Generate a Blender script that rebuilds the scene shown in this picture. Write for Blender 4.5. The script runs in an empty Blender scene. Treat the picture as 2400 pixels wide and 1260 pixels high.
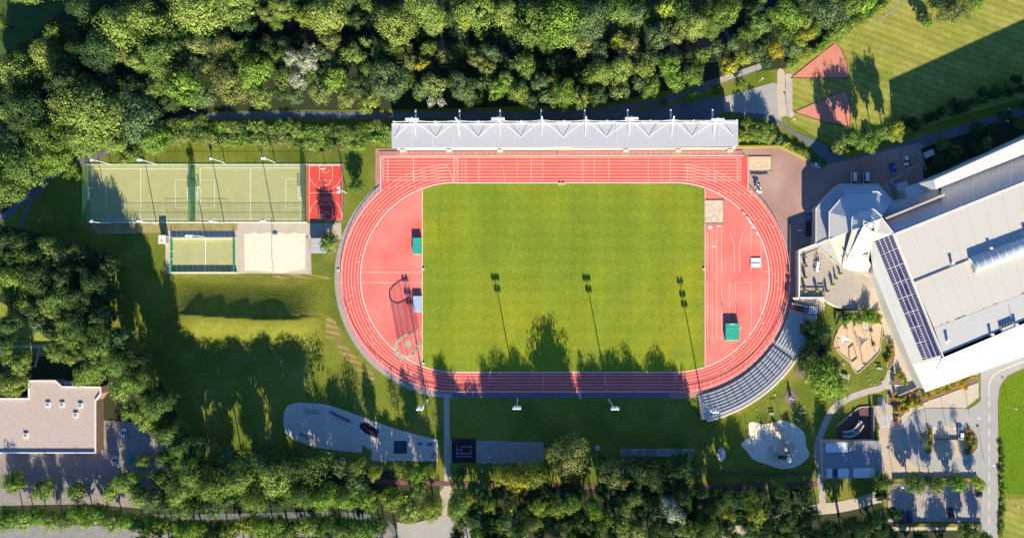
import bpy, math, random
import numpy as np
from mathutils import Vector, Matrix

sc = bpy.context.scene
col = sc.collection
R = math.radians
S = 6.05            # photo pixels per metre on the ground
CH = 260.0          # camera height
NU, NV = 1240.0, 630.0   # point straight below the camera, in photo pixels

# ------------------------------------------------------------------ camera, sky, sun, exposure
cam_d = bpy.data.cameras.new('camera')
cam = bpy.data.objects.new('camera', cam_d); col.objects.link(cam)
cam.location = ((NU - 1200) / S, 0, CH)
cam.rotation_euler = (0, 0, 0)
WID = 2400 / S
cam_d.sensor_width = 36
cam_d.lens = 36 * CH / WID
cam_d.shift_x = -((NU - 1200) / S) / WID
cam_d.clip_start = 1; cam_d.clip_end = 3000
sc.camera = cam

SUN_EL = 21.0
sdir = Vector((2.9, -15.5, 0)).normalized()      # towards the sun, in plan
w = bpy.data.worlds.new('World'); sc.world = w; w.use_nodes = True
nt = w.node_tree; bg = nt.nodes['Background']
sky = nt.nodes.new('ShaderNodeTexSky'); sky.sky_type = 'NISHITA'; sky.sun_disc = False
sky.sun_elevation = R(SUN_EL)
sky.sun_rotation = math.atan2(sdir.x, sdir.y)
nt.links.new(sky.outputs[0], bg.inputs[0]); bg.inputs[1].default_value = 0.085
sky.air_density = 1.0; sky.dust_density = 0.0; sky.ozone_density = 9.0
sd = bpy.data.lights.new('sun', 'SUN'); sd.energy = 5.0; sd.angle = R(0.5); sd.color = (1.0, 0.89, 0.655)
sun = bpy.data.objects.new('sun', sd); col.objects.link(sun)
tos = Vector((sdir.x * math.cos(R(SUN_EL)), sdir.y * math.cos(R(SUN_EL)), math.sin(R(SUN_EL))))
sun.rotation_euler = tos.to_track_quat('Z', 'Y').to_euler()
sc.view_settings.view_transform = 'Standard'; sc.view_settings.look = 'None'
sc.view_settings.gamma = 1; sc.view_settings.use_curve_mapping = False
sc.view_settings.exposure = 1.24
try:
    sc.cycles.max_bounces = 5; sc.cycles.diffuse_bounces = 3; sc.cycles.transparent_max_bounces = 12
except Exception: pass

rnd = random.Random(7)

# ------------------------------------------------------------------ coordinates
def W(u, v, h=0.0):
    """World point that stands at height h where the photo shows pixel (u, v)."""
    k = (CH - h) / CH
    uu = NU + (u - NU) * k; vv = NV + (v - NV) * k
    return Vector(((uu - 1200) / S, (630 - vv) / S, h))
def G(u, v): return W(u, v, 0)

# ------------------------------------------------------------------ materials
MATS = {}
def M(name, c, rough=0.85, c2=None, scale=0.6, amt=0.25, fine=4.0, fine_amt=0.12, metal=0.0, bump=0.0, bump_scale=3.0, spec=0.3):
    if name in MATS: return MATS[name]
    m = bpy.data.materials.new(name); m.use_nodes = True; MATS[name] = m
    n = m.node_tree.nodes; l = m.node_tree.links; b = n['Principled BSDF']
    b.inputs['Roughness'].default_value = rough; b.inputs['Metallic'].default_value = metal
    b.inputs['Specular IOR Level'].default_value = spec
    geo = n.new('ShaderNodeNewGeometry')
    n1 = n.new('ShaderNodeTexNoise'); n1.inputs['Scale'].default_value = scale; n1.inputs['Detail'].default_value = 5
    n2 = n.new('ShaderNodeTexNoise'); n2.inputs['Scale'].default_value = fine; n2.inputs['Detail'].default_value = 3
    l.new(geo.outputs['Position'], n1.inputs['Vector']); l.new(geo.outputs['Position'], n2.inputs['Vector'])
    ramp = n.new('ShaderNodeMapRange'); ramp.inputs['From Min'].default_value = 0.32; ramp.inputs['From Max'].default_value = 0.68
    l.new(n1.outputs['Fac'], ramp.inputs['Value'])
    mix = n.new('ShaderNodeMix'); mix.data_type = 'RGBA'
    c2 = c2 or tuple(x * (1 - amt) for x in c)
    mix.inputs[6].default_value = (*c, 1); mix.inputs[7].default_value = (*c2, 1)
    l.new(ramp.outputs[0], mix.inputs[0])
    mr = n.new('ShaderNodeMapRange'); mr.inputs['From Min'].default_value = 0.25; mr.inputs['From Max'].default_value = 0.75
    mr.inputs['To Min'].default_value = 1 - fine_amt; mr.inputs['To Max'].default_value = 1 + fine_amt
    l.new(n2.outputs['Fac'], mr.inputs['Value'])
    mul = n.new('ShaderNodeVectorMath'); mul.operation = 'SCALE'
    l.new(mix.outputs[2], mul.inputs[0]); l.new(mr.outputs[0], mul.inputs['Scale'])
    l.new(mul.outputs[0], b.inputs['Base Color'])
    if bump:
        n3 = n.new('ShaderNodeTexNoise'); n3.inputs['Scale'].default_value = bump_scale; n3.inputs['Detail'].default_value = 4
        l.new(geo.outputs['Position'], n3.inputs['Vector'])
        bp = n.new('ShaderNodeBump'); bp.inputs['Strength'].default_value = 1; bp.inputs['Distance'].default_value = bump
        l.new(n3.outputs['Fac'], bp.inputs['Height']); l.new(bp.outputs[0], b.inputs['Normal'])
    return m

def grass_mat(name, ca, cb, cc, big=0.035, mid=0.25, fine=2.5, stripes=None, bump=0.12):
    """Grass: two-scale patches of two greens, dry spots, fine grain, optional mowing stripes (direction, spacing, strength)."""
    m = bpy.data.materials.new(name); m.use_nodes = True; MATS[name] = m
    n = m.node_tree.nodes; l = m.node_tree.links; b = n['Principled BSDF']
    b.inputs['Roughness'].default_value = 0.9; b.inputs['Specular IOR Level'].default_value = 0.1
    geo = n.new('ShaderNodeNewGeometry')
    def noise(s, d=5):
        x = n.new('ShaderNodeTexNoise'); x.inputs['Scale'].default_value = s; x.inputs['Detail'].default_value = d
        l.new(geo.outputs['Position'], x.inputs['Vector']); return x
    def rng(src, a, c, t0=0, t1=1):
        x = n.new('ShaderNodeMapRange'); x.inputs['From Min'].default_value = a; x.inputs['From Max'].default_value = c
        x.inputs['To Min'].default_value = t0; x.inputs['To Max'].default_value = t1; l.new(src, x.inputs['Value']); return x.outputs[0]
    def mix(f, a, c):
        x = n.new('ShaderNodeMix'); x.data_type = 'RGBA'; l.new(f, x.inputs[0])
        for s, v in ((6, a), (7, c)):
            if isinstance(v, tuple): x.inputs[s].default_value = (*v, 1)
            else: l.new(v, x.inputs[s])
        return x.outputs[2]
    c1 = mix(rng(noise(big).outputs['Fac'], 0.38, 0.62), ca, cb)
    c1 = mix(rng(noise(mid).outputs['Fac'], 0.45, 0.75, 0, 0.8), c1, cc)
    f = rng(noise(fine, 6).outputs['Fac'], 0.25, 0.75, 0.72, 1.28)
    f2 = rng(noise(0.9, 3).outputs['Fac'], 0.3, 0.7, 0.9, 1.1)
    mm = n.new('ShaderNodeMath'); mm.operation = 'MULTIPLY'; l.new(f, mm.inputs[0]); l.new(f2, mm.inputs[1]); fac = mm.outputs[0]
    for (ang, sp, st) in (stripes or []):
        dp = n.new('ShaderNodeVectorMath'); dp.operation = 'DOT_PRODUCT'; l.new(geo.outputs['Position'], dp.inputs[0])
        dp.inputs[1].default_value = (math.cos(ang) * 2 * math.pi / sp, math.sin(ang) * 2 * math.pi / sp, 0)
        nz = noise(0.12, 2); ad = n.new('ShaderNodeMath'); ad.operation = 'MULTIPLY_ADD'
        l.new(nz.outputs['Fac'], ad.inputs[0]); ad.inputs[1].default_value = 3.0; l.new(dp.outputs['Value'], ad.inputs[2])
        si = n.new('ShaderNodeMath'); si.operation = 'SINE'; l.new(ad.outputs[0], si.inputs[0])
        r2 = rng(si.outputs[0], -1, 1, 1 - st, 1 + st)
        m2 = n.new('ShaderNodeMath'); m2.operation = 'MULTIPLY'; l.new(fac, m2.inputs[0]); l.new(r2, m2.inputs[1]); fac = m2.outputs[0]
    sc_ = n.new('ShaderNodeVectorMath'); sc_.operation = 'SCALE'; l.new(c1, sc_.inputs[0]); l.new(fac, sc_.inputs['Scale'])
    l.new(sc_.outputs[0], b.inputs['Base Color'])
    if bump:
        bp = n.new('ShaderNodeBump'); bp.inputs['Distance'].default_value = bump; bp.inputs['Strength'].default_value = 1
        l.new(noise(1.6, 6).outputs['Fac'], bp.inputs['Height']); l.new(bp.outputs[0], b.inputs['Normal'])
    return m

def leaf_mat():
    m = bpy.data.materials.new('leaf'); m.use_nodes = True
    n = m.node_tree.nodes; l = m.node_tree.links
    for x in list(n): n.remove(x)
    out = n.new('ShaderNodeOutputMaterial')
    oi = n.new('ShaderNodeObjectInfo'); geo = n.new('ShaderNodeNewGeometry')
    mr = n.new('ShaderNodeMapRange'); mr.inputs['To Min'].default_value = 0.55; mr.inputs['To Max'].default_value = 1.5
    l.new(geo.outputs['Random Per Island'], mr.inputs['Value'])
    nz = n.new('ShaderNodeTexNoise'); nz.inputs['Scale'].default_value = 0.45; l.new(geo.outputs['Position'], nz.inputs['Vector'])
    hs = n.new('ShaderNodeHueSaturation')
    h1 = n.new('ShaderNodeMapRange'); h1.inputs['From Min'].default_value = 0.3; h1.inputs['From Max'].default_value = 0.7
    h1.inputs['To Min'].default_value = 0.485; h1.inputs['To Max'].default_value = 0.515
    l.new(nz.outputs['Fac'], h1.inputs['Value']); l.new(h1.outputs[0], hs.inputs['Hue'])
    l.new(oi.outputs['Color'], hs.inputs['Color']); l.new(mr.outputs[0], hs.inputs['Value'])
    d = n.new('ShaderNodeBsdfDiffuse'); t = n.new('ShaderNodeBsdfTranslucent')
    tc = n.new('ShaderNodeMix'); tc.data_type = 'RGBA'; tc.blend_type = 'MULTIPLY'; tc.inputs[0].default_value = 1
    l.new(hs.outputs[0], tc.inputs[6]); tc.inputs[7].default_value = (1.1, 1.2, 0.5, 1)
    l.new(hs.outputs[0], d.inputs['Color']); l.new(tc.outputs[2], t.inputs['Color'])
    mx = n.new('ShaderNodeMixShader'); mx.inputs[0].default_value = 0.20
    l.new(d.outputs[0], mx.inputs[1]); l.new(t.outputs[0], mx.inputs[2]); l.new(mx.outputs[0], out.inputs[0])
    return m
LEAF = leaf_mat()

def net_mat(name, c, cover):
    """Woven net or wire mesh far too fine to resolve: covers a share of what lies behind."""
    m = bpy.data.materials.new(name); m.use_nodes = True; n = m.node_tree.nodes; l = m.node_tree.links
    b = n['Principled BSDF']; b.inputs['Base Color'].default_value = (*c, 1); b.inputs['Roughness'].default_value = 0.7
    b.inputs['Alpha'].default_value = cover
    return m

G_FIELD = grass_mat('field_grass', (0.175, 0.252, 0.022), (0.272, 0.292, 0.020), (0.150, 0.228, 0.024), big=0.020, mid=0.075, fine=1.9, stripes=[(0, 17, 0.05), (R(90), 5.2, 0.035), (0, 4.3, 0.02)], bump=0.0)
G_LAWN = grass_mat('lawn_grass', (0.185, 0.210, 0.026), (0.110, 0.155, 0.020), (0.270, 0.240, 0.060), mid=0.09, bump=0.10)
G_MEADOW = grass_mat('meadow_grass', (0.290, 0.285, 0.055), (0.230, 0.260, 0.040), (0.390, 0.340, 0.100), stripes=[(R(70), 2.6, 0.10), (R(66), 11, 0.08)], bump=0.05)
G_BRIGHT = grass_mat('crop_green', (0.100, 0.200, 0.007), (0.150, 0.225, 0.008), (0.085, 0.175, 0.010), fine=1.5, stripes=[(R(8), 1.4, 0.06)], bump=0.08)
G_MOUND = grass_mat('mound_grass', (0.190, 0.205, 0.022), (0.140, 0.165, 0.020), (0.230, 0.205, 0.050), bump=0.16)
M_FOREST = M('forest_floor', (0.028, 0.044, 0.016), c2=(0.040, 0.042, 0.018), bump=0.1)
M_TRACK = M('tartan_red', (0.78, 0.130, 0.105), c2=(0.66, 0.100, 0.085), scale=0.09, fine=2.2, fine_amt=0.09)
M_TRACK2 = M('tartan_pink', (0.78, 0.135, 0.112), c2=(0.86, 0.25, 0.205), scale=0.07, fine=1.2, fine_amt=0.05)
M_COURT = M('court_red', (0.70, 0.075, 0.055), scale=0.3, amt=0.1, fine_amt=0.05)
M_TURF = M('sand_turf', (0.385, 0.385, 0.165), c2=(0.43, 0.42, 0.205), scale=0.25, fine=3, fine_amt=0.07)
M_WHITE = M('white_paint', (0.80, 0.80, 0.78), amt=0.06, fine_amt=0.03)
M_LINE = M('line_paint', (0.80, 0.62, 0.52), amt=0.12, fine_amt=0.08)
M_LINEW = M('line_white', (0.80, 0.78, 0.74), amt=0.08, fine_amt=0.05)
M_ASPH = M('asphalt', (0.135, 0.150, 0.175), c2=(0.16, 0.17, 0.19), scale=0.3, fine=5, fine_amt=0.1)
M_ASPHL = M('pale_asphalt', (0.36, 0.345, 0.33), c2=(0.40, 0.38, 0.36), scale=0.15, fine=3, fine_amt=0.06)
M_PAVE = M('pale_paving', (0.56, 0.47, 0.37), c2=(0.50, 0.42, 0.34), scale=0.3, fine=3, fine_amt=0.08)
M_PAVE2 = M('beige_paving', (0.47, 0.38, 0.275), c2=(0.53, 0.44, 0.34), scale=0.2, fine=2.5, fine_amt=0.08)
M_REDPAVE = M('red_paving', (0.36, 0.200, 0.165), c2=(0.46, 0.30, 0.25), scale=0.07, fine=2.5, fine_amt=0.1)
M_ROSE = M('rose_paving', (0.50, 0.235, 0.200), c2=(0.42, 0.20, 0.17), scale=0.4, fine=3, fine_amt=0.08)
M_GRAVEL = M('gravel', (0.34, 0.30, 0.285), c2=(0.40, 0.33, 0.30), scale=0.5, fine=4, fine_amt=0.22, bump=0.06, bump_scale=5)
M_PATH = M('compact_path', (0.50, 0.43, 0.37), c2=(0.44, 0.38, 0.33), scale=0.5, fine=3, fine_amt=0.1)
M_SAND = M('pale_sand', (0.86, 0.72, 0.57), c2=(0.78, 0.65, 0.50), scale=0.8, fine=5, fine_amt=0.08, bump=0.10, bump_scale=2.2)
M_SANDP = M('play_sand', (0.62, 0.45, 0.30), c2=(0.68, 0.50, 0.345), scale=0.4, fine=4, fine_amt=0.06, bump=0.05)
M_SANDG = M('play_sand_pale', (0.86, 0.74, 0.58), c2=(0.78, 0.67, 0.52), scale=0.5, fine=4, fine_amt=0.08, bump=0.06)
M_SQUARE = M('play_gravel', (0.60, 0.54, 0.49), c2=(0.66, 0.55, 0.46), scale=0.5, fine=4, fine_amt=0.15)
M_BARK = M('bark', (0.12, 0.085, 0.06), scale=3)
M_MULCH = M('bark_mulch', (0.20, 0.115, 0.085), c2=(0.26, 0.16, 0.12), scale=1, fine=5, fine_amt=0.25, bump=0.05)
M_DARKPAVE = M('dark_brown_paving', (0.130, 0.060, 0.052), c2=(0.17, 0.085, 0.07), scale=0.5, fine=3)
M_PLUM = M('plum_surface', (0.055, 0.025, 0.040), scale=0.5)
M_CONC = M('concrete', (0.50, 0.49, 0.48), c2=(0.52, 0.50, 0.47), scale=0.5, fine=3, fine_amt=0.07)
M_CONCD = M('stained_concrete', (0.42, 0.42, 0.43), c2=(0.52, 0.51, 0.49), scale=0.6, fine=2.5, fine_amt=0.12)
M_CREAM = M('cream_wall', (0.72, 0.60, 0.46), amt=0.1)
M_ROOFW = M('white_roof', (0.72, 0.70, 0.66), c2=(0.68, 0.66, 0.62), scale=0.1, fine=2, fine_amt=0.02, rough=0.6)
M_ROOFB = M('beige_roof', (0.565, 0.535, 0.485), c2=(0.585, 0.545, 0.485), scale=0.06, fine=1.5, fine_amt=0.03, rough=0.75)
M_ROOFG = M('grey_roof', (0.50, 0.495, 0.485), c2=(0.53, 0.52, 0.50), scale=0.12, fine=1.5, fine_amt=0.03, rough=0.75)
M_STAND = M('stand_roof', (0.405, 0.415, 0.455), c2=(0.425, 0.435, 0.475), scale=0.08, fine=1.5, fine_amt=0.02, rough=0.6)
M_METALB = M('blue_grey_metal', (0.48, 0.50, 0.54), c2=(0.54, 0.56, 0.60), scale=0.3, rough=0.5)
M_STEEL = M('pale_steel', (0.70, 0.70, 0.72), rough=0.45, amt=0.1)
M_DARKM = M('dark_metal', (0.03, 0.033, 0.04), rough=0.5)
M_GREYM = M('grey_metal', (0.22, 0.23, 0.25), rough=0.5)
M_SOLAR = M('solar_cell', (0.030, 0.030, 0.135), c2=(0.045, 0.042, 0.175), scale=0.8, rough=0.35, spec=0.5)
M_GLASS = M('dark_glass', (0.02, 0.028, 0.04), rough=0.08, spec=0.8)
M_GLASSP = M('pale_glass', (0.28, 0.33, 0.36), rough=0.15, spec=0.7)
M_GREEN = M('green_paint', (0.03, 0.30, 0.20), rough=0.6, amt=0.1)
M_MATG = M('turquoise_cover', (0.035, 0.40, 0.29), c2=(0.03, 0.36, 0.26), scale=0.6, rough=0.6)
M_MATB = M('pale_blue_cover', (0.42, 0.52, 0.66), c2=(0.36, 0.46, 0.60), scale=0.8, rough=0.6)
M_GFENCE = M('fence_green', (0.03, 0.16, 0.08), rough=0.6)
M_TIMBER = M('timber', (0.34, 0.23, 0.13), c2=(0.28, 0.19, 0.11), scale=1.5)
M_PALEWOOD = M('pale_timber', (0.62, 0.50, 0.34), c2=(0.54, 0.43, 0.29), scale=1.5)
M_RUST = M('brown_red', (0.17, 0.05, 0.04), rough=0.7)
M_BLUEM = M('blue_mat', (0.02, 0.16, 0.42), rough=0.7)
M_WATER = M('stream_water', (0.008, 0.014, 0.022), rough=0.25, spec=0.5, scale=0.4)
M_TYRE = M('tyre', (0.015, 0.015, 0.016), rough=0.9)
M_ROCK = M('pale_stone', (0.62, 0.58, 0.52), scale=3)
M_BRICKR = M('pink_gravel_roof', (0.50, 0.40, 0.35), c2=(0.44, 0.35, 0.31), scale=0.8, fine=3, fine_amt=0.15)
N_GREEN = net_mat('green_wire_mesh', (0.05, 0.26, 0.13), 0.42)
N_DARK = net_mat('dark_ball_net', (0.04, 0.22, 0.12), 0.72)
N_CAGE = net_mat('cage_net', (0.20, 0.80, 0.55), 0.22)
N_ROLL = net_mat('gathered_net', (0.16, 0.55, 0.40), 0.6)
N_WHITE = net_mat('goal_net', (0.6, 0.7, 0.68), 0.22)

def paint(c):
    return M('car_paint_%d_%d_%d' % tuple(int(x * 100) for x in c), c, rough=0.3, amt=0.03, fine_amt=0.02, spec=0.6)

# ------------------------------------------------------------------ mesh builder
class MB:
    def __init__(s): s.v = []; s.f = []
    def poly(s, pts):
        i = len(s.v); s.v += [tuple(p) for p in pts]; s.f.append(tuple(range(i, i + len(pts)))); return s
    def box(s, c, sx, sy, z0, z1, rot=0, taper=1.0):
        cs, sn = math.cos(rot), math.sin(rot); i = len(s.v)
        for z, k in ((z0, 1.0), (z1, taper)):
            for a, b in ((-1, -1), (1, -1), (1, 1), (-1, 1)):
                x, y = a * sx / 2 * k, b * sy / 2 * k
                s.v.append((c[0] + x * cs - y * sn, c[1] + x * sn + y * cs, z))
        s.f += [(i+3, i+2, i+1, i), (i+4, i+5, i+6, i+7)] + [(i+a, i+(a+1) % 4, i+4+(a+1) % 4, i+4+a) for a in range(4)]
        return s
    def beam(s, p, q, w, h=None):
        p, q = Vector(p), Vector(q); d = (q - p)
        if d.length < 1e-6: return s
        d.normalize(); up = Vector((0, 0, 1)) if abs(d.z) < 0.95 else Vector((1, 0, 0))
        a = d.cross(up).normalized(); b = a.cross(d).normalized(); h = h or w; i = len(s.v)
        for e in (p, q):
            for x, y in ((-1, -1), (1, -1), (1, 1), (-1, 1)): s.v.append(tuple(e + a * x * w / 2 + b * y * h / 2))
        s.f += [(i, i+1, i+2, i+3), (i+7, i+6, i+5, i+4)] + [(i+(k+1) % 4, i+k, i+4+k, i+4+(k+1) % 4) for k in range(4)]
        return s
    def tube(s, p, q, r, r2=None, n=8):
        p, q = Vector(p), Vector(q); d = (q - p).normalized(); r2 = r if r2 is None else r2
        up = Vector((0, 0, 1)) if abs(d.z) < 0.95 else Vector((1, 0, 0))
        a = d.cross(up).normalized(); b = a.cross(d).normalized(); i = len(s.v)
        for e, rr in ((p, r), (q, r2)):
            for k in range(n):
                t = 2 * math.pi * k / n; s.v.append(tuple(e + (a * math.cos(t) + b * math.sin(t)) * rr))
        s.f += [(i+(k+1) % n, i+k, i+n+k, i+n+(k+1) % n) for k in range(n)] + [tuple(i+k for k in range(n)), tuple(i+n+n-1-k for k in range(n))]
        return s
    def prism(s, pts, z0, z1):
        """pts: (x, y) outline; z1 a number or one height per point."""
        n = len(pts); i = len(s.v)
        a = sum(pts[k][0] * pts[(k+1) % n][1] - pts[(k+1) % n][0] * pts[k][1] for k in range(n))
        if a < 0:
            pts = pts[::-1]
            if not isinstance(z1, (int, float)): z1 = z1[::-1]
        zt = [z1] * n if isinstance(z1, (int, float)) else z1
        s.v += [(p[0], p[1], z0) for p in pts] + [(p[0], p[1], zt[k]) for k, p in enumerate(pts)]
        s.f += [tuple(i+n-1-k for k in range(n)), tuple(i+n+k for k in range(n))] + [(i+k, i+(k+1) % n, i+n+(k+1) % n, i+n+k) for k in range(n)]
        return s
    def ribbon(s, pts, wd, z, closed=False):
        """Flat strip of width wd along 2-D points."""
        n = len(pts); P = [Vector((p[0], p[1])) for p in pts]; L = []; Rr = []
        for k in range(n):
            a = P[(k-1) % n] if (closed or k > 0) else P[k]; b = P[(k+1) % n] if (closed or k < n-1) else P[k]
            d = (b - a); d = d.normalized() if d.length > 1e-9 else Vector((1, 0)); o = Vector((-d.y, d.x)) * wd / 2
            L.append(P[k] + o); Rr.append(P[k] - o)
        i = len(s.v); s.v += [(p.x, p.y, z) for p in L] + [(p.x, p.y, z) for p in Rr]
        for k in range(n if closed else n-1):
            j = (k+1) % n; s.f.append((i+n+k, i+n+j, i+j, i+k))
        return s
    def wallstrip(s, pts, wd, z0, z1):
        n = len(pts); P = [Vector((p[0], p[1])) for p in pts]; L = []; Rr = []
        for k in range(n):
            a = P[max(k-1, 0)]; b = P[min(k+1, n-1)]; d = (b - a).normalized(); o = Vector((-d.y, d.x)) * wd / 2
            L.append(P[k] + o); Rr.append(P[k] - o)
        i = len(s.v); s.v += [(p.x, p.y, z) for z in (z0, z1) for g in (L, Rr) for p in g]
        for k in range(n-1):
            a, b, c, d = i+k, i+n+k, i+2*n+k, i+3*n+k
            s.f += [(c, d, d+1, c+1)][::1] and [(d, d+1, c+1, c), (a+1, a, c, c+1), (b, b+1, d+1, d)]
        s.f += [(i, i+n, i+3*n, i+2*n), (i+2*n-1, i+n-1, i+3*n-1, i+4*n-1)]
        return s
    def ball(s, c, r, sz=1.0, n=8, m=5):
        i = len(s.v)
        for a in range(m+1):
            t = math.pi * a / m
            for k in range(n):
                p = 2 * math.pi * k / n
                s.v.append((c[0] + r*math.sin(t)*math.cos(p), c[1] + r*math.sin(t)*math.sin(p), c[2] + r*sz*math.cos(t)))
        s.f += [(i+a*n+k, i+(a+1)*n+k, i+(a+1)*n+(k+1) % n, i+a*n+(k+1) % n) for a in range(m) for k in range(n)]
        return s
    def mesh(s, name, mat, smooth=False):
        me = bpy.data.meshes.new(name); me.from_pydata(s.v, [], s.f); me.materials.append(mat)
        if smooth: me.polygons.foreach_set('use_smooth', [True] * len(me.polygons))
        me.update(); return me
    def build(s, name, mat, parent=None, smooth=False):
        o = bpy.data.objects.new(name, s.mesh(name, mat, smooth)); col.objects.link(o)
        if parent:
            o.parent = parent; o.matrix_parent_inverse = Matrix.Translation(parent.location).inverted() if parent.rotation_euler.z == 0 else (Matrix.Translation(parent.location) @ Matrix.Rotation(parent.rotation_euler.z, 4, 'Z')).inverted()
        return o

THINGS = []
def tag(o, label, cat, group=None):
    o['label'] = label; o['category'] = cat
    if group: o['group'] = group
    THINGS.append(o); return o
def thing(name, label, cat, loc=(0, 0, 0), rotz=0, group=None):
    o = bpy.data.objects.new(name, None); col.objects.link(o); o.empty_display_size = 0.5
    o.location = loc; o.rotation_euler = (0, 0, rotz); return tag(o, label, cat, group)
def structure(o): o['kind'] = 'structure'; return o
def stuff(o): o['kind'] = 'stuff'; return o
def link_part(name, me, parent, loc=(0, 0, 0), rot=0, sc_=None):
    o = bpy.data.objects.new(name, me); col.objects.link(o); o.parent = parent; o.location = loc; o.rotation_euler = (0, 0, rot)
    if sc_: o.scale = sc_
    return o
def copy_thing(t, label, loc, rotz=0, scale=None):
    r = t.copy(); col.objects.link(r); r.location = loc; r.rotation_euler = (0, 0, rotz); r['label'] = label
    if scale: r.scale = scale
    for ch in t.children:
        c = ch.copy(); col.objects.link(c); c.parent = r
        for g in ch.children:
            d = g.copy(); col.objects.link(d); d.parent = c
    THINGS.append(r); return r

ZL = [0.0]
def sheet(name, pts, mat, z, parent=None):
    """Flat ground sheet from photo pixels."""
    b = MB(); q = [G(*p) for p in pts]; n = len(q)
    a = sum(q[k].x * q[(k+1) % n].y - q[(k+1) % n].x * q[k].y for k in range(n))
    if a < 0: q = q[::-1]
    b.poly([(p.x, p.y, z) for p in q]); o = b.build(name, mat, parent)
    return structure(o) if parent is None else o
def smooth_line(pts, k=6, closed=False):
    """Catmull-Rom through photo points."""
    out = []; n = len(pts)
    for i in range(n if closed else n-1):
        p0 = pts[(i-1) % n] if closed or i > 0 else pts[i]; p1 = pts[i]; p2 = pts[(i+1) % n]
        p3 = pts[(i+2) % n] if closed or i+2 < n else p2
        for j in range(k):
            t = j / k; t2, t3 = t*t, t*t*t
            out.append(tuple(0.5*((2*p1[a]) + (-p0[a]+p2[a])*t + (2*p0[a]-5*p1[a]+4*p2[a]-p3[a])*t2 + (-p0[a]+3*p1[a]-3*p2[a]+p3[a])*t3) for a in (0, 1)))
    if not closed: out.append(tuple(pts[-1]))
    return out
def path(name, pts, width_px, mat, z, k=5):
    b = MB(); b.ribbon([G(*p) for p in smooth_line(pts, k)], width_px / S, z); return structure(b.build(name, mat))
def rect(u0, v0, u1, v1): return [(u0, v0), (u1, v0), (u1, v1), (u0, v1)]
def arc(cu, cv, r, a0, a1, n=32):
    """Photo pixels; angle 0 = right, 90 = up."""
    return [(cu + r*math.cos(R(a0 + (a1-a0)*i/n)), cv - r*math.sin(R(a0 + (a1-a0)*i/n))) for i in range(n+1)]

# ================================================================== GROUND
g = MB(); g.poly([(-600, -600, 0), (600, -600, 0), (600, 600, 0), (-600, 600, 0)])
structure(g.build('ground', G_LAWN))
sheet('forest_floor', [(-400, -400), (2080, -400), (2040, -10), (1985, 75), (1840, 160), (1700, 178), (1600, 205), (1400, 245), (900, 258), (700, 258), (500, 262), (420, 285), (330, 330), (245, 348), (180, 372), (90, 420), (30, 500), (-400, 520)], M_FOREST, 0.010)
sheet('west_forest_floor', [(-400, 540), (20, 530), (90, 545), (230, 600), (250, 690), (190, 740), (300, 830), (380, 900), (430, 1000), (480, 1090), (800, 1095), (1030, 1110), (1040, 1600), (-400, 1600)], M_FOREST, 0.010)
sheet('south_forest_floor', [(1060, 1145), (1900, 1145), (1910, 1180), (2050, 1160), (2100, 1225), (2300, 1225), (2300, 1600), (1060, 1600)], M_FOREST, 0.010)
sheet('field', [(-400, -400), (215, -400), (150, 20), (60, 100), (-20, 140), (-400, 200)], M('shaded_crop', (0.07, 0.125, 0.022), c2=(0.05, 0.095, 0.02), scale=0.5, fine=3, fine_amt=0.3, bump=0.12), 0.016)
sheet('meadow', [(1838, 165), (1985, 78), (2060, 25), (2100, -5), (2200, -100), (2900, -300), (2900, 60), (2400, 228), (2200, 288), (2080, 330), (1965, 352), (1860, 290), (1845, 250)], G_MEADOW, 0.016)
sheet('clearing', [(-30, 690), (40, 730), (90, 780), (150, 815), (150, 835), (-30, 830)], G_MEADOW, 0.016)
path('stream', [(-100, 260), (90, 230), (233, 147), (277, 110), (340, 70), (417, 43), (467, 67), (560, 85), (700, 68), (780, 75), (857, 67), (950, 97), (1067, 103), (1130, 100), (1210, 125), (1333, 130), (1430, 140), (1533, 130), (1617, 108), (1720, 73), (1790, 30), (1850, -60)], 30, M_WATER, 0.022)

# mound with a steep shaded north side
def mound():
    b = MB(); nx, ny = 70, 50; u0, u1, v0, v1 = 375, 775, 648, 830
    for j in range(ny+1):
        for i in range(nx+1):
            u = u0 + (u1-u0)*i/nx; v = v0 + (v1-v0)*j/ny
            rid = 738 + 6*math.sin(u*0.012); c = (u-575)/190.0
            ex = max(0.0, 1 - abs(c)**3.0); ex = ex*ex*(3-2*ex)
            t = (rid - v)/84 if v < rid else (v - rid)/88
            t = min(1, abs(t)); pr = 1 - t*t*(3-2*t)
            if v < rid: pr = (math.sqrt(((1-t)**1.45)**2+.0036)-.06) if t < 1 else 0; pr *= 1 - .10*max(0, 1-t/.12)**2
            z = 4.2*ex*pr*(1+.03*math.sin(u*.03))
            p = G(u, v); b.v.append((p.x, p.y, 0.012 + z if 0 < i < nx and 0 < j < ny else -0.05))
    for j in range(ny):
        for i in range(nx):
            a = j*(nx+1)+i; b.f.append((a, a+nx+1, a+nx+2, a+1))
    structure(b.build('hill', G_MOUND, smooth=True))
mound()

G_DRY = grass_mat('dry_grass', (0.330, 0.240, 0.090), (0.250, 0.215, 0.050), (0.200, 0.205, 0.030), big=.15, mid=.5, stripes=[(R(75), 2.2, 0.22)], bump=.1)
sheet('dry_patch', smooth_line([(712, 745), (740, 735), (775, 742), (790, 760), (800, 790), (775, 792), (742, 792), (720, 775)], 3, True), G_DRY, 0.020)
sheet('dry_patch', smooth_line([(790, 800), (812, 810), (850, 855), (880, 880), (866, 892), (830, 860), (800, 830)], 3, True), G_DRY, 0.020)
sheet('dry_patch', smooth_line([(640, 645), (700, 640), (770, 648), (760, 655), (690, 652), (650, 654)], 3, True), G_DRY, 0.020)
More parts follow.
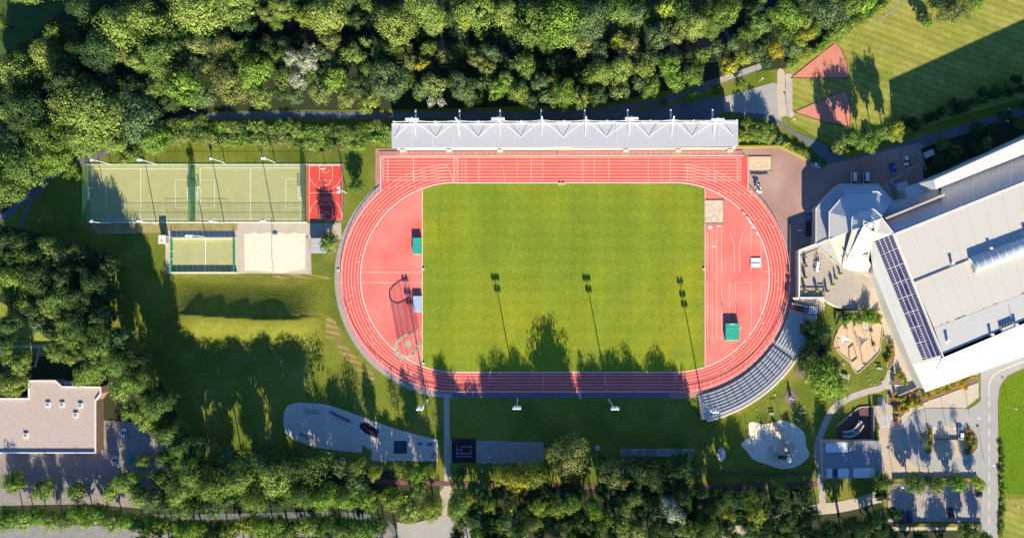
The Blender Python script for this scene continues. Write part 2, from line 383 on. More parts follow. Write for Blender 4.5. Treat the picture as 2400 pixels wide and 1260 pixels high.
# ------------------------------------------------------------------ paths and paved areas
path('path', [(-60, 520), (0, 512), (45, 478), (95, 430), (150, 398), (215, 372), (260, 350), (330, 312), (400, 285), (470, 275), (600, 270), (760, 270), (900, 272), (1100, 270), (1300, 268), (1500, 248), (1600, 222), (1690, 188), (1740, 172), (1785, 155)], 15, M_ASPH, 0.030)
path('side_path', [(45, 540), (70, 480), (115, 425)], 9, M_ASPH, 0.024)
path('sunlit_path', [(1688, 188), (1740, 170), (1786, 154)], 13, M_ASPHL, 0.036)  # path's sunlit end, its light put into a paler asphalt colour
sheet('service_road', [(1040, 280), (1500, 262), (1620, 236), (1700, 226), (1812, 194), (1826, 198), (1832, 290), (1870, 312), (1960, 350), (1985, 372), (2120, 335), (2400, 250), (2900, 95), (2900, 140), (2400, 292), (2160, 350), (2060, 372), (1990, 398), (1950, 398), (1900, 345), (1815, 285), (1700, 262), (1650, 285), (1040, 292)], M_ASPHL if False else M_ASPH, 0.034)
sheet('plaza', [(1694, 228), (1812, 194), (1826, 198), (1832, 285), (1800, 268), (1700, 262)], M_ASPHL, 0.040)
sheet('yard', [(1732, 344), (1826, 346), (1938, 386), (2010, 372), (2150, 335), (2170, 345), (2165, 430), (2100, 475), (1960, 600), (1880, 700), (1858, 720), (1840, 700), (1835, 560), (1750, 440), (1750, 366)], M_REDPAVE, 0.042)
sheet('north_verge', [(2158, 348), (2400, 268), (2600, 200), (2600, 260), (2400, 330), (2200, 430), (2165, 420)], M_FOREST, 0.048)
sheet('grandstand_pavement', [(880, 348), (1740, 346), (1740, 366), (893, 366), (893, 448), (880, 452)], M_ROSE, 0.046)
# grey path round the track
def ring(r0, r1, a0, a1, cu, cv=650, n=40):
    return arc(cu, cv, r1, a0, a1, n) + arc(cu, cv, r0, a1, a0, n)
sheet('perimeter_path', ring(262, 283, 118, 272, 1067), M_GRAVEL, 0.050)
sheet('lower_perimeter_path', [(1060, 908), (1585, 908), (1585, 932), (1060, 932)], M_ASPH, 0.051)
sheet('east_perimeter_path', ring(262, 284, -92, 8, 1581), M_ROSE, 0.052)
sheet('walkway', [(1040, 925), (1053, 925), (1056, 1140), (1066, 1152), (1050, 1170), (1042, 1300), (1036, 1300), (1036, 1170), (1030, 1152), (1041, 1140)], M_PATH, 0.054)
path('running_path', [(830, 1120), (900, 1128), (1040, 1132), (1300, 1136), (1600, 1138), (1930, 1133)], 11, M('dusky_running_path', (0.20, 0.09, 0.10), scale=0.5), 0.056)
path('lower_path', [(1690, 1252), (1800, 1225), (1900, 1196), (1960, 1188), (2010, 1178), (2050, 1166), (2075, 1160)], 26, M_PAVE, 0.058)
path('garden_path', [(2088, 868), (2070, 905), (2035, 916), (1990, 932), (1955, 955), (1937, 985), (1925, 1015), (1917, 1040), (1916, 1070), (1924, 1100), (1922, 1125), (1926, 1150), (1928, 1190)], 15, M_PATH, 0.060)
path('forest_drive', [(360, 1212), (600, 1208), (780, 1205), (880, 1215), (925, 1245), (945, 1300)], 14, M_ASPH, 0.054)
sheet('forest_junction', [(930, 1222), (960, 1228), (1042, 1205), (1110, 1228), (1110, 1300), (940, 1300)], M_ASPHL, 0.062)
# courts strip
sheet('dry_path', [(210, 524), (728, 522), (800, 515), (800, 540), (786, 592), (728, 545), (556, 545), (390, 545), (230, 548)], M('dry_worn_grass', (0.40, 0.30, 0.16), c2=(0.26, 0.24, 0.06), scale=0.25, fine=2, fine_amt=0.15), 0.030)
sheet('court_surround', rect(388, 540, 574, 641), M_PAVE, 0.036)
sheet('beach_surround', [(556, 524), (727, 522), (730, 642), (560, 640)], M_PAVE, 0.038)
sheet('sand', [(572, 548)] + [(572+150*i/30, 546+1.5*math.sin(i)) for i in range(1, 30)] + [(716, 560), (716, 630), (700, 633), (660, 640), (600, 634), (574, 634)], M_SAND, 0.060)
sheet('shelter_apron', rect(728, 523, 800, 560), M_PAVE2, 0.034)

# ------------------------------------------------------------------ athletics ground
RI, LN = 221.0, 7.43
L_C, R_C = 1067.0, 1581.0
outer = arc(L_C, 650, RI+50, 130.2, 270, 60) + arc(R_C, 650, RI+50, -90, 50.2, 60) + [(1753, 440), (1753, 366), (893, 366), (893, 441)]
tr = sheet('running_track', outer, M_TRACK, 0.070)
infield = arc(L_C, 650, RI, 90, 270, 60) + arc(R_C, 650, RI, -90, 90, 60)
sheet('infield', infield, M_TRACK2, 0.078)
xl, xr = 990.5, 1651.5
def vy(u, c): return math.sqrt(RI*RI - (u-c)**2)
aL = math.degrees(math.acos((xl-L_C)/RI)); aR = math.degrees(math.acos((xr-R_C)/RI))
fld = arc(L_C, 650, RI-1, aL, 90, 10) + arc(R_C, 650, RI-1, 90, aR, 10) + arc(R_C, 650, RI-1, -aR, -90, 10) + arc(L_C, 650, RI-1, -90, -aL, 10)
sheet('lawn', fld, G_FIELD, 0.086)
# lines: one child object of the track per kind of line
b = MB(); zt = 0.088
def rib(b, pts, wpx, z): b.ribbon([G(*p) for p in pts], wpx/S, z)
for k in range(1, 7):
    r = RI + LN*k
    pts = arc(L_C, 650, r, 92, 270, 70)[(0):] ; rib(b, pts, 1.0, zt)
    pts = arc(R_C, 650, r, -90, 90 if k < 1 else 92, 70); rib(b, pts, 1.0, zt)
    rib(b, [(L_C, 650+r), (R_C, 650+r)], 1.0, zt+0.002)
for k in range(1, 9):
    y = 429.5-LN*k; rib(b, [(896, y), (1738, y)], 1.0, zt+0.004)
b.build('lane_line', M_LINE, tr)
b = MB()
rib(b, arc(L_C, 650, RI+1, 90, 270, 80)+arc(R_C, 650, RI+1, -90, 34, 60), 1.9, zt+0.006)
rib(b, arc(R_C, 650, RI+1, 46, 90, 20)+[(L_C, 429)], 1.9, zt+0.006)
b.build('kerb_line', M_LINEW, tr)
b = MB()
rib(b, [(890, 366.5), (1745, 365)], 1.6, zt+0.008); rib(b, [(892.5, 366), (892.5, 447), (880, 456)], 1.6, zt+0.008); rib(b, [(1753, 368), (1753, 445), (1762, 453)], 1.2, zt+0.008)
b.build('edge_line', M_LINEW, tr)
b = MB()
for u, a, c, wd in [(1064, 367, 429, 1.6), (909, 371, 429, 1.3), (969, 369, 429, 1.2), (1074, 370, 429, .6), (1083, 370, 429, .6), (1090, 370, 429, .6), (1093.5, 370, 429, .6), (1121, 370, 429, .8), (1125, 370, 429, .5),
                    (1212, 370, 429, .7), (1245, 370, 429, .9), (1272, 370, 429, .6), (1366, 370, 429, 1.0), (1393, 370, 429, .8), (1427, 370, 429, .8), (1519, 370, 429, .8), (1549, 370, 429, .7), (1571, 369, 429, .9), (1611, 384, 425, 1), (1674, 370, 429, .8), (1735, 370, 427, .7),
                    (1067, 872, 917, .9), (1273, 872, 917, .8), (1581, 872, 917, .8), (1418, 873, 900, .7)]:
    rib(b, [(u, a), (u, c)], wd, zt+0.010)
rib(b, [(1418, 872), (1420, 896), (1424, 917)], .7, zt+0.012); rib(b, [(1578, 873), (1597, 915)], .6, zt+0.012)
rib(b, [(1043, 385), (1052, 398), (1058, 410), (1062, 425)], .9, zt+0.012); rib(b, [(1175, 384), (1180, 400), (1183, 428)], .9, zt+0.012)
for side, c in ((1, R_C), (-1, L_C)):      # staggers: short cross lines over one lane
    for k, angs in enumerate([(62, 38, 6, -22, -50), (59, 36, 2, -27, -53), (56, 34, -2, -31, -57), (53, 31.5, -6, -35, -61), (50, 29, -10, -40, -66), (47, 27, -14, -45, -71)]):
        for a in angs:
            if side < 0: a = 180 - a - (7 if a > 0 else -4)
            r0, r1 = RI+LN*k, RI+LN*(k+1)
            rib(b, [(c+r0*math.cos(R(a)), 650-r0*math.sin(R(a))), (c+r1*math.cos(R(a)), 650-r1*math.sin(R(a)))], 1.0, zt+0.012)
for i, u in enumerate([1100, 1145, 1230, 1330, 1460, 1497, 1525, 1548]):
    k = i % 6; rib(b, [(u, 872+LN*k), (u, 872+LN*(k+1))], .7, zt+0.012)
b.build('cross_line', M_LINE, tr)
# painted lane digits, eight at each end and at the start
def digits(u, rot, name):
    for k in range(8):
        cu = bpy.data.curves.new('lane_digit', 'FONT'); cu.body = str(k+1); cu.size = 1.15; cu.align_x = 'CENTER'; cu.align_y = 'CENTER'; cu.materials.append(M_LINEW)
        o = bpy.data.objects.new('lane_number', cu); col.objects.link(o); o.parent = tr
        p = G(u, 429.5-LN*(k+0.5)); o.location = (p.x, p.y, zt+0.014); o.rotation_euler = (0, 0, rot)
digits(1070, R(-90), 'a'); digits(1729, R(90), 'b'); digits(897.5, R(-90), 'c')
# markings in the two D areas and round the field
b = MB()
rib(b, [(990, 446), (990, 854)], 1.6, zt); rib(b, [(1652.5, 444), (1652.5, 856)], 1.5, zt)
rib(b, [(847, 638), (989, 638)], 1.0, zt); rib(b, [(847, 662), (989, 662)], 1.0, zt)
for u, a, c in [(1658.5, 544, 636), (1669, 530, 636), (1680, 530, 800), (1691, 528, 636), (1658.5, 662, 798), (1669, 662, 798), (1691, 700, 798)]:
    rib(b, [(u, a), (u, c)], 0.8, zt+0.002)
rib(b, [(1669, 566), (1680, 566)], .8, zt+0.004)
rib(b, [(1711, 545), (1721, 577), (1721, 637), (1691, 637), (1691, 560)], .8, zt+0.004)
rib(b, [(1741, 545), (1733, 577), (1733, 637), (1760, 637), (1760, 530), (1752, 508), (1745, 500)], .8, zt+0.004)
rib(b, [(1784, 565), (1784, 637), (1800, 637)], .8, zt+0.004)
rib(b, [(1691, 700), (1691, 661), (1710, 661), (1710, 735), (1707, 752)], .8, zt+0.004)
rib(b, [(1760, 661), (1723, 661), (1723, 735), (1727, 752)], .8, zt+0.004)
rib(b, [(1760, 661), (1761, 760), (1756, 785), (1745, 803)], .8, zt+0.006)
rib(b, [(1784, 750), (1784, 661), (1801, 661)], .8, zt+0.006)
mk = b.build('field_event_line', M_LINE, tr)
b = MB()
for (u, v, a, c) in [(1674, 577.5, 9, 2.2), (1664, 532, 9, 5), (1685, 530, 8, 3), (1664, 536, 8, 2)]:
    b.poly([(*G(u-a/2, v+c/2).xy, zt+0.006), (*G(u+a/2, v+c/2).xy, zt+0.006), (*G(u+a/2, v-c/2).xy, zt+0.006), (*G(u-a/2, v-c/2).xy, zt+0.006)])
b.build('take_off_board', M_LINEW, tr)
# throwing circle and sector
cp = G(956.5, 805)
tc = thing('throwing_circle', 'pale concrete throwing circle set in the red surface inside the green net cage', 'throwing circle', (cp.x, cp.y, 0))
b = MB(); b.prism([(cp.x+1.35*math.cos(2*math.pi*i/32), cp.y+1.35*math.sin(2*math.pi*i/32)) for i in range(32)], 0.05, 0.100); b.build('slab', M_PAVE, tc)
b = MB(); rib(b, [(964, 801), (989, 776)], .7, zt+0.002); rib(b, [(965, 804), (989, 802)], .7, zt+0.002); b.build('sector_line', M_LINE, tc)

# sand pits
def pit(u0, v0, u1, v1, label, matc):
    c = G((u0+u1)/2, (v0+v1)/2); t = thing('sand_pit', label, 'sand pit', (c.x, c.y, 0), group='long jump sand pits')
    b = MB(); n = 14; i0 = 0
    for j in range(n+1):
        for i in range(n+1):
            p = G(u0+(u1-u0)*i/n, v0+(v1-v0)*j/n); b.v.append((p.x, p.y, 0.17+rnd.uniform(-.05, .05)))
    for j in range(n):
        for i in range(n):
            a = j*(n+1)+i; b.f.append((a, a+n+1, a+n+2, a+1))
    stuff(b.build('sand_bed', matc, t, True))
    for p, q in (((u0, v0), (u1, v0)), ((u1, v0), (u1, v1)), ((u1, v1), (u0, v1))):
        bb = MB(); P, Q = G(*p), G(*q); bb.beam((P.x, P.y, 0.13), (Q.x, Q.y, 0.13), 0.22, 0.26); bb.build('kerb', M('pit_kerb', (0.30, 0.20, 0.16)), t)
pit(1754, 367, 1808, 401, 'raked yellow sand pit at the end of the straight on the paved yard', M('pit_sand', (0.72, 0.55, 0.38), c2=(0.62, 0.46, 0.30), scale=0.7, bump=0.1))
pit(1653, 469, 1696, 524, 'smooth pale sand pit beside the grass field inside the bend', M('pit_sand_pale', (0.72, 0.57, 0.42), bump=0.05))

# ================================================================== SPORTS HALL
def gpt(p): return (p.x, p.y)
def roof_quad(b, pts): b.poly([W(*p) for p in pts]); return b
def volume(b, top, z0):
    """Solid under a polygon of (u, v, h) photo points: walls down to z0, roof on top."""
    q = [W(*p) for p in top]
    a = sum(q[k].x*q[(k+1) % len(q)].y - q[(k+1) % len(q)].x*q[k].y for k in range(len(q)))
    if a < 0: q = q[::-1]
    n = len(q); i = len(b.v)
    b.v += [(p.x, p.y, z0) for p in q] + [tuple(p) for p in q]
    b.f += [tuple(i+n-1-k for k in range(n))] + [(i+k, i+(k+1) % n, i+n+(k+1) % n, i+n+k) for k in range(n)]
    return b, q
def slab(name, top, th, mat, parent):
    """Roof sheet with thickness th."""
    q = [W(*p) for p in top]
    a = sum(q[k].x*q[(k+1) % len(q)].y - q[(k+1) % len(q)].x*q[k].y for k in range(len(q)))
    if a < 0: q = q[::-1]
    n = len(q); b = MB(); b.v = [tuple(p) for p in q] + [(p.x, p.y, p.z-th) for p in q]
    b.f = [tuple(range(n)), tuple(2*n-1-k for k in range(n))] + [(n+k, n+(k+1) % n, (k+1) % n, k) for k in range(n)]
    return b.build(name, mat, parent)

hall = thing('sports_hall', 'huge sports hall with a pale flat roof, solar panels and white sloping south side', 'sports hall', (*gpt(G(2300, 640)), 0))
HR = 14.0
slab('main_roof', [(2096, 549, HR), (2640, 331, HR), (2640, 459, HR), (2142, 660, HR)], 0.5, M_ROOFB, hall)
slab('main_roof', [(2143, 661.5, HR-.25), (2640, 460.5, HR-.25), (2640, 594, HR-.25), (2190, 768, HR-.25)], 0.5, M_ROOFB, hall)
slab('south_roof', [(2190, 769, HR-.45), (2640, 595, HR-.45), (2640, 650, HR-.45), (2211, 829, HR-.45)], 0.5, M_ROOFG, hall)
slab('white_slope', [(2208, 839, HR+.25), (2640, 657, HR+.25), (2640, 747, 7.5), (2169, 918, 7.5)], 0.3, M_ROOFW, hall)
slab('roof_strip', [(2050, 566, 11.5), (2096, 549, HR-.02), (2208, 838, HR-.02), (2163, 850, 11.0)], 0.3, M_ROOFB, hall)
slab('roof_strip', [(2163.5, 850, 10.95), (2208, 838.5, HR-.02), (2169, 918, 7.6), (2136, 850, 8.6)], 0.3, M_ROOFG, hall)
slab('roof_strip', [(2040, 585, 9.6), (2049.5, 566, 11.4), (2162.5, 850, 10.9), (2135.5, 850, 8.5), (2047, 636, 8.8)], 0.3, M_ROOFG, hall)
seam_m = M('standing_seam_roof', (0.40, 0.42, 0.47), c2=(0.34, 0.36, 0.41), scale=1.2, fine=6, fine_amt=0.2, rough=0.55)
slab('north_slope', [(2070, 514, 9.8), (2206, 458, 9.6), (2206, 504.5, HR-.1), (2096, 548, HR-.1)], 0.3, seam_m, hall)
slab('north_slope', [(2206, 504.5, HR-.1), (2206, 440, 8.6), (2640, 270, 8.6), (2640, 330, HR-.1)], 0.3, M('standing_seam_roof', (0.42, 0.43, 0.46), c2=(0.36, 0.37, 0.40), scale=1.2, fine=6, fine_amt=0.2, rough=0.55), hall)
slab('north_strip', [(2187, 422, 16), (2193, 444, 16), (2640, 267, 16), (2640, 218, 16)], 0.4, M_ROOFW, hall)
slab('low_roof', [(2058, 510, 8), (2075, 512, 8), (2210, 459, 8), (2200, 445, 8), (2187, 423, 8), (2151, 429, 8), (2122, 443, 8), (2127, 463, 8), (2097, 476, 8), (2088, 478, 8)], 0.4, M_METALB, hall)
for k in range(14):     # seams of the north slope
    t = (k+0.5)/14; bb = MB(); p = W(2208+(2620-2208)*t, 440+(279-440)*t, 8.7); q = W(2208+(2620-2208)*t, 503+(337-503)*t, HR-.05)
    bb.beam(p+Vector((0, 0, .12)), q+Vector((0, 0, .12)), .16, .12); bb.build('seam', M_STEEL, hall)
bb = MB(); bb.beam(W(2071, 513, 11.4), W(2210, 457, 11.4), 0.7, 2.6); bb.build('parapet', M_PAVE, hall)
slab('hip_roof', [(2150, 430, 9.2), (2186.5, 422, 15.7), (2192.5, 444, 15.7)], .25, M_ROOFW, hall)
bb = MB(); bb.beam(W(2142, 660, HR+.15), W(2640, 459.5, HR+.15), 0.35, 0.3); bb.build('ridge_joint', M_GREYM, hall)
bb = MB(); bb.beam(W(2096, 549, HR+.1), W(2211, 836, HR+.1), 0.4, 0.25); bb.build('verge_trim', M_WHITE, hall)
bb = MB(); bb.beam(W(2094, 549, HR+.1), W(2640, 331, HR+.1), 0.35, 0.25); bb.build('eaves_trim', M_WHITE, hall)
# walls
wp = [(2046, 588, 8), (2074, 525, 8), (2194, 463, 8), (2640, 285, 8), (2640, 742, 7.2), (2169, 912, 7.0), (2052, 640, 8)]
bb = MB(); volume(bb, wp, 0); bb.build('wall', M_ROOFG, hall)
bb = MB(); volume(bb, [(2188, 424, 15.6), (2194, 443, 15.6), (2640, 268, 15.6), (2640, 220, 15.6)], 0); bb.build('wall', M_ROOFG, hall)
bb = MB(); volume(bb, [(2059, 511, 7.5), (2075, 511, 7.5), (2194, 463, 7.5), (2194, 443, 7.5), (2187, 424, 7.5), (2151, 430, 7.5), (2123, 444, 7.5), (2127, 462, 7.5), (2097, 475, 7.5)], 0); bb.build('wall', M_ROOFG, hall)
bb = MB(); volume(bb, [(2098, 551, HR-.5), (2640, 333, HR-.5), (2640, 652, HR-.9), (2205, 826, HR-.9)], 7); bb.build('wall', M_ROOFG, hall)
for k in range(1, 13):
    bb = MB(); t = k/13; p = W(2096+(2640-2096)*t, 549+(331-549)*t, HR+.02); q = W(2142+(2640-2142)*t, 660+(459-660)*t, HR+.02); bb.beam(p, q, .09, .05); bb.build('membrane_seam', M('seam_beige', (.535, .505, .46)), hall)
    bb = MB(); p = W(2144+(2640-2144)*t, 662+(461-662)*t, HR-.23); q = W(2190+(2640-2190)*t, 767+(593-767)*t, HR-.23); bb.beam(p, q, .09, .05); bb.build('membrane_seam', M('seam_beige', (.50, .47, .43)), hall)
for k in range(26):      # moss and dirt gathered along the roof step
    t = rnd.random(); p = W(2190+(2640-2190)*t, 767+(593-767)*t, HR-.22); q = p + Vector((.93, .37, 0))*rnd.uniform(.6, 3.0); bb = MB(); bb.beam(p, q, rnd.uniform(.12, .4), .03); bb.build('dirt_streak', M('roof_dirt', (.42, .34, .24)), hall)
# solar panels: eight blocks of four columns by six rows
so = [(2051, 570, 11.6), (2093, 553, 13.9), (2206, 834, 13.9), (2162, 846, 11.2)]
P00, P10, P11, P01 = [W(*p)+Vector((0, 0, .30)) for p in so]
pm = None
for blk in range(8):
    for r_ in range(6):
        for c_ in range(4):
            t0 = (blk + (r_+0.2)/6.3)/8; t1 = (blk + (r_+0.84)/6.3)/8; s0 = (c_+.08)/4; s1 = (c_+.90)/4
            def bi(s, t): return (P00*(1-s)+P10*s)*(1-t)+(P01*(1-s)+P11*s)*t
            q = [bi(s0, t0), bi(s1, t0), bi(s1, t1), bi(s0, t1)]; bb = MB()
            bb.v = [tuple(p) for p in q]+[tuple(p-Vector((0, 0, .12))) for p in q]
            bb.f = [(3, 2, 1, 0), (4, 5, 6, 7)]+[(k, (k+1) % 4, 4+(k+1) % 4, 4+k) for k in range(4)]
            bb.build('solar_panel', M_SOLAR, hall)
# barrel skylight
bb = MB(); n = 12; A, B = (2275, 622, HR), (2640, 487, HR); a0, b0 = W(*A), W(*B); d = (b0-a0).normalized(); o = Vector((-d.y, d.x, 0)); rr = 3.0
for e in (a0, b0):
    for k in range(n+1):
        t = math.pi*k/n; bb.v.append(tuple(e + o*math.cos(t)*rr + Vector((0, 0, HR*0 + math.sin(t)*2.2))))
bb.f = [(k, k+1, n+2+k, n+1+k) for k in range(n)] + [tuple(range(n+1)), tuple(range(2*n+1, n, -1))]
sk = bb.build('skylight', M('skylight_glazing', (0.52, 0.58, 0.60), rough=0.25, spec=0.6, amt=0.08), hall, True)
L = (b0-a0).length
for j in range(22):
    e = a0 + d*(L*(j+.5)/22); bb = MB()
    pr = [e + o*math.cos(math.pi*k/8)*(rr+.04) + Vector((0, 0, math.sin(math.pi*k/8)*2.25)) for k in range(9)]
    for k in range(8): bb.beam(pr[k], pr[k+1], .14, .1)
    bb.build('glazing_bar', M_WHITE, sk)
def vent(u, v, h, s=0.9, hh=1.2, name='roof_vent', label=None):
    p = W(u, v, h); bb = MB(); bb.box(p, s, s*.8, h-.1, h+hh); bb.box(p, s*1.25, s, h+hh, h+hh+.15); bb.build('vent', M_STEEL, hall)
for u, v, h in [(2229, 617, HR), (2318, 582, HR), (2401, 545, HR), (2219, 797, HR-.4), (2321, 783, HR-.4), (2378, 760, HR-.4)]: vent(u, v, h)
# plant recess on the south roof
p = W(2358, 765, HR-.4); bb = MB(); bb.box(p, 5.0, 2.6, HR-.5, HR+.3, R(22)); bb.build('plant_housing', M_GREYM, hall)
for k in range(4):
    q = p + Vector((math.cos(R(22))*(k-1.5)*1.1, math.sin(R(22))*(k-1.5)*1.1, 0)); bb = MB(); bb.tube((q.x, q.y, HR+.3), (q.x, q.y, HR+.65), .4, n=10); bb.build('fan', M_STEEL, hall)
bb = MB(); q = W(2372, 757, HR-.4); bb.tube(q, q+Vector((0, 0, 2.6)), .09); bb.beam(q+Vector((-1.4, -.4, .5)), q+Vector((1.4, .4, .5)), .3); bb.build('aerial', M_STEEL, hall)
q = W(2160, 448, 8); bb = MB(); bb.box(q, 1.0, .6, 8, 8.7, R(22)); bb.build('vent', M_WHITE, hall)
q = W(2182, 447, 8); bb = MB(); bb.box(q, .5, .5, 8, 8.5); bb.build('vent', M_WHITE, hall)

# ------------------------------------------------------------------ octagonal pavilion in front of the hall
M_PAVR = M('pavilion_cream_roof', (.40, .385, .35), c2=(.43, .41, .37), scale=.2, rough=.75)
pav = thing('entrance_pavilion', 'stepped octagonal pavilion roof rising to a small glazed lantern by the hall', 'pavilion', (*gpt(G(1980, 540)), 0))
ap = (2033, 523); AH = 17.0
Lo = [(1912, 572), (1912, 489), (1966, 432), (2058, 432), (2097, 475), (2077, 511)]
Mo = [(1943, 560), (1943, 497), (1984, 450), (2058, 449), (2085, 478), (2067, 509)]
Uo = [(1996, 540), (1996, 512), (2016, 492), (2048, 490), (2067, 507)]
def seams(b, a, c, d, e, n):
    A, B, C_, D = [W(*x) for x in (a, c, d, e)]
    for k in range(1, n):
        t = k/n; b.beam(A*(1-t)+D*t+Vector((0, 0, .01)), B*(1-t)+C_*t+Vector((0, 0, .01)), .10, .05)
bs = MB()
for i in range(5):
    m = M_ROOFG if i == 0 else M_METALB; m2 = m
    slab('lower_roof', [(*Lo[i], 5.8), (*Lo[i+1], 5.8), (*Mo[i+1], 6.8), (*Mo[i], 6.8)], .25, m, pav)
    slab('middle_roof', [(*Mo[i], 9.3), (*Mo[i+1], 9.3), (*(Uo[min(i+1, 4)]), 12.0), (*(Uo[min(i, 4)]), 12.0)], .25, m, pav) if i < 4 else slab('middle_roof', [(*Mo[4], 9.3), (*Mo[5], 9.3), (*Uo[4], 10.9)], .25, m, pav)
    q = [W(*Mo[i], 6.8), W(*Mo[i+1], 6.8), W(*Mo[i+1], 9.25), W(*Mo[i], 9.25)]; bb = MB(); bb.poly(q); bb.build('riser', M_GREYM, pav)
    if i < 4:
        slab('upper_roof', [(*Uo[i], 13.6), (*Uo[i+1], 13.6), (*ap, AH)], .25, m, pav)
        q = [W(*Uo[i], 10.6), W(*Uo[i+1], 10.6), W(*Uo[i+1], 13.5), W(*Uo[i], 13.5)]; bb = MB(); bb.poly(q); bb.build('riser', M_GREYM, pav)
for (a, c, d, e, n) in [((*Lo[0], 5.8), (*Mo[0], 6.8), (*Mo[1], 6.8), (*Lo[1], 5.8), 22), ((*Mo[0], 9.3), (*Uo[0], 10.9), (*Uo[1], 10.9), (*Mo[1], 9.3), 18), ((*Mo[1], 9.3), (*Uo[1], 10.9), (*Uo[2], 10.9), (*Mo[2], 9.3), 16), ((*Lo[1], 5.8), (*Mo[1], 6.8), (*Mo[2], 6.8), (*Lo[2], 5.8), 16)]:
    seams(bs, a, c, d, e, n)
stuff(bs.build('roof_seam', M('seam_grey', (0.34, 0.34, 0.35)), pav))
for i, rim in enumerate((Lo[:5], Mo, Uo)):
    h = (5.9, 9.45, 13.75)[i]
    for k in range(len(rim)-1):
        bb = MB(); bb.beam(W(*rim[k], h), W(*rim[k+1], h), .28, .28); bb.build('eaves_trim', M_STEEL, pav)
for q_ in ([(1912, 573, 5.7), (1943, 561, 6.9), (1971, 626, 5.7)], [(1943, 561, 9.2), (1996, 541, 10.9), (1971, 626, 5.75)], [(1996, 541, 13.5), (2024, 531, 16.2), (1971, 626, 5.8)]): slab('south_roof', q_, .25, M_PAVR, pav)
slab('south_roof', [(1972, 626, 5.7), (2024, 532, 16.3), (1999, 604, 8.2), (1984, 619, 6.2)], .25, M_PAVR, pav)
slab('ridge_fin', [(2023, 531, 17.4), (2055, 546, 15.4), (2007, 617, 8.0), (1984, 609, 8.0)], .3, M_WHITE, pav)
slab('south_roof', [(2068, 511, 13.2), (2096, 549, 13.9), (2050, 566, 11.4), (2056, 546, 13.0)], .25, M_ROOFB, pav)
slab('south_roof', [(2034, 524, 16.6), (2067, 510, 13.3), (2056, 546, 13.1)], .2, M_ROOFB, pav)
slab('south_roof', [(2056, 546, 12.9), (2050, 566, 11.3), (2040, 586, 9.5), (2036, 608, 8.3), (2008, 612, 7.9)], .2, M_PAVR, pav)
slab('canopy', [(1975, 627, 4.6), (1988, 609, 8.0), (2035, 609, 8.0), (2041, 621, 6.4), (2033, 635, 4.2), (2001, 634, 4.2)], .3, M_WHITE, pav)
for a, c in (((1912, 573, 5.95), (1943, 561, 7.1)), ((1943, 561, 9.5), (1996, 541, 11.1)), ((1996, 541, 13.8), (2026, 530, 16.5)), ((2066, 509, 13.5), (2097, 549, 14.1)), ((1971, 627, 5.9), (1912, 573, 5.9))):
    bb = MB(); bb.beam(W(*a), W(*c), .22, .15); bb.build('verge_trim', M_WHITE, pav)
for a, c in (((1945, 562, 7.4), (1978, 608, 7.2)), ((1995, 545, 13), (2013, 563, 12.6)), ((1978, 590, 9.2), (1990, 606, 8.4)), ((1995, 601, 9.2), (2037, 600, 9.5))):
    bb = MB(); bb.beam(W(*a), W(*c), .16, .5); bb.build('snow_guard', M_GREYM, pav)
lan = W(*ap, 16.3)
b = MB(); b.tube(lan, lan+Vector((0, 0, 1.2)), 2.1, 2.1, 8); la = b.build('lantern', M_GLASSP, pav)
for k in range(8):
    t = 2*math.pi*k/8+R(22.5); q = lan+Vector((2.15*math.cos(t), 2.15*math.sin(t), 1.25)); bb = MB()
    bb.beam(q, lan+Vector((0, 0, 2.4)), .26, .2); t2 = t+2*math.pi/8
    bb.beam(q, lan+Vector((2.15*math.cos(t2), 2.15*math.sin(t2), 1.25)), .26, .26); bb.build('glazing_bar', M_WHITE, la)
bb = MB(); n = 8
for k in range(8):
    t = 2*math.pi*k/8+R(22.5); t2 = t+2*math.pi/8
    bb.poly([lan+Vector((2.1*math.cos(t), 2.1*math.sin(t), 1.22)), lan+Vector((2.1*math.cos(t2), 2.1*math.sin(t2), 1.22)), lan+Vector((0, 0, 2.35))])
bb.build('pane', M_GLASSP, la)
bb = MB(); bb.ball(lan+Vector((0, 0, 2.5)), .35); bb.build('finial', M_WHITE, la)
bb = MB(); volume(bb, [(1913.5, 572, 5.3), (1913.5, 490, 5.3), (1967, 434, 5.3), (2057, 434, 5.3), (2095, 475, 5.3), (2075, 512, 7), (2048, 590, 8), (2035, 632, 4), (1972, 624, 5.3)], 0); bb.build('wall', M('pavilion_wall', (0.5, 0.46, 0.42)), pav)
bb = MB(); volume(bb, [(1945, 560, 9), (1945, 498, 9), (1985, 451, 9), (2057, 450, 9), (2084, 478, 9), (2066, 509, 9), (2024, 532, 9)], 5.3); bb.build('wall', M_GREYM, pav)
bb = MB(); volume(bb, [(1998, 538, 13.3), (1998, 514, 13.3), (2017, 494, 13.3), (2046, 492, 13.3), (2063, 508, 13.3), (2035, 526, 13.3)], 9); bb.build('wall', M_GREYM, pav)

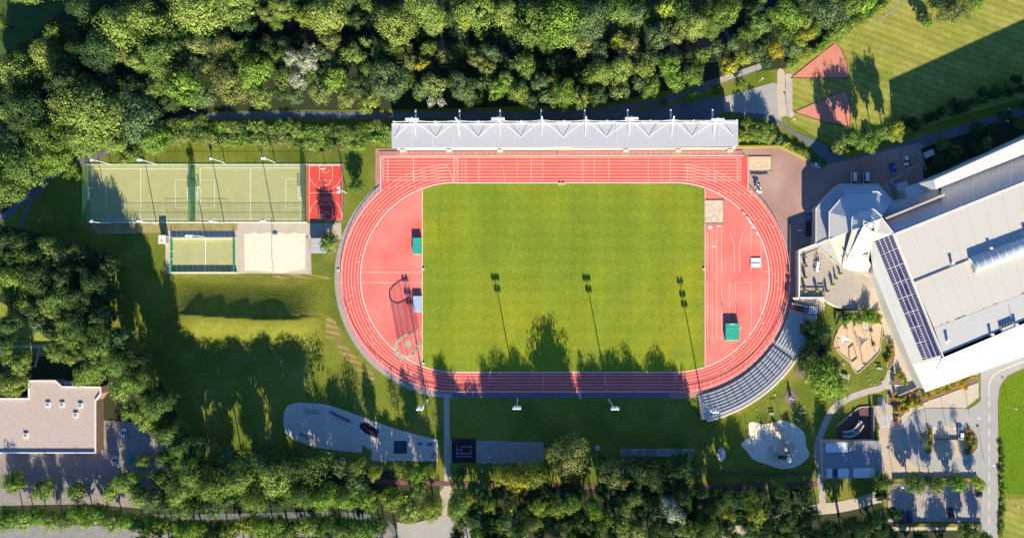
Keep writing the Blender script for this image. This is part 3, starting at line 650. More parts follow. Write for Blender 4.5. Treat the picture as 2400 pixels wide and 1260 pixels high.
# ------------------------------------------------------------------ raised terrace
ter = thing('terrace', 'raised paved terrace with a white parapet beside the pavilion', 'terrace', (*gpt(G(1930, 650)), 0))
bb = MB(); _, q = volume(bb, [(1873, 587, 4), (1912, 573, 4), (1971, 626, 4), (2000, 634, 4), (2000, 700, 4), (1968, 722, 4), (1925, 698, 4), (1873, 697, 4)], 0); bb.build('wall', M_PAVE, ter)
M_TER = M('terrace_paving', (.40, .345, .285), c2=(.46, .40, .33), scale=.4, fine=4, fine_amt=.12)
bb = MB(); bb.poly(q); bb.build('deck', M_TER, ter)
bb = MB(); volume(bb, [(2000.2, 634, 4), (2045, 634, 3), (2060, 660, 2), (2090, 752, .4), (2060, 728, .8), (1968, 722, 4), (2000.2, 700, 4)], 0); bb.build('wall', M_PAVE, ter)
bb = MB(); bb.poly([W(2000, 634, 4.0), W(2000, 700, 4.0), W(1968, 722, 4.0), W(2060, 728, .8), W(2090, 752, .4), W(2060, 660, 2), W(2045, 634, 3)][::-1]); bb.build('deck', M_TER, ter)
for a, c in (((1872, 587), (1872, 698)), ((1871, 587), (1913, 571)), ((1868, 697), (1930, 697))):
    bb = MB(); A, B = W(*a, 4.5), W(*c, 4.5); bb.beam(A, B, .45, 1.0); bb.build('parapet', M_WHITE, ter)
for k in range(6):
    bb = MB(); p = W(1932-k*2.2, 715, .5+k*.55); bb.box(p, .36, 6.0-k*.2, 0, .5+k*.6); bb.build('step', M_PAVE, ter)
slab('ramp', [(1858, 697, 3.6), (1925, 700, 3.8), (1932, 722, 3.2), (1866, 710, 1.6)], .3, M_PAVE2, ter)
sheet('plaza_walk', [(2058, 725), (2088, 750), (2135, 870), (2150, 915), (2100, 930), (2070, 905), (2095, 860), (2075, 790)], M_PAVE, 0.064)

# ================================================================== GRANDSTAND
gs = thing('grandstand', 'long roofed grandstand with steel masts and cable stays beside the straight', 'grandstand', (*gpt(G(1320, 320)), 0))
RH = 9.5
slab('roof', [(918, 291, RH-.1), (1730, 287, RH-.1), (1730.5, 342.5, RH-.6), (918, 347, RH-.6)], .35, M_STAND, gs)
for k in range(1, 17):
    bb = MB(); u = 918+812*k/17; bb.beam(W(u, 291, RH+.06), W(u, 345, RH-.54), .10, .08); bb.build('roof_joint', M_STEEL, gs)
bb = MB(); bb.beam(W(918, 290.5, RH+.2), W(1730, 286.5, RH+.2), .3, .4); bb.build('gutter', M_STEEL, gs)
bb = MB(); bb.beam(W(925, 285.5, RH+.6), W(1725, 282.5, RH+.6), .22, .22); bb.build('rear_rail', M_STEEL, gs)
bb = MB(); volume(bb, [(922, 300, 6.5), (1726, 296, 6.5), (1726, 306, 6.5), (922, 310, 6.5)], 0); bb.build('rear_wall', M_GREYM, gs)
for k in range(7):     # terraced rows under the roof, the front one shows
    v0 = 352-k*6.2; h = 1.1+k*.55
    bb = MB(); q = [G(932, v0), G(1722, v0-1.5), G(1722, v0-7.9), G(932, v0-6.4)]; bb.prism([gpt(x) for x in q], 0, h); bb.build('seat_row', M_CREAM if k == 0 else M_CONC, gs)
    if k < 2:
        for (ua, ub) in ((936, 1298), (1342, 1716)):
            bb = MB(); A, B = G(ua, v0-2.2), G(ub, v0-2.9); bb.beam((A.x, A.y, h+.25), (B.x, B.y, h+.25), .35, .4); bb.build('bench', M_WHITE, gs)
for u in (944, 1052, 1172, 1467, 1590, 1712):
    bb = MB(); p = W(u, 352.5, 1.5); bb.box(p, 2.0, .8, 0, 1.7); bb.build('buttress', M_CREAM, gs)
pass_ = G(1321, 352); bb = MB(); bb.box((pass_.x, pass_.y-.4), 4.5, 2.2, 0, .6); bb.build('steps', M_ROSE, gs)
posts = [925, 1022, 1122, 1222, 1322, 1422, 1522, 1623, 1723]
anch = [925, 1022, 1121.5, 1221, 1321, 1421, 1521, 1622, 1720]
masts = [(973, 965, 276), (1076, 1067, 276), (1171, 1167, 275), (1271, 1270, 274), (1373, 1374, 274), (1474, 1481, 274), (1575, 1580, 273), (1673, 1683, 277)]
for i, u in enumerate(posts):
    bb = MB(); p = W(u, 287.5-i*.4, RH-.3); bb.tube((p.x, p.y, 0), (p.x, p.y, RH+1.6), .16); bb.build('column', M_STEEL, gs)
    bb = MB(); bb.ball((p.x, p.y, RH+1.7), .38); bb.build('column_head', M_WHITE, gs)
MH = 15.5
for i, (ub, ut, vt) in enumerate(masts):
    foot = W(ub+1, 290, RH); top = W(ut, vt-1, MH); mid = foot.lerp(top, .55)
    m_ = MB(); m_.tube(foot, top, .34, .22, 8); ms = m_.build('mast', M_WHITE, gs)
    pf, pt = foot.copy(), top
    for j, a in enumerate((anch[i], anch[i+1])):
        t = W(a, 322 - i*.3, RH-.3); bb = MB(); bb.tube(mid, t, .065, n=6); bb.build('stay', M_WHITE, ms)
        t = W(posts[i+j], 287, RH+1.3); bb = MB(); bb.tube(mid, t, .06, n=6); bb.build('stay', M_WHITE, ms)
    t = W(ub+(2 if ut < 1270 else -1), 321, RH-.3); bb = MB(); bb.tube(mid, t, .065, n=6); bb.build('stay', M_WHITE, ms)
    # outrigger beam behind the roof
    a = W(ub+2 if ut < 1200 else ub-3, 287, RH-1.6); e = W(ub+1 if ut < 1200 else ub-3, 256, RH-1.6); bb = MB(); bb.beam(a, e, .55, .45); bb.build('outrigger', M_WHITE, gs)
    if i in (0, 2, 5, 7):
        dx = (-1, 0, 1, 1)[(0, 2, 5, 7).index(i)]
        bb = MB(); bb.beam(top+Vector((-2.2, -.2, -.4)), top+Vector((2.2, -.2, -.4)), .2); ca = bb.build('crossarm', M_WHITE, ms)
        for k in range(4):
            p = top+Vector((-1.9+1.25*k, -.2, -.1)); bb = MB(); bb.tube(p, p+Vector((0, -.55, -.45)), .52, .62, 10); bb.build('floodlamp', M_WHITE, ms)
for k in range(64):     # joints of the paved strip
    u = 893+13.3*k; bb = MB(); P, Q = G(u, 355), G(u+2, 364); bb.beam((P.x, P.y, .05), (Q.x, Q.y, .05), .12, .05)
    o = bb.build('paving_joint', M('joint_grey', (0.2, 0.12, 0.11)), bpy.data.objects['grandstand_pavement'])
bb = MB(); P, Q = G(889, 354.5), G(1740, 352.5); bb.beam((P.x, P.y, .1), (Q.x, Q.y, .1), .2, .2); bb.build('drain', M('joint_grey', (0.2, 0.12, 0.11)), bpy.data.objects['grandstand_pavement'])

# ------------------------------------------------------------------ curved open stand
cs = thing('curved_stand', 'curved open concrete stand with eight broad steps round the lower bend', 'stand', (*gpt(G(1790, 860)), 0))
NR = 8; r0, r1 = 282.0, 341.0
def arcW(r, a0, a1, h, n): return [W(R_C+r*math.cos(R(a0+(a1-a0)*i/n)), 650+r*math.sin(R(a0+(a1-a0)*i/n)), h) for i in range(n+1)]
for (a0, a1) in ((15.3, 32.6), (35.0, 76.3)):
    n = max(6, int((a1-a0)/2.2))
    for k in range(NR):
        rin = r0+(r1-r0)*k/NR; rout = r0+(r1-r0)*(k+1)/NR; h = .6+.27*k
        q = [gpt(p) for p in arcW(rin, a0, a1, h, n)]+[gpt(p) for p in arcW(rout, a0, a1, h, n)][::-1]
        b = MB(); N = len(q); b.prism(q, 0, h); b.build('step', M_CONCD, cs)
        # bench board on each step
        mid = (rin*.6+rout*.4); q = arcW(mid, a0+.6, a1-.6, h+.1, n); b = MB(); b.wallstrip([gpt(p) for p in q], .40, h, h+.05); b.build('bench', M_CONC, cs)
for k in range(NR*2):
    h = .3+.135*k; rin = r0+(r1-r0)*k/(NR*2); rout = r0+(r1-r0)*(k+1)/(NR*2)
    q = [gpt(p) for p in arcW(rin, 32.6, 35.0, h, 2)]+[gpt(p) for p in arcW(rout, 32.6, 35.0, h, 2)][::-1]
    b = MB(); b.prism(q, 0, h); b.build('stair', M_CONCD, cs)
for k in range(NR*2):
    h = .3+.135*k; rin = r0+(r1-r0)*k/(NR*2); rout = r0+(r1-r0)*(k+1)/(NR*2)
    q = [gpt(p) for p in arcW(rin, 76.3, 79.3, h, 2)]+[gpt(p) for p in arcW(rout, 74.8, 77.5, h, 2)][::-1]
    b = MB(); b.prism(q, 0, h); b.build('stair', M_CONC, cs)
b = MB(); b.wallstrip([gpt(p) for p in arcW(344.5, 15, 77.0, 2.6, 30)], .8, 0, 2.62); b.build('back_wall', M_CREAM, cs)
for k in range(11):
    a = 38+3.6*k; p, q = arcW(r0+2, a, a, .7, 1)[0], arcW(r1-4, a, a, 2.6, 1)[0]; b = MB(); b.beam(p+Vector((0, 0, .25)), q+Vector((0, 0, .25)), .09, .1); b.build('section_joint', M_GREYM, cs)
# link building with a dark red front and a white grid frame
lk = thing('link_canopy', 'low dark red canopy with a blue pane between terrace and curved stand', 'canopy', (*gpt(G(1880, 718)), 0))
slab('roof', [(1856, 711, 3), (1884, 717, 3), (1882, 728, 3), (1854, 724, 3)], .2, M_RUST, lk)
slab('pane', [(1884.5, 717, 3), (1899, 720, 3), (1897, 731, 3), (1882.5, 728, 3)], .2, M('blue_glass', (0.10, 0.20, 0.36), rough=0.2), lk)
b = MB(); b.beam(W(1856, 710.5, 3.1), W(1900, 720, 3.1), .3); b.build('edge_trim', M_WHITE, lk)
for a in ((1857, 723), (1881, 727), (1897, 730), (1857, 712)):
    p = W(*a, 2.9); b = MB(); b.tube((p.x, p.y, 0), (p.x, p.y, 2.9), .1); b.build('leg', M_GREYM, lk)
gf = thing('grid_frame', 'square white lattice frame standing at the top corner of the curved stand', 'frame', (*gpt(G(1908, 728)), 0))
for k in range(5):
    b = MB(); b.beam(W(1899+k*4.2, 718+k*.5, 4.4), W(1897+k*4.2, 733+k*.7, 4.4), .3, .2); b.build('bar', M_WHITE, gf)
for k in range(4):
    b = MB(); b.beam(W(1899-k*.6, 718+k*5, 4.42), W(1917-k*.6, 720.5+k*5.1, 4.42), .3, .2); b.build('bar', M_WHITE, gf)
for a in ((1899, 719), (1916, 721), (1897, 733), (1914, 736)):
    p = W(*a, 4.3); b = MB(); b.tube((p.x, p.y, 0), (p.x, p.y, 4.3), .1); b.build('leg', M_WHITE, gf)

# ================================================================== SMALL COURTS
for i, (u0, u1) in enumerate(((204, 446), (458, 714))):
    t = sheet('playing_field', rect(u0, 386, u1, 521), M_TURF, 0.070)
sheet('court_rim', rect(198, 383, 808, 523), M('rim_turf', (0.22, 0.25, 0.07)), 0.062)
def box_lines(par, segs, z, wpx=1.5, mat=M_LINEW):
    b = MB()
    for s_ in segs: rib(b, s_, wpx*.8, z)
    return b.build('court_line', mat, par)
pf = [o for o in bpy.data.objects if o.name.startswith('playing_field')]
box_lines(pf[0], [rect(215.5, 396, 445, 514)+[(215.5, 396), (217, 396)]], .074)
box_lines(pf[0], [[(330, 396), (330, 514)], [(216, 422), (249, 422), (249, 488), (216, 488)], [(445, 421), (411, 421), (411, 487), (445, 487)]], .078, 1.3)
box_lines(pf[1], [rect(469.5, 394, 704, 514)+[(469.5, 394), (471, 394)]], .074)
box_lines(pf[1], [[(587, 394), (587, 514)], [(470, 421), (503, 421), (503, 487), (470, 487)], [(704, 419), (670, 419), (670, 487), (704, 487)]], .078, 1.3)
bk = sheet('basketball_court', rect(719, 385.5, 803.5, 516.5), M_COURT, 0.072)
box_lines(bk, [rect(725, 388.5, 802, 514)+[(725, 388.5), (727, 388.5)]], .076, 1.3)
box_lines(bk, [[(725, 451.5), (802, 451.5)], [(749, 389), (749, 423), (779, 423), (779, 389)], [(749, 514), (749, 480), (779, 480), (779, 514)]], .080, 1.0)
box_lines(bk, [[(725, 388), (725, 408)]+arc(763.5, 405, 39, 184, 356, 24)+[(802, 388)], [(725, 514), (725, 500)]+arc(763.5, 500, 36, 176, 4, 24)+[(802, 514)], arc(764, 423, 11, 180, 360, 12), arc(764, 480, 11, 180, 0, 12), arc(763.5, 397, 8, 180, 360, 10), arc(763.5, 505, 8, 180, 0, 10)], .084, .9)

def fence(name, label, pts, h, mesh_m, step_m=3.0, post_r=.032, group=None, rails=2, post_mat=None):
    """Ground photo points; posts, rails and a mesh panel per bay."""
    Q = [G(*p) for p in pts]; t = thing(name, label, 'fence', (Q[0].x, Q[0].y, 0), group=group); pm = post_mat or M_GFENCE
    for a, c in zip(Q[:-1], Q[1:]):
        L = (c-a).length; n = max(1, round(L/step_m))
        for k in range(n+1):
            p = a.lerp(c, k/n); b = MB(); b.tube((p.x, p.y, 0), (p.x, p.y, h), post_r, n=6); b.build('post', pm, t)
        for r_ in range(rails):
            z = h-.04 - r_*(h-.1)/max(1, rails-1) if rails > 1 else h-.04
            b = MB(); b.beam((a.x, a.y, z), (c.x, c.y, z), post_r*1.6); b.build('rail', pm, t)
        if mesh_m:
            for k in range(n):
                p, q = a.lerp(c, k/n), a.lerp(c, (k+1)/n); b = MB(); b.poly([(p.x, p.y, .05), (q.x, q.y, .05), (q.x, q.y, h-.02), (p.x, p.y, h-.02)]); b.build('mesh_panel', mesh_m, t)
    return t
N_LIGHT = net_mat('light_wire_mesh', (0.10, 0.30, 0.18), 0.12)
fence('mesh_fence', 'green mesh fence along the bushy side of the three courts', [(214, 388), (804, 387)], 4.2, N_LIGHT, 3.4, rails=3)
fence('mesh_fence', 'green mesh fence along the sandy side of the three courts', [(214, 520), (720, 520)], 3.0, N_LIGHT, 3.4, rails=3)
fence('net_fence', 'dense green net fence on the tree-shaded short end of the turf courts', [(214, 388), (214, 520)], 5.2, N_GREEN, 3.4, rails=3)
fence('net_fence', 'dense green dividing net between the two turf courts', [(457, 388), (457, 520)], 5.2, N_DARK, 3.4, rails=3)
fence('net_fence', 'dense green net between turf court and red basketball court', [(718, 388), (718, 520)], 5.2, N_DARK, 3.4, rails=3)
fence('mesh_fence', 'mesh fence between the basketball court and the grass verge', [(806, 387), (806, 517)], 3.0, N_LIGHT, 3.2, rails=3)
for (vv, a, c, ww) in ((385.5, 200, 804, .35), (521, 210, 720, .45)):
    b = MB(); P, Q = G(a, vv), G(c, vv); b.beam((P.x, P.y, .12), (Q.x, Q.y, .12), ww, .2); o = b.build('kerb', M_WHITE); structure(o)

def goal(u, v, facing, label, small=False):
    """Frame goal: mouth width 3 m along photo vertical, depth away from the court."""
    p = G(u, v); wd, h, dp = 4.6, 2.0, 1.5*facing
    t = thing('football_goal', label, 'goal', (p.x, p.y, 0), group='football goals on the turf courts')
    for s_ in (-1, 1):
        b = MB(); b.tube((p.x, p.y+s_*wd/2, 0), (p.x, p.y+s_*wd/2, h), .07); b.build('goal_post', M_WHITE, t)
        b = MB(); b.beam((p.x, p.y+s_*wd/2, h), (p.x+dp*.6, p.y+s_*wd/2, h), .07); b.beam((p.x+dp*.6, p.y+s_*wd/2, h), (p.x+dp, p.y+s_*wd/2, 0), .07); b.beam((p.x, p.y+s_*wd/2, .05), (p.x+dp, p.y+s_*wd/2, .05), .07); b.build('side_frame', M_WHITE, t)
    b = MB(); b.beam((p.x, p.y-wd/2, h), (p.x, p.y+wd/2, h), .16); b.build('crossbar', M_WHITE, t)
    b = MB(); b.beam((p.x+dp, p.y-wd/2, .05), (p.x+dp, p.y+wd/2, .05), .08); b.build('ground_bar', M_WHITE, t)
    b = MB(); b.poly([(p.x, p.y-wd/2, h), (p.x, p.y+wd/2, h), (p.x+dp*.6, p.y+wd/2, h), (p.x+dp*.6, p.y-wd/2, h)]); b.poly([(p.x+dp*.6, p.y-wd/2, h), (p.x+dp*.6, p.y+wd/2, h), (p.x+dp, p.y+wd/2, 0), (p.x+dp, p.y-wd/2, 0)]); b.build('net', N_WHITE, t)
goal(217, 454, -1, 'blue-shaded goal at the tree-shaded end of the outer turf court')
goal(445, 454, 1, 'white goal on the outer turf court backed against the dividing net')
goal(470, 453, -1, 'white goal with a green net backing on the dividing net of the inner court')
goal(703, 451, 1, 'white goal beside the basketball court net')

def hoop(u, v, dy, label):
    p = G(u, v); t = thing('basketball_hoop', label, 'basketball hoop', (p.x, p.y, 0), group='basketball hoops on the red court')
    b = MB(); b.tube((p.x, p.y, 0), (p.x, p.y, 3.2), .09); b.build('post', M_STEEL, t)
    b = MB(); b.beam((p.x, p.y, 3.1), (p.x, p.y+dy*1.2, 3.1), .1); b.build('arm', M_STEEL, t)
    b = MB(); b.box((p.x, p.y+dy*1.25), 1.8, .06, 2.9, 3.95); b.build('backboard', M_WHITE, t)
    b = MB(); c = Vector((p.x, p.y+dy*1.6, 3.05)); pts = [c+Vector((.23*math.cos(a), .23*math.sin(a), 0)) for a in [2*math.pi*i/12 for i in range(13)]]
    for k in range(12): b.beam(pts[k], pts[k+1], .03)
    b.build('ring', M('hoop_orange', (.6, .15, .03)), t)
hoop(763, 391, -1, 'basketball hoop at the bushy end of the red court'); hoop(763, 512, 1, 'basketball hoop at the tree-shaded end of the red court')

def lamp_mast(base, h, label, n=2, head_dir=(0, 1), name='floodlight_mast', group='small court floodlights', size=.45, arm=.9):
    p = G(*base); t = thing(name, label, 'floodlight', (p.x, p.y, 0), group=group)
    b = MB(); b.tube((p.x, p.y, 0), (p.x, p.y, h), .17, .12, 8); b.build('pole', M_STEEL, t)
    d = Vector((head_dir[0], head_dir[1], 0)).normalized(); o = Vector((-d.y, d.x, 0))
    b = MB(); b.beam(Vector((p.x, p.y, h))-o*arm/1.6, Vector((p.x, p.y, h))+o*arm/1.6, .14); b.build('crossarm', M_STEEL, t)
    for k in range(n):
        c = Vector((p.x, p.y, h+.1))+o*arm*(k-(n-1)/2)*1.0; b = MB(); b.tube(c-d*.1, c+d*.55+Vector((0, 0, -.35)), size, size*1.15, 10); b.build('lamp_head', M_WHITE, t)
    return t
EL = 11.5
for i, (u, v) in enumerate([(260, 385), (367, 384.5), (527, 382), (645, 381)]):
    lamp_mast((u, v), EL, 'lamp pole on the bushy court side, '+('outermost, by the path', 'short of the dividing net', 'just past the dividing net', 'innermost')[i], 2 if i % 2 else 1, (0, -1))
for i, (u, v) in enumerate([(259, 524), (367, 523.5), (526, 522.5), (643, 522.5)]):
    lamp_mast((u, v), EL, 'lamp pole on the sandy court side, '+('outermost, in tree shade', 'above the tiny white shed', 'above the boarded court', 'above the beach sand')[i], 2 if i % 2 else 1, (0, 1))
lamp_mast((812, 451.5), 10, 'lamp pole with two white heads leaning over the basketball court edge', 2, (-1, 0), arm=1.6, size=.5)
lamp_mast((482, 554.5), 13, 'lamp pole with twin white heads behind the small boarded court', 2, (0, -1), arm=1.5, size=.55)

def floodlight(base, rows, label):
    p = G(*base); h = 18.6; t = thing('stadium_floodlight', label, 'floodlight', (p.x, p.y, 0), group='tall floodlight masts by the track')
    b = MB(); b.tube((p.x, p.y, 0), (p.x, p.y, h), .24, .14, 10); b.build('pole', M_STEEL, t)
    b = MB(); b.box((p.x, p.y), .9, .9, 0, .35); b.build('footing', M_CONC, t)
    z = h
    for nlamp, gap in rows:
        b = MB(); b.beam((p.x-1.15, p.y, z-.3), (p.x+1.15, p.y, z-.3), .16); b.build('crossarm', M_STEEL, t)
        for k in range(nlamp):
            x = p.x+(k-(nlamp-1)/2)*(1.35 if nlamp == 2 else 1.05)
            b = MB(); b.tube((x, p.y+.1, z+.1), (x, p.y+.65, z-.3), .42, .58, 12); b.build('lamp_head', M_WHITE, t)
        z -= gap
floodlight((1001, 937), [(2, 2.0), (2, 1.5), (2, 1)], 'tall floodlight mast beside the narrow walkway below the bend')
floodlight((1213, 935), [(3, 1.7), (2, 1)], 'tall floodlight mast on the lawn below the middle of the straight')
floodlight((1427, 936), [(3, 1.7), (2, 1)], 'tall floodlight mast on the lawn short of the curved stand')
floodlight((1646, 943), [(2, 2.0), (2, 1.5), (2, 1)], 'tall floodlight mast leaning over the end of the curved stand')

# boarded small court
bc = thing('boarded_court', 'small green court enclosed by boards next to the beach volleyball sand', 'court', (*gpt(G(479, 597)), 0))
b = MB(); q = [G(*p) for p in rect(405, 559, 551, 636)]; b.poly([(p.x, p.y, .066) for p in q][::-1]); b.build('turf', M_TURF, bc)
b = MB(); rib(b, [(482, 559), (482, 636)], 1.5, .070); b.build('court_line', M_LINEW, bc)
for a, c, m, nn in (((404, 558), (553, 558), M_WHITE, 12), ((403, 637.5), (556, 637.5), M_WHITE, 12), ((405, 559), (405, 637), M_GREEN, 6), ((551, 559), (551, 637), M_GREEN, 6)):
    P, Q = G(*a), G(*c); hh = 1.15 if m is M_WHITE else 1.9
    for k in range(nn):
        x, y = P.lerp(Q, (k+.02)/nn), P.lerp(Q, (k+.98)/nn); b = MB(); b.beam((x.x, x.y, hh/2), (y.x, y.y, hh/2), .12, hh); b.build('board', m, bc)
for u in (400.5, 555.5):
    for s_ in (-1, 1):
        p = G(u+ (5 if u < 450 else -5), 597+s_*9); b = MB(); b.tube((p.x, p.y, 0), (p.x, p.y, 2.1), .07); b.build('goal_post', M_WHITE, bc)
fence('tall_net', 'tall open net frame round the small boarded court', [(404, 556.5), (554, 556.5)], 6.0, net_mat('faint_net', (.1, .2, .15), .05), 24, rails=2, post_mat=M_STEEL)
# volleyball posts and net
vt = thing('volleyball_net', 'beach volleyball net strung across the pale sand court', 'net', (*gpt(G(642, 590)), 0))
for v in (549, 636):
    p = G(643, v); b = MB(); b.tube((p.x, p.y, 0), (p.x, p.y, 2.5), .08); b.build('post', M_TIMBER, vt)
P, Q = G(643, 549), G(643, 636); b = MB(); b.beam((P.x, P.y, 2.4), (Q.x, Q.y, 2.4), .07); b.build('top_tape', M_PAVE, vt)
b = MB(); b.poly([(P.x, P.y, 1.6), (Q.x, Q.y, 1.6), (Q.x, Q.y, 2.4), (P.x, P.y, 2.4)]); b.build('net', N_WHITE, vt)
b = MB(); p = G(645, 548); b.box(p, 1.7, .7, 0, .45); bn = b.build('bench', M_GREYM); bn.name = 'dark_bench'; tag(bn, 'dark bench at the head of the volleyball sand', 'bench')
def shed(name, label, u0, v0, u1, v1, h, mat, wall, cat='shed', slope=.2):
    c = W((u0+u1)/2, (v0+v1)/2, h); t = thing(name, label, cat, (c.x, c.y, 0))
    slab('roof', [(u0, v0, h+slope), (u1, v0, h+slope), (u1, v1, h), (u0, v1, h)], .15, mat, t)
    bb = MB(); volume(bb, [(u0+1.2, v0+1.2, h-.16), (u1-1.2, v0+1.2, h-.16), (u1-1.2, v1-1.2, h-.16), (u0+1.2, v1-1.2, h-.16)], 0); bb.build('wall', wall, t)
    for k in range(1, 6):
        bb = MB(); v = v0+(v1-v0)*k/6; z = h+slope*(1-k/6)+.03; bb.beam(W(u0+.5, v, z), W(u1-.5, v, z), .07, .06); bb.build('roof_rib', M_STEEL, t)
    return t
shed('bicycle_shelter', 'pale grey metal shelter half under the round tree by the sand', 729, 558, 766, 593, 2.9, M_STAND, M_GREYM, 'shelter')
t = shed('equipment_shed', 'tiny white shed with a red spot at the corner of the boarded court', 371, 551, 388, 571, 2.9, M_ROOFW, M_CONC)
b = MB(); p = W(379, 564, 3.05); b.box(p, .5, .4, 3.0, 3.15); b.build('red_vent', M('vent_red', (.5, .05, .03)), t)
b = MB(); b.wallstrip([gpt(G(*p)) for p in ((720, 556), (725, 580), (726, 641))], .9, 0, .25); kb = b.build('kerb', M_PATH); structure(kb)

# ================================================================== THINGS ON THE ATHLETICS GROUND
def soft_mat(name, label, u0, v0, u1, v1, h, mat, cat='mat cover', group=None):
    p0, p1 = W(u0, v1, h), W(u1, v0, h); c = (p0+p1)/2; t = thing(name, label, cat, (c.x, c.y, 0), group=group)
    b = MB(); b.box(c, (p1.x-p0.x), (p1.y-p0.y), .12, h-.08); b.box(c, (p1.x-p0.x)*1.01, (p1.y-p0.y)*1.01, h-.08, h, taper=.96); b.build('cover', mat, t)
    for k in range(1, 4):
        y = p0.y+(p1.y-p0.y)*k/4; b = MB(); b.beam((p0.x+.1, y, h+.01), (p1.x-.1, y+rnd.uniform(-.1, .1), h+.01), .07, .04); b.build('strap', mat, t)
    b = MB(); b.box(c, (p1.x-p0.x)*.96, (p1.y-p0.y)*.96, 0, .12); b.build('pallet', M_GREYM, t)
    return t
soft_mat('high_jump_mat', 'turquoise covered mat block on the red surface beside the grass field', 967, 556.5, 987, 595, 1.5, M_MATG)
soft_mat('high_jump_mat', 'pale blue covered mat block beside the field above the hammer cage', 968, 693, 988, 730, 1.3, M_MATB)
pv = soft_mat('pole_vault_mat', 'large turquoise pole vault mat with two slim uprights inside the bend', 1701, 757, 1733, 797, 1.6, M_MATG)
b = MB(); p = W(1717, 759, 1.65); b.box(p, 1.6, .3, 1.6, 1.66); b.build('white_label', M_WHITE, pv)
for u, lab in ((1702, 'pole vault upright on the field side of the turquoise mat'), (1735, 'pole vault upright on the outer side of the turquoise mat')):
    p = G(u, 768); t = thing('vault_upright', lab, 'upright', (p.x, p.y, 0), group='pole vault uprights')
    b = MB(); b.tube((p.x, p.y, 0), (p.x, p.y, 5.2), .06); b.build('mast', M_STEEL, t); b = MB(); b.box(p, 1.2, .15, 0, .12); b.box(p, .15, 1.2, 0, .12); b.build('foot', M_WHITE, t)
    b = MB(); b.box((p.x, p.y, 0), .3, .3, 3.5, 3.8); b.build('slider', M_GREYM, t)
hb = soft_mat('runway_cover', 'white slatted cover board lying by the inner kerb of the bend', 1760, 604, 1783, 626, .35, M_WHITE, 'cover')
b = MB(); b.beam(W(1758, 616, .4), W(1781, 616, .4), .3, .06); b.build('slot', M_GREYM, hb)
tr_ = thing('line_trolley', 'white equipment trolley parked on the paved yard outside the bend', 'trolley', (*gpt(G(1776, 439)), 0))
p, q = W(1773, 425, .8), W(1780, 453, .8); b = MB(); b.beam(p, q, 1.0, .3); b.build('deck', M_WHITE, tr_)
for k, a in enumerate((.15, .5, .85)):
    c = p.lerp(q, a); b = MB(); b.beam(c+Vector((-1.1, .3, .1)), c+Vector((1.1, -.3, .1)), .5, .3); b.build('hurdle_stack', M_WHITE if k else M_DARKM, tr_)
b = MB(); b.beam(p.lerp(q, .45)+Vector((-.5, 0, .4)), p.lerp(q, .75)+Vector((.3, 0, .4)), .5, .3); b.build('drum', M_DARKM, tr_)
b = MB(); b.beam(p, p+Vector((-.5, 1.8, -.3)), .1); b.build('drawbar', M_GREYM, tr_)
for a in (.25, .75):
    for s_ in (-1, 1):
        c = p.lerp(q, a)+Vector((s_*.6, 0, -.5)); b = MB(); b.tube(c-Vector((.1, 0, 0)), c+Vector((.1, 0, 0)), .3, n=10); b.build('wheel', M_TYRE, tr_)
bp_ = thing('barrier_rail', 'long dark barrier rail lying beside the yellow sand pit', 'barrier', (*gpt(G(1780, 408)), 0))
b = MB(); b.beam(W(1760, 408.5, .3), W(1780, 409.5, .3), .5, .3); b.build('beam', M_GREYM, bp_); b = MB(); b.beam(W(1780.5, 409.5, .3), W(1800, 408, .3), .5, .3); b.build('beam', M_GREYM, bp_)
# raised white kerb blocks where the kerb is opened
for (a, c, lab) in [((1741, 497), (1745, 502), 'short white kerb block at the upper end of the kerb opening'), ((1750, 507), (1764, 527), 'long white kerb block across the kerb opening'), ((1762, 530), (1767, 534), 'stubby white kerb block in the middle of the opening'), ((1773, 543), (1776, 550), 'short white kerb block at the lower end of the opening')]:
    b = MB(); b.beam(W(*a, .15), W(*c, .15), .45, .3); o = b.build('kerb_block', M_WHITE); tag(o, lab, 'kerb block', 'loose kerb blocks on the bend')
for (u, v, lab) in [(1312, 431, 'small white box at the middle of the upper touchline'), (1320, 431, 'smaller white box just along the upper touchline'), (993, 630, 'tiny white post at the field edge above the red D lines'), (1649, 630, 'tiny white post at the field edge by the runways'), (993, 851, 'tiny white post at the bottom corner of the field'), (793, 633, 'squat pale box on the grass just outside the bend')]:
    p = G(u, v); b = MB(); b.box(p, .7, .5, 0, .5, taper=.9); o = b.build('marker_box', M_WHITE); tag(o, lab, 'marker box')

# railing outside the track
def railing(name, label, pts, h=1.1, every=2.6, group='track railings'):
    Q = [G(*p) for p in pts]; t = thing(name, label, 'railing', (Q[0].x, Q[0].y, 0), group=group); acc = every
    b = MB()
    for a, c in zip(Q[:-1], Q[1:]): b.beam((a.x, a.y, h), (c.x, c.y, h), .16, .1)
    b.build('top_rail', M_STEEL, t)
    for a, c in zip(Q[:-1], Q[1:]):
        L = (c-a).length; d = 0
        while acc <= L:
            p = a.lerp(c, acc/L); bb = MB(); bb.tube((p.x, p.y, 0), (p.x, p.y, h), .05, n=6); bb.build('post', M_STEEL, t); acc += every
        acc -= L
railing('railing', 'thin pale railing round the outside of the bend by the small courts', [(892, 448), (880, 458)]+arc(L_C, 650, 266.5, 131, 270, 34))
railing('railing', 'thin pale railing along the straight below the field', [(L_C+1, 916.5), (R_C, 916.5)])
railing('railing', 'thin pale railing round the outside of the bend by the curved stand', arc(R_C, 650, 268, -89.5, 47, 34)+[(1757, 446)])

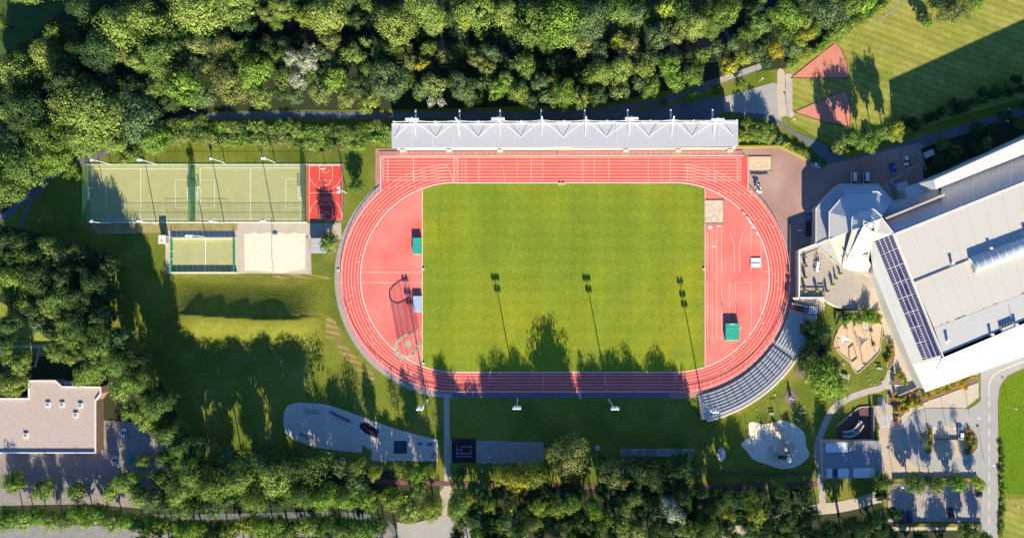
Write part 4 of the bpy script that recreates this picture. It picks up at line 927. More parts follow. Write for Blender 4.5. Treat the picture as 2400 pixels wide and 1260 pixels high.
# hammer cage
hc = thing('hammer_cage', 'open horseshoe cage of green nets on tall poles round the throwing circle', 'cage', (cp.x, cp.y, 0))
CHh = 8.0
cpts = [(977, 771), (958, 781), (944, 791), (936, 803), (936, 818), (943, 828), (955, 832), (970, 826), (982, 818), (986, 803)]
for k, a in enumerate(cpts):
    p = G(*a); b = MB(); b.tube((p.x, p.y, 0), (p.x, p.y, CHh), .06, n=6); b.build('pole', M_GREEN, hc)
    if k < len(cpts)-1:
        q = G(*cpts[k+1]); b = MB(); b.beam((p.x, p.y, CHh), (q.x, q.y, CHh), .42, .10); b.build('top_rail', M('cage_pale_green', (.16, .62, .46)), hc)
        b = MB(); n = 5
        pr = [p.lerp(q, i/n)+Vector((rnd.uniform(-.12, .12), rnd.uniform(-.12, .12), 0)) for i in range(n+1)]
        for i in range(n): b.poly([(pr[i].x, pr[i].y, 0.05), (pr[i+1].x, pr[i+1].y, 0.05), (p.lerp(q, (i+1)/n).x, p.lerp(q, (i+1)/n).y, CHh), (p.lerp(q, i/n).x, p.lerp(q, i/n).y, CHh)])
        b.build('net', N_CAGE, hc)
for k in (0, 9):
    p = G(*cpts[k]); q = G(cpts[k][0]+6, cpts[k][1]+(-2 if k == 0 else 5)); b = MB(); b.poly([(p.x, p.y, .05), (q.x, q.y, .05), (q.x, q.y, CHh), (p.x, p.y, CHh)]); b.build('gate_net', N_CAGE, hc)

# ================================================================== TOP RIGHT THROWING AREA
sheet('shot_runway', [(1822, 166), (1828, 160), (1835, 163), (1839, 172), (1842, 272), (1825, 276), (1820, 220)], M_PAVE, 0.066)
sheet('shot_strip', rect(1841.5, 174, 1857, 272), M_PATH, 0.068)
sheet('throwing_sector', [(1853, 183), (1959, 100), (1972, 118), (1982, 144), (1986.5, 170), (1987, 183)], M('cinder_red', (0.60, 0.21, 0.15), c2=(0.64, 0.25, 0.18), scale=0.3, fine=3), 0.070)
sheet('throwing_sector', [(1860, 263), (1981, 211), (1989, 232), (1993, 262), (1990, 297), (1930, 285)], M('cinder_red', (0.5, 0.2, 0.15)), 0.070)
for i, o in enumerate([x for x in bpy.data.objects if x.name.startswith('throwing_sector')]):
    pp = [[(1853, 183.5), (1959, 99), (1973, 118), (1983, 144), (1987.5, 170), (1987.5, 183.5), (1853, 183.5)], [(1860, 263), (1981, 210.5), (1990, 232), (1994, 262), (1991, 297.5), (1930, 285.5), (1860, 263)]][i]
    b = MB(); b.wallstrip([gpt(G(*p)) for p in pp], .25, 0, .12); b.build('kerb', M_BARK, o)
for (u, v, lab) in [(1848, 180, 'round pale throwing circle at the tip of the upper red sector'), (1853, 267, 'round pale throwing circle at the tip of the lower red sector')]:
    p = G(u, v); b = MB(); b.prism([(p.x+1.4*math.cos(2*math.pi*i/24), p.y+1.4*math.sin(2*math.pi*i/24)) for i in range(24)], 0, .09); o = b.build('shot_circle', M_PAVE); tag(o, lab, 'throwing circle', 'shot put circles')
path('meadow_track', [(2056, 52), (2085, 30), (2128, -8), (2170, -60)], 5, M('grey_track', (.35, .28, .22)), 0.030)

# yard wall with a yellow hedge
hb_pts = [(1722, 344), (1826, 343), (1860, 358), (1900, 377), (1938, 390)]
b = MB(); b.wallstrip([gpt(G(*p)) for p in hb_pts], .8, 0, .7); o = b.build('clipped_hedge', M('hedge_yellow', (.40, .34, .05), c2=(.28, .30, .05), scale=2, bump=.2)); tag(o, 'low clipped yellow hedge along the paved yard behind the sand pit', 'hedge')
# ================================================================== LOWER LEISURE AREA
sheet('playground', [(664, 990), (666, 962), (678, 948), (700, 942), (760, 946), (800, 958), (860, 980), (930, 1005), (1027, 1030), (1026, 1080), (870, 1078), (872, 1055), (850, 1042), (848, 1060), (800, 1056), (740, 1048), (690, 1030), (668, 1012)], M_SQUARE, 0.066)
def plate(name, label, pts, h, mat, cat='mat', group=None):
    b = MB(); b.prism([gpt(G(*p)) for p in pts], 0, h); o = b.build(name, mat); tag(o, label, cat, group); return o
plate('climbing_platform', 'long dark narrow platform slanting across the upper playground', [(771, 964), (775, 961), (822, 984), (818, 988)], .5, M_GREYM, 'platform')
plate('balance_beam', 'dark ribbed balance strip near the narrow tip of the playground', [(702, 1016), (706, 1013), (736, 1028), (733, 1031)], .4, M_GREYM, 'beam')
plate('fitness_pad', 'plum coloured pad with a dark bar in the middle of the playground', [(842, 998), (846, 990), (862, 989), (889, 1009), (883, 1027), (866, 1018), (850, 1010)], .12, M_PLUM, 'pad')
plate('fitness_bar', 'black ladder bar lying across the plum coloured pad', [(847, 999), (850, 997), (879, 1012), (876, 1016)], .7, M_DARKM, 'bar')
plate('rubber_mat', 'square dark slate mat on the lower playground', [(924, 1032), (954, 1032), (954, 1062), (922, 1062)], .14, M('slate_mat', (.05, .09, .12)), 'mat')
plate('blue_pad', 'small bright blue pad nearer the slate mat', rect(979, 1036, 990, 1040), .3, M_BLUEM, 'pad')
plate('blue_pad', 'small bright blue pad with a dark edge nearer the walkway', rect(1002, 1037, 1014, 1043), .3, M_BLUEM, 'pad')
for k in range(3): pass
rk = thing('bar_rack', 'dark rack of three parallel bars in the corner of the playground', 'rack', (*gpt(G(1016, 1068)), 0))
for k in range(3):
    b = MB(); b.beam(W(1010, 1062+k*4, .8), W(1022, 1062+k*4, .8), .2); b.build('bar', M_DARKM, rk)
    for u in (1010.5, 1021.5):
        p = G(u, 1062+k*4); b = MB(); b.tube((p.x, p.y, 0), (p.x, p.y, .8), .06); b.build('leg', M_DARKM, rk)
cf = thing('monkey_bars', 'row of dark climbing bars along the upper edge of the playground', 'climbing frame', (*gpt(G(735, 959)), 0))
for k in range(9):
    u = 716+k*4; p = G(u, 958+k*.3); q = G(u+1, 961+k*.3); b = MB(); b.tube((p.x, p.y, 0), (p.x, p.y, 1.9), .06); b.beam((p.x, p.y, 1.85), (q.x, q.y-.6, 1.85), .08); b.tube((q.x, q.y-.6, 0), (q.x, q.y-.6, 1.85), .06); b.build('bar_frame', M_DARKM, cf)
cf = thing('monkey_bars', 'slanting tangle of dark climbing bars beside the long dark platform', 'climbing frame', (*gpt(G(800, 972)), 0))
for k in range(10):
    u = 776+k*5; v = 962+k*2.4; p = G(u, v); q = G(u+3, v+4); b = MB(); b.tube((p.x, p.y, 0), (q.x, q.y, 2.2), .07); b.tube((q.x, q.y, 2.2), (q.x+.9, q.y-.4, 0), .07); b.build('bar_frame', M_DARKM, cf)
seats = [(729, 975), (746, 979), (702, 990), (768, 988), (790, 998), (720, 1013), (773, 1025), (852, 1026), (874, 1043), (897, 1079), (940, 1010), (982, 1021), (1012, 1030), (853, 1000), (761, 1005)]
for i, (u, v) in enumerate(seats):
    p = G(u, v); t = thing('seat_block', 'small pale seat block on the speckled playground paving', 'seat block', (p.x, p.y, 0), group='seat blocks on the playground')
    b = MB(); b.box(p, .95, .45, .0, .40, rnd.uniform(-.6, .6)); b.build('plinth', M_CONC, t)
    b = MB(); b.box(p, 1.0, .5, .40, .46, 0); b.build('seat', M_WHITE, t)
# dark equipment court and gravel court
sheet('dark_court', rect(1058, 1027, 1116, 1084), M_PLUM, 0.068)
eq = thing('bar_cage', 'pale blue bar cage on the dark plum court beside the walkway', 'bar cage', (*gpt(G(1085, 1055)), 0))
segs = [((1082, 1046), (1104, 1046)), ((1082, 1046), (1082, 1062)), ((1104, 1046), (1104, 1062)), ((1070, 1062), (1104, 1062)), ((1071, 1046), (1071, 1071)), ((1071, 1053), (1082, 1053)), ((1071, 1069), (1104, 1069))]
for a, c in segs:
    b = MB(); b.beam(W(*a, 2.2), W(*c, 2.2), .14); b.build('bar', M('pale_blue_steel', (.45, .55, .75)), eq)
for a in ((1082, 1046), (1104, 1046), (1071, 1046), (1071, 1069), (1104, 1069), (1104, 1062), (1082, 1062)):
    p = W(*a, 2.2); b = MB(); b.tube((p.x, p.y, 0), p, .07); b.build('post', M_GREYM, eq)
b = MB(); p, q = G(1057.5, 1030), G(1057.5, 1083); b.beam((p.x, p.y, .3), (q.x, q.y, .3), .3, .6); o = b.build('low_wall', M_CONC); tag(o, 'low pale wall between the walkway and the dark plum court', 'wall')
sheet('gravel', [(1116, 1032), (1160, 1031), (1200, 1034), (1274, 1035), (1274, 1083), (1200, 1085), (1116, 1084)], M_GRAVEL, 0.066)
for i, (u, v, lab) in enumerate([(1146, 1070, 'white slat bench lying across the gravel court'), (1135, 1084, 'pale stone at the lower edge of the gravel court near the dark court'), (1160, 1084, 'pale stone at the middle of the gravel court lower edge'), (1181, 1084, 'bluish stone further along the gravel court lower edge')]):
    p = G(u, v); b = MB(); b.box(p, 1.0 if i == 0 else .6, .35, 0, .4, R(8)); o = b.build('bench_slab' if i == 0 else 'stone_block', M_WHITE); tag(o, lab, 'bench' if i == 0 else 'stone')
# boule lanes
for k in range(6):
    u0 = 1454+k*29; b = MB(); b.prism([gpt(G(*p)) for p in ((u0, 1050+(k % 2)), (u0+28, 1050.5), (u0+28, 1068), (u0, 1067.5))], 0, .09); o = b.build('lane_slab', M_CONC if k % 2 else M_GRAVEL)
    structure(o)
    for j in range(3):
        bb = MB(); P, Q = G(u0+3, 1054+j*4.5), G(u0+25, 1054+j*4.5); bb.beam((P.x, P.y, .12), (Q.x, Q.y, .12), .35, .1); bb.build('plank', M('weathered_plank', (.25, .23, .23)), o)
ov = sheet('gravel_oval', [(1691+10*math.cos(2*math.pi*i/20), 1064+17*math.sin(2*math.pi*i/20)) for i in range(20)], M_CONC, 0.064)
b = MB(); p = G(1690, 1064); b.box(p, .9, 3.2, 0, .8, R(-6)); o = b.build('table_bench', M_STEEL); tag(o, 'narrow grey table standing on the small pale oval', 'table')
o = plate('low_cabinet', 'small grey cabinet on the grass beside the big tree', rect(1395, 1044, 1405, 1053), .6, M_CONC, 'cabinet')
# hedge line strip and low fence south of the lawn
sheet('worn_strip', [(1560, 1103), (1740, 1104), (1900, 1104), (1900, 1114), (1740, 1114), (1560, 1112)], M('worn_turf', (.18, .15, .04), c2=(.08, .10, .02)), 0.034)
for (u, v, lab) in [(1131, 1096, 'small white path lamp below the gravel court'), (900, 1092, 'small white path lamp below the playground'), (1630, 1102, 'small white path lamp below the boule lanes'), (1902, 1104, 'small white path lamp beside the garden path'), (1708, 1152, 'leaning pale path lamp among the dark trees'), (937, 1140, 'slim path lamp beside the running path'), (1922, 1155, 'slim lamp beside the garden path crossing'), (1778, 192, 'slim pale lamp on the verge below the light path'), (1851, 286, 'slim pale lamp on the grass by the lower throwing circle'), (462, 262, 'tiny white lamp on the verge of the shaded path'), (2362, 952, 'slim lamp at the edge of the bright crop'), (2367, 1177, 'slim lamp on the verge by the lower meadow'), (2346, 262, 'slim lamp on the shaded road beneath the meadow'), (2343, 290, 'slim lamp in the shaded bushes by the road')]:
    p = G(u, v); t = thing('path_lamp', lab, 'lamp', (p.x, p.y, 0), group='slim path lamps')
    b = MB(); b.tube((p.x, p.y, 0), (p.x, p.y, 4.5), .07, n=6); b.build('pole', M_STEEL, t); b = MB(); b.box(p, .7, .3, 4.45, 4.6); b.build('lamp_head', M_WHITE, t)

# adventure playground
sheet('play_sand', smooth_line([(1755, 992), (1765, 988), (1790, 993), (1815, 988), (1835, 984), (1860, 993), (1880, 1008), (1888, 1024), (1889, 1045), (1897, 1062), (1888, 1078), (1865, 1093), (1832, 1098), (1800, 1088), (1765, 1075), (1750, 1056), (1738, 1044), (1739, 1036), (1752, 1026), (1755, 1012)], 4, True), M_SANDG, 0.066)
ad = thing('climbing_tower', 'steel and timber adventure tower with tube bridges and two chutes on pale sand', 'climbing tower', (*gpt(G(1840, 1050)), 0))
def tubechain(name, pts, r, mat, par):
    q = [W(*p) for p in pts]; b = MB()
    for a, c in zip(q[:-1], q[1:]): b.tube(a, c, r, n=8); 
    return b.build(name, mat, par, True)
tubechain('tube_bridge', [(1838, 1040, 2.2), (1844, 1055, 2.5), (1850, 1068, 2.7), (1852, 1077, 3)], .85, M_GREYM, ad)
tubechain('tube_bridge', [(1824, 1070, 2), (1835, 1071, 2.3), (1848, 1073, 2.8)], .75, M_DARKM, ad)
tubechain('chute', [(1854, 1072, 3), (1862, 1065, 2.4), (1867, 1053, 1.4), (1866, 1042, .6)], .55, M_STEEL, ad)
tubechain('chute', [(1843, 1040, 2), (1848, 1034, 1.2), (1855, 1026, .4)], .45, M_STEEL, ad)
p = W(1852, 1077, 4); b = MB(); b.tube((p.x, p.y, 0), (p.x, p.y, 3.2), 1.15, n=12); b.ball((p.x, p.y, 3.2), 1.2, .5, 12, 6); b.build('turret', M_STEEL, ad)
for a in ((1816, 1066), (1822, 1078), (1812, 1075), (1826, 1064), (1834, 1035), (1842, 1045), (1830, 1043)):
    p = W(*a, 2.5); b = MB(); b.tube((p.x, p.y, 0), (p.x+rnd.uniform(-.6, .6), p.y+rnd.uniform(-.6, .6), 3.2), .14, n=6); b.build('post', M_TIMBER, ad)
p = W(1813, 1060, 1.8); b = MB(); b.box(p, 1.6, 3.2, 1.2, 1.5, R(-12)); b.build('platform', M_CONC, ad)
ad2 = thing('timber_climber', 'pale timber climbing sculpture stretching to the edge of the pale sand', 'climber', (*gpt(G(1822, 1008)), 0))
tubechain('log', [(1816, 995, .6), (1819, 1005, 1.0), (1823, 1014, 1.6)], .55, M_PALEWOOD, ad2)
for k in range(6):
    b = MB(); a = W(1818+k*2.2, 1010+k*1.5, 1.8); c = W(1823+k*2.4, 1024+k*1.2, 1.6); b.beam(a, c, .28, .2); b.build('log', M_PALEWOOD, ad2)
for a, c in (((1817, 1012), (1802, 1008)), ((1830, 1012), (1836, 1006)), ((1830, 1022), (1838, 1036)), ((1820, 1016), (1812, 1024))):
    b = MB(); b.tube(W(*a, 1.8), W(*c, .1), .12, n=6); b.build('rope', M_GREYM, ad2)
o = plate('timber_deck', 'small bright timber deck in the middle of the pale sand', [(1805, 1043), (1812, 1046), (1815, 1049), (1805, 1049)], .9, M_PALEWOOD, 'deck')
for (a, lab) in [((1760, 1034), 'low spring seat at the outer edge of the pale sand'), ((1762, 1053), 'low rocker frame on the pale sand below the spring seat'), ((1801, 1009), 'small swing seat beside the timber climber'), ((1790, 1020), 'small dark hopping post on the pale sand'), ((1815, 1026), 'dark rope post between the timber climber and the deck')]:
    p = G(*a); t = thing('play_post', lab, 'play equipment', (p.x, p.y, 0))
    b = MB(); b.tube((p.x, p.y, 0), (p.x, p.y, .9), .12, n=6); b.build('post', M_TIMBER, t); b = MB(); b.beam((p.x-.6, p.y+.4, .8), (p.x+.6, p.y-.3, .8), .15); b.build('bar', M_GREYM, t)
def bench(u, v, rot, label, mat=M_CONC, L=2.0):
    p = G(u, v); t = thing('park_bench', label, 'bench', (p.x, p.y, 0)); c, s_ = math.cos(rot), math.sin(rot)
    for k in range(3):
        o_ = Vector((-s_, c, 0))*(k-1)*.17; b = MB(); b.beam(Vector((p.x-c*L/2, p.y-s_*L/2, .45))+o_, Vector((p.x+c*L/2, p.y+s_*L/2, .45))+o_, .15, .06); b.build('slat', mat, t)
    for k in (-1, 1):
        b = MB(); b.box((p.x+c*L*.38*k, p.y+s_*L*.38*k), .12, .45, 0, .42, rot); b.build('leg', M_GREYM, t)
    b = MB(); o_ = Vector((-s_, c, 0))*.32; b.beam(Vector((p.x-c*L/2, p.y-s_*L/2, .75))+o_, Vector((p.x+c*L/2, p.y+s_*L/2, .75))+o_, .05, .3); b.build('backrest', mat, t)
bench(1808, 969, R(0), 'pale park bench on the lawn near the square statue slabs')
bench(1867, 982, R(-32), 'slanting pale park bench just above the pale play sand')
bench(2060, 863, R(-10), 'bench under the shrubs by the garden path')
b = MB(); p = G(1830, 958)
ga = thing('metal_archway', 'slim angled metal frame on the lawn by the bench', 'frame', (p.x, p.y, 0))
b = MB(); b.tube(G(1829, 975), W(1829, 975, 2.6), .06); b.build('post', M_DARKM, ga); b = MB(); b.tube(G(1816, 978), W(1816, 978, 2.6), .06); b.build('post', M_DARKM, ga); b = MB(); b.beam(W(1829, 975, 2.6), W(1816, 978, 2.6), .12); b.build('bar', M_DARKM, ga)
for (u, v, rot, lab, lab2) in [(1880, 868, 0, 'carved white stone figure on the slab half under the big tree', 's'), (1853, 930, 0, 'carved white stone figure on the open diamond slab', 't')]:
    d = 19
    pts = [(u-2, v-d-2), (u+d, v+1), (u+1, v+d+3), (u-d, v+2)]
    b = MB(); b.prism([gpt(G(*p)) for p in pts], 0, .1); sl = b.build('stone_slab', M('brown_slab', (.24, .185, .175))); structure(sl)
    p = G(u-1, v); t = thing('statue', lab, 'statue', (p.x, p.y, .1))
    b = MB(); b.box(p, 1.0, 1.0, .1, .7); b.build('plinth', M_CONC, t)
    b = MB(); b.ball((p.x, p.y, 1.3), .62, 1.1, 10, 8); b.ball((p.x+.15, p.y-.2, 2.2), .42, 1.1, 8, 6); b.tube((p.x, p.y, 1.6), (p.x+.1, p.y-.1, 2.3), .4, .3); b.build('figure', M_ROCK, t, True)

# sandy playground by the hall
lobes = smooth_line([(1962, 778), (1972, 762), (1990, 752), (2010, 752), (2040, 757), (2058, 758), (2068, 766), (2064, 800), (2062, 822), (2050, 836), (2034, 852), (2011, 873), (1998, 862), (1990, 846), (1972, 832), (1958, 815), (1955, 800)], 3, True)
sheet('play_sand', lobes, M_SANDP, 0.066)
b = MB(); b.wallstrip([gpt(G(*p)) for p in lobes[9:]+lobes[:1]], .3, 0, .3); o = b.build('kerb', M_PALEWOOD); structure(o)
def sail(label, pts, mat, h=2.6):
    q = [W(*p, h+dz) for p, dz in zip(pts, (0, .6, .2))]; c = sum(q, Vector())/3; t = thing('shade_sail', label, 'shade sail', (c.x, c.y, 0), group='shade sails over the sand')
    b = MB(); n = 6; rim = []
    for i in range(3):
        a, d = q[i], q[(i+1) % 3]
        for k in range(n):
            s_ = k/n; e = a.lerp(d, s_); rim.append(e.lerp(c, .42*4*s_*(1-s_)*.55))
    b.v = [tuple(x) for x in rim]+[tuple(c+Vector((0, 0, -.15)))]; N = len(rim); b.f = [(k, (k+1) % N, N) for k in range(N)]
    b.build('sailcloth', mat, t)
    for x in q: bb = MB(); bb.tube((x.x, x.y, 0), x, .06, n=6); bb.build('mast', M_STEEL, t)
sail('white triangular shade sail on the near side of the sandy playground', [(1971, 783), (1997, 798), (1973, 808)], M_WHITE)
sail('grey triangular shade sail over the middle of the sandy playground', [(2008, 785), (2036, 793), (2017, 813)], M('sail_grey', (.28, .25, .23)))
sail('cream sail by the green bushes of the sandy playground', [(2018, 766), (2040, 766), (2030, 782)], M_PAVE)
for (pts, nm, lab) in [([(1989, 815), (1999, 806), (2008, 838), (1996, 848), (1990, 838), (1989, 815)], 'timber_border', 'zigzag timber border in the sandy playground'), ([(2004, 778), (2015, 818), (2017, 818)], 'timber_border', 'straight timber border under the grey sail'), ([(1959, 800), (1963, 815), (1968, 817)], 'timber_border', 'short timber border at the outer edge of the sand'), ([(2040, 783), (2051, 826)], 'timber_border', 'long timber border beyond the grey sail'), ([(2016, 820), (2022, 853), (2030, 854)], 'timber_border', 'timber border running to the point of the sand')]:
    b = MB(); b.wallstrip([gpt(G(*p)) for p in pts], .2, 0, .35); o = b.build(nm, M('border_timber', (.36, .23, .13))); tag(o, lab, 'timber border')
for (u, v, lab) in [(2041, 776, 'dark bushy play tuft at the upper end of the long timber border'), (2047, 808, 'dark bushy play tuft halfway down the long timber border'), (1982, 768, 'cluster of dark wooden stools in the shade of the sand corner')]:
    p = G(u, v); b = MB()
    for k in range(7): b.tube((p.x+rnd.uniform(-.7, .7), p.y+rnd.uniform(-.6, .6), 0), (p.x+rnd.uniform(-.7, .7), p.y+rnd.uniform(-.6, .6), rnd.uniform(.5, 1.3)), .16, n=5)
    o = b.build('log_stack', M_TIMBER); tag(o, lab, 'play logs')
sp = thing('stone_trough', 'long stone trough on a pale slab under the edge of the big tree', 'trough', (*gpt(G(1978, 882)), 0))
b = MB(); b.prism([gpt(G(*p)) for p in ((1962, 874), (1992, 876), (1989, 890), (1965, 882))], 0, .12); b.build('slab', M_PAVE2, sp); b = MB(); b.beam(W(1975, 877, .4), W(1987, 882, .4), .8, .6); b.build('basin', M_GREYM, sp)
for i, (u, v) in enumerate([(1946, 788), (1938, 812), (1931, 835)]):
    p = G(u, v); t = thing('flagpole', ('flagpole nearest the curved stand stairs', 'middle flagpole between the stand and the sandy playground', 'flagpole nearest the big tree')[i]+' with a furled white flag', 'flagpole', (p.x, p.y, 0), group='flagpoles by the curved stand')
    b = MB(); b.tube((p.x, p.y, 0), (p.x, p.y, 8.5), .07, .05, 6); b.build('pole', M_STEEL, t)
    b = MB(); b.poly([(p.x+.05, p.y, 8.3), (p.x+.5, p.y-.15, 8.0), (p.x+.45, p.y+.1, 5.2), (p.x+.05, p.y, 5.0)]); b.poly([(p.x, p.y+.05, 8.3), (p.x+.1, p.y+.35, 7.9), (p.x+.1, p.y+.25, 5.3), (p.x, p.y+.05, 5.0)]); b.build('flag', M_WHITE, t)
# pale stones scattered on the lawn
rs = [(1799, 959), (1873, 966), (1883, 965), (1888, 966), (1876, 957), (1915, 977), (1905, 973), (1859, 965), (1816, 924), (1836, 1060), (2035, 879), (2040, 900), (2050, 899), (2037, 888), (1946, 768), (1945, 776), (1976, 850), (1978, 853), (2067, 892), (2070, 790), (2052, 853), (1774, 958), (1878, 965), (1885, 950)]
for i, (u, v) in enumerate(rs):
    p = G(u, v); s0 = rnd.uniform(.22, .42); b = MB(); b.ball((p.x, p.y, s0*.3), s0, .7, 6, 4); o = b.build('boulder', M_ROCK)
    tag(o, 'small pale stone on the grass round the playgrounds', 'stone', 'pale stones on the lawn')
# terrace furniture
def pot(u, v, label, r=.62, h=4.0, c=(.30, .34, .04)):
    p = W(u, v, h+1.2); t = thing('potted_shrub', label, 'potted plant', (p.x, p.y, h), group='potted shrubs on the terrace')
    b = MB(); b.tube((p.x, p.y, h), (p.x, p.y, h+.6), .38, .45, 10); b.build('pot', M_GREYM, t)
    b = MB(); b.ball((p.x, p.y, h+1.25), r, 1.25, 10, 7)
    b.v = [tuple(Vector(x)+Vector((rnd.uniform(-.09, .09), rnd.uniform(-.09, .09), rnd.uniform(-.09, .09)))) for x in b.v]
    b.build('foliage', M('pot_leaf_%d' % int(c[0]*100), c, c2=tuple(x*.6 for x in c), scale=6), t)
for u, v, l in [(1890, 624, 'bright potted shrub under the pale pole end'), (1889, 651, 'bright potted shrub halfway along the parapet'), (1888, 681, 'bright potted shrub in the shaded corner of the terrace'), (1916, 680, 'bright potted shrub beside the low fence'), (1953, 667, 'bright potted shrub between two long shadows'), (1971, 641, 'bright potted shrub nearest the white canopy')]: pot(u, v, l)
pot(1940, 682, 'olive potted shrub beyond the low fence', .55, c=(.2, .17, .03)); pot(1961, 652, 'dark slim potted shrub on the terrace', .4, c=(.06, .08, .02))
tb = thing('long_table', 'long white table with crowded chairs on the terrace', 'table', (*gpt(W(1915, 625, 4)), 4))
b = MB(); b.beam(W(1918, 614, 4.75), W(1915, 637, 4.75), 1.0, .07); b.build('tabletop', M_WHITE, tb)
for a in ((1917, 617), (1915, 634)):
    p = W(*a, 4.4); b = MB(); b.box(p, .8, .1, 4, 4.7); b.build('leg', M_GREYM, tb)
def chair(u, v, rot, label, mat):
    p = W(u, v, 4.4); t = thing('terrace_chair', label, 'chair', (p.x, p.y, 4), group='chairs on the terrace'); c, s_ = math.cos(rot), math.sin(rot)
    b = MB(); b.box(p, .5, .5, 4.42, 4.48, rot); b.build('seat', mat, t); b = MB(); b.box((p.x-.24*c, p.y-.24*s_), .05, .5, 4.48, 4.9, rot); b.build('backrest', mat, t)
    for a in (-1, 1):
        for d in (-1, 1): b = MB(); b.box((p.x+(a*c-d*s_)*.2, p.y+(a*s_+d*c)*.2), .05, .05, 4, 4.42); b.build('leg', M_GREYM, t)
for k in range(5):
    chair(1911.5-k*.4, 616+k*4.6, 0, 'terrace chair on the parapet side of the long white table', M_WHITE if k % 2 else M_GREYM); chair(1921-k*.4, 616+k*4.6, math.pi, 'terrace chair on the pavilion side of the long white table', M_GREYM if k % 2 else M_WHITE)
for i, (u, v) in enumerate([(1886, 596), (1889, 602), (1884, 608), (1886, 615), (1882, 632), (1884, 640), (1887, 645), (1883, 660), (1885, 667), (1912, 605), (1917, 603)]): chair(u, v, i*1.1, 'dark terrace chair standing loose near the white parapet', M_DARKM)
b = MB(); b.tube(W(1881, 622, 5.5), W(1950, 604, 6.0), .10, n=6); pl = b.build('awning_pole', M_PAVE); tag(pl, 'long pale awning pole slanting across the terrace', 'pole')
for a, c, lab in (((1879, 681), (1932, 681), 'low dark timber fence across the terrace'), ((1879, 694), (1930, 694), 'low dark timber fence along the terrace edge'), ((1931, 670), (1932, 695), 'short dark timber fence returning to the terrace edge'), ((1919, 673), (1931, 673), 'little dark timber bench back by the fence corner')):
    t = thing('low_fence', lab, 'fence', (*gpt(W(*a, 4)), 4), group='low timber fences on the terrace')
    P, Q = W(*a, 4.6), W(*c, 4.6); b = MB(); b.beam(P, Q, .16, .25); b.build('rail', M('dark_timber', (.10, .075, .06)), t)
    n = max(2, int((Q-P).length/1.8))
    for k in range(n+1): e = P.lerp(Q, k/n); b = MB(); b.box(e, .14, .14, 4, 4.7); b.build('post', M('dark_timber', (.10, .075, .06)), t)
wt = thing('raised_planter', 'long low wall behind the green bushes of the sandy playground', 'planter', (*gpt(G(2000, 727)), 0))
b = MB(); b.beam(W(1958, 730, .6), W(2030, 728, .6), .5, 1.2); b.build('wall', M_GREYM, wt); b = MB(); b.beam(W(1959, 730, .6), W(1959, 752, .6), .3, 1.0); b.build('wall', M_GREYM, wt)

# sunken brown yard with the curved ramp
sheet('sunken_yard', [(1962, 1033), (1961, 998), (1972, 988), (1990, 973), (2008, 957), (2016, 953), (2042, 952), (2042, 1033)], M_DARKPAVE, 0.066)
b = MB(); b.wallstrip([gpt(G(*p)) for p in ((1961, 998), (1972, 988), (1990, 973), (2008, 957), (2016, 953), (2042, 952))], .35, 0, .35); o = b.build('stone_border', M_PAVE); tag(o, 'pale stepped stone border round the sunken brown yard', 'border')
b = MB(); P, Q = G(2042, 953), G(2042, 1033); b.beam((P.x, P.y, 1), (Q.x, Q.y, 1), .4, 2.0); o = b.build('yard_screen', M_GREYM); tag(o, 'dark screen wall between the brown yard and the entrance walk', 'wall')
rp = thing('curved_ramp', 'curved ramp with pale kerbs sweeping through the dark brown yard', 'ramp', (*gpt(G(2000, 1015)), 0))
inn = smooth_line([(1976, 1011), (1990, 1010), (2001, 1005), (2008, 997), (2013, 990)], 4); out = smooth_line([(1976, 1022), (1992, 1023), (2006, 1018), (2016, 1008), (2024, 995)], 4)
b = MB(); N = len(inn)
for k in range(N-1):
    h0, h1 = 1.0+.8*k/N, 1.0+.8*(k+1)/N; b.poly([W(*out[k], h0), W(*out[k+1], h1), W(*inn[k+1], h1), W(*inn[k], h0)])
b.build('deck', M('ramp_slate', (.20, .24, .27)), rp)
for e in (inn, out):
    b = MB(); q = [W(*x, 1.3+.8*k/N) for k, x in enumerate(e)]
    for x, y in zip(q[:-1], q[1:]): b.beam(x, y, .3, .7)
    b.build('kerb', M_CREAM, rp)
p = W(2019, 989, 1.5); b = MB(); b.tube((p.x, p.y, 0), (p.x, p.y, 1.8), .5); b.build('bollard', M_WHITE, rp)
b = MB(); q = [W(1998, 1008, 2), W(2009, 1017, 2.3)]; b.beam(*q, .15); b.build('rail', M_WHITE, rp)
# service building
sb = thing('service_building', 'flat grey roofed building with white raised roof panels beside the garden path', 'building', (*gpt(G(1990, 1078)), 0))
bb = MB(); volume(bb, [(1929, 1034, 3.2), (2052, 1033, 3.2), (2064, 1040, 3.2), (2066, 1100, 3.2), (2052, 1119, 3.2), (1932, 1120, 3.2)], 0); bb.build('wall', M_CONC, sb)
slab('roof', [(1928, 1033, 3.5), (2053, 1032, 3.5), (2066, 1040, 3.5), (2067, 1100, 3.5), (2053, 1120, 3.5), (1931, 1121, 3.5)], .3, M('shade_grey_roof', (.25, .25, .27), c2=(.31, .30, .31)), sb)
for r_ in (rect(1936, 1037, 1987, 1059), rect(1938.5, 1097.5, 1950.5, 1119), rect(1965, 1097.5, 1989, 1119), rect(2000.5, 1097, 2050.5, 1118.5)):
    slab('raised_panel', [(*p, 3.9) for p in r_], .4, M_ROOFW, sb)
slab('timber_deck', [(*p, 3.62) for p in rect(1989, 1036, 2007, 1056)], .1, M_PALEWOOD, sb)
b = MB(); b.beam(W(1930, 1035, 3.7), W(2012, 1034.5, 3.7), .3, .4); b.build('parapet', M_PAVE, sb)
slab('roof_light', [(*p, 3.6) for p in rect(1953, 1098, 1962, 1118)], .1, M_GLASS, sb)
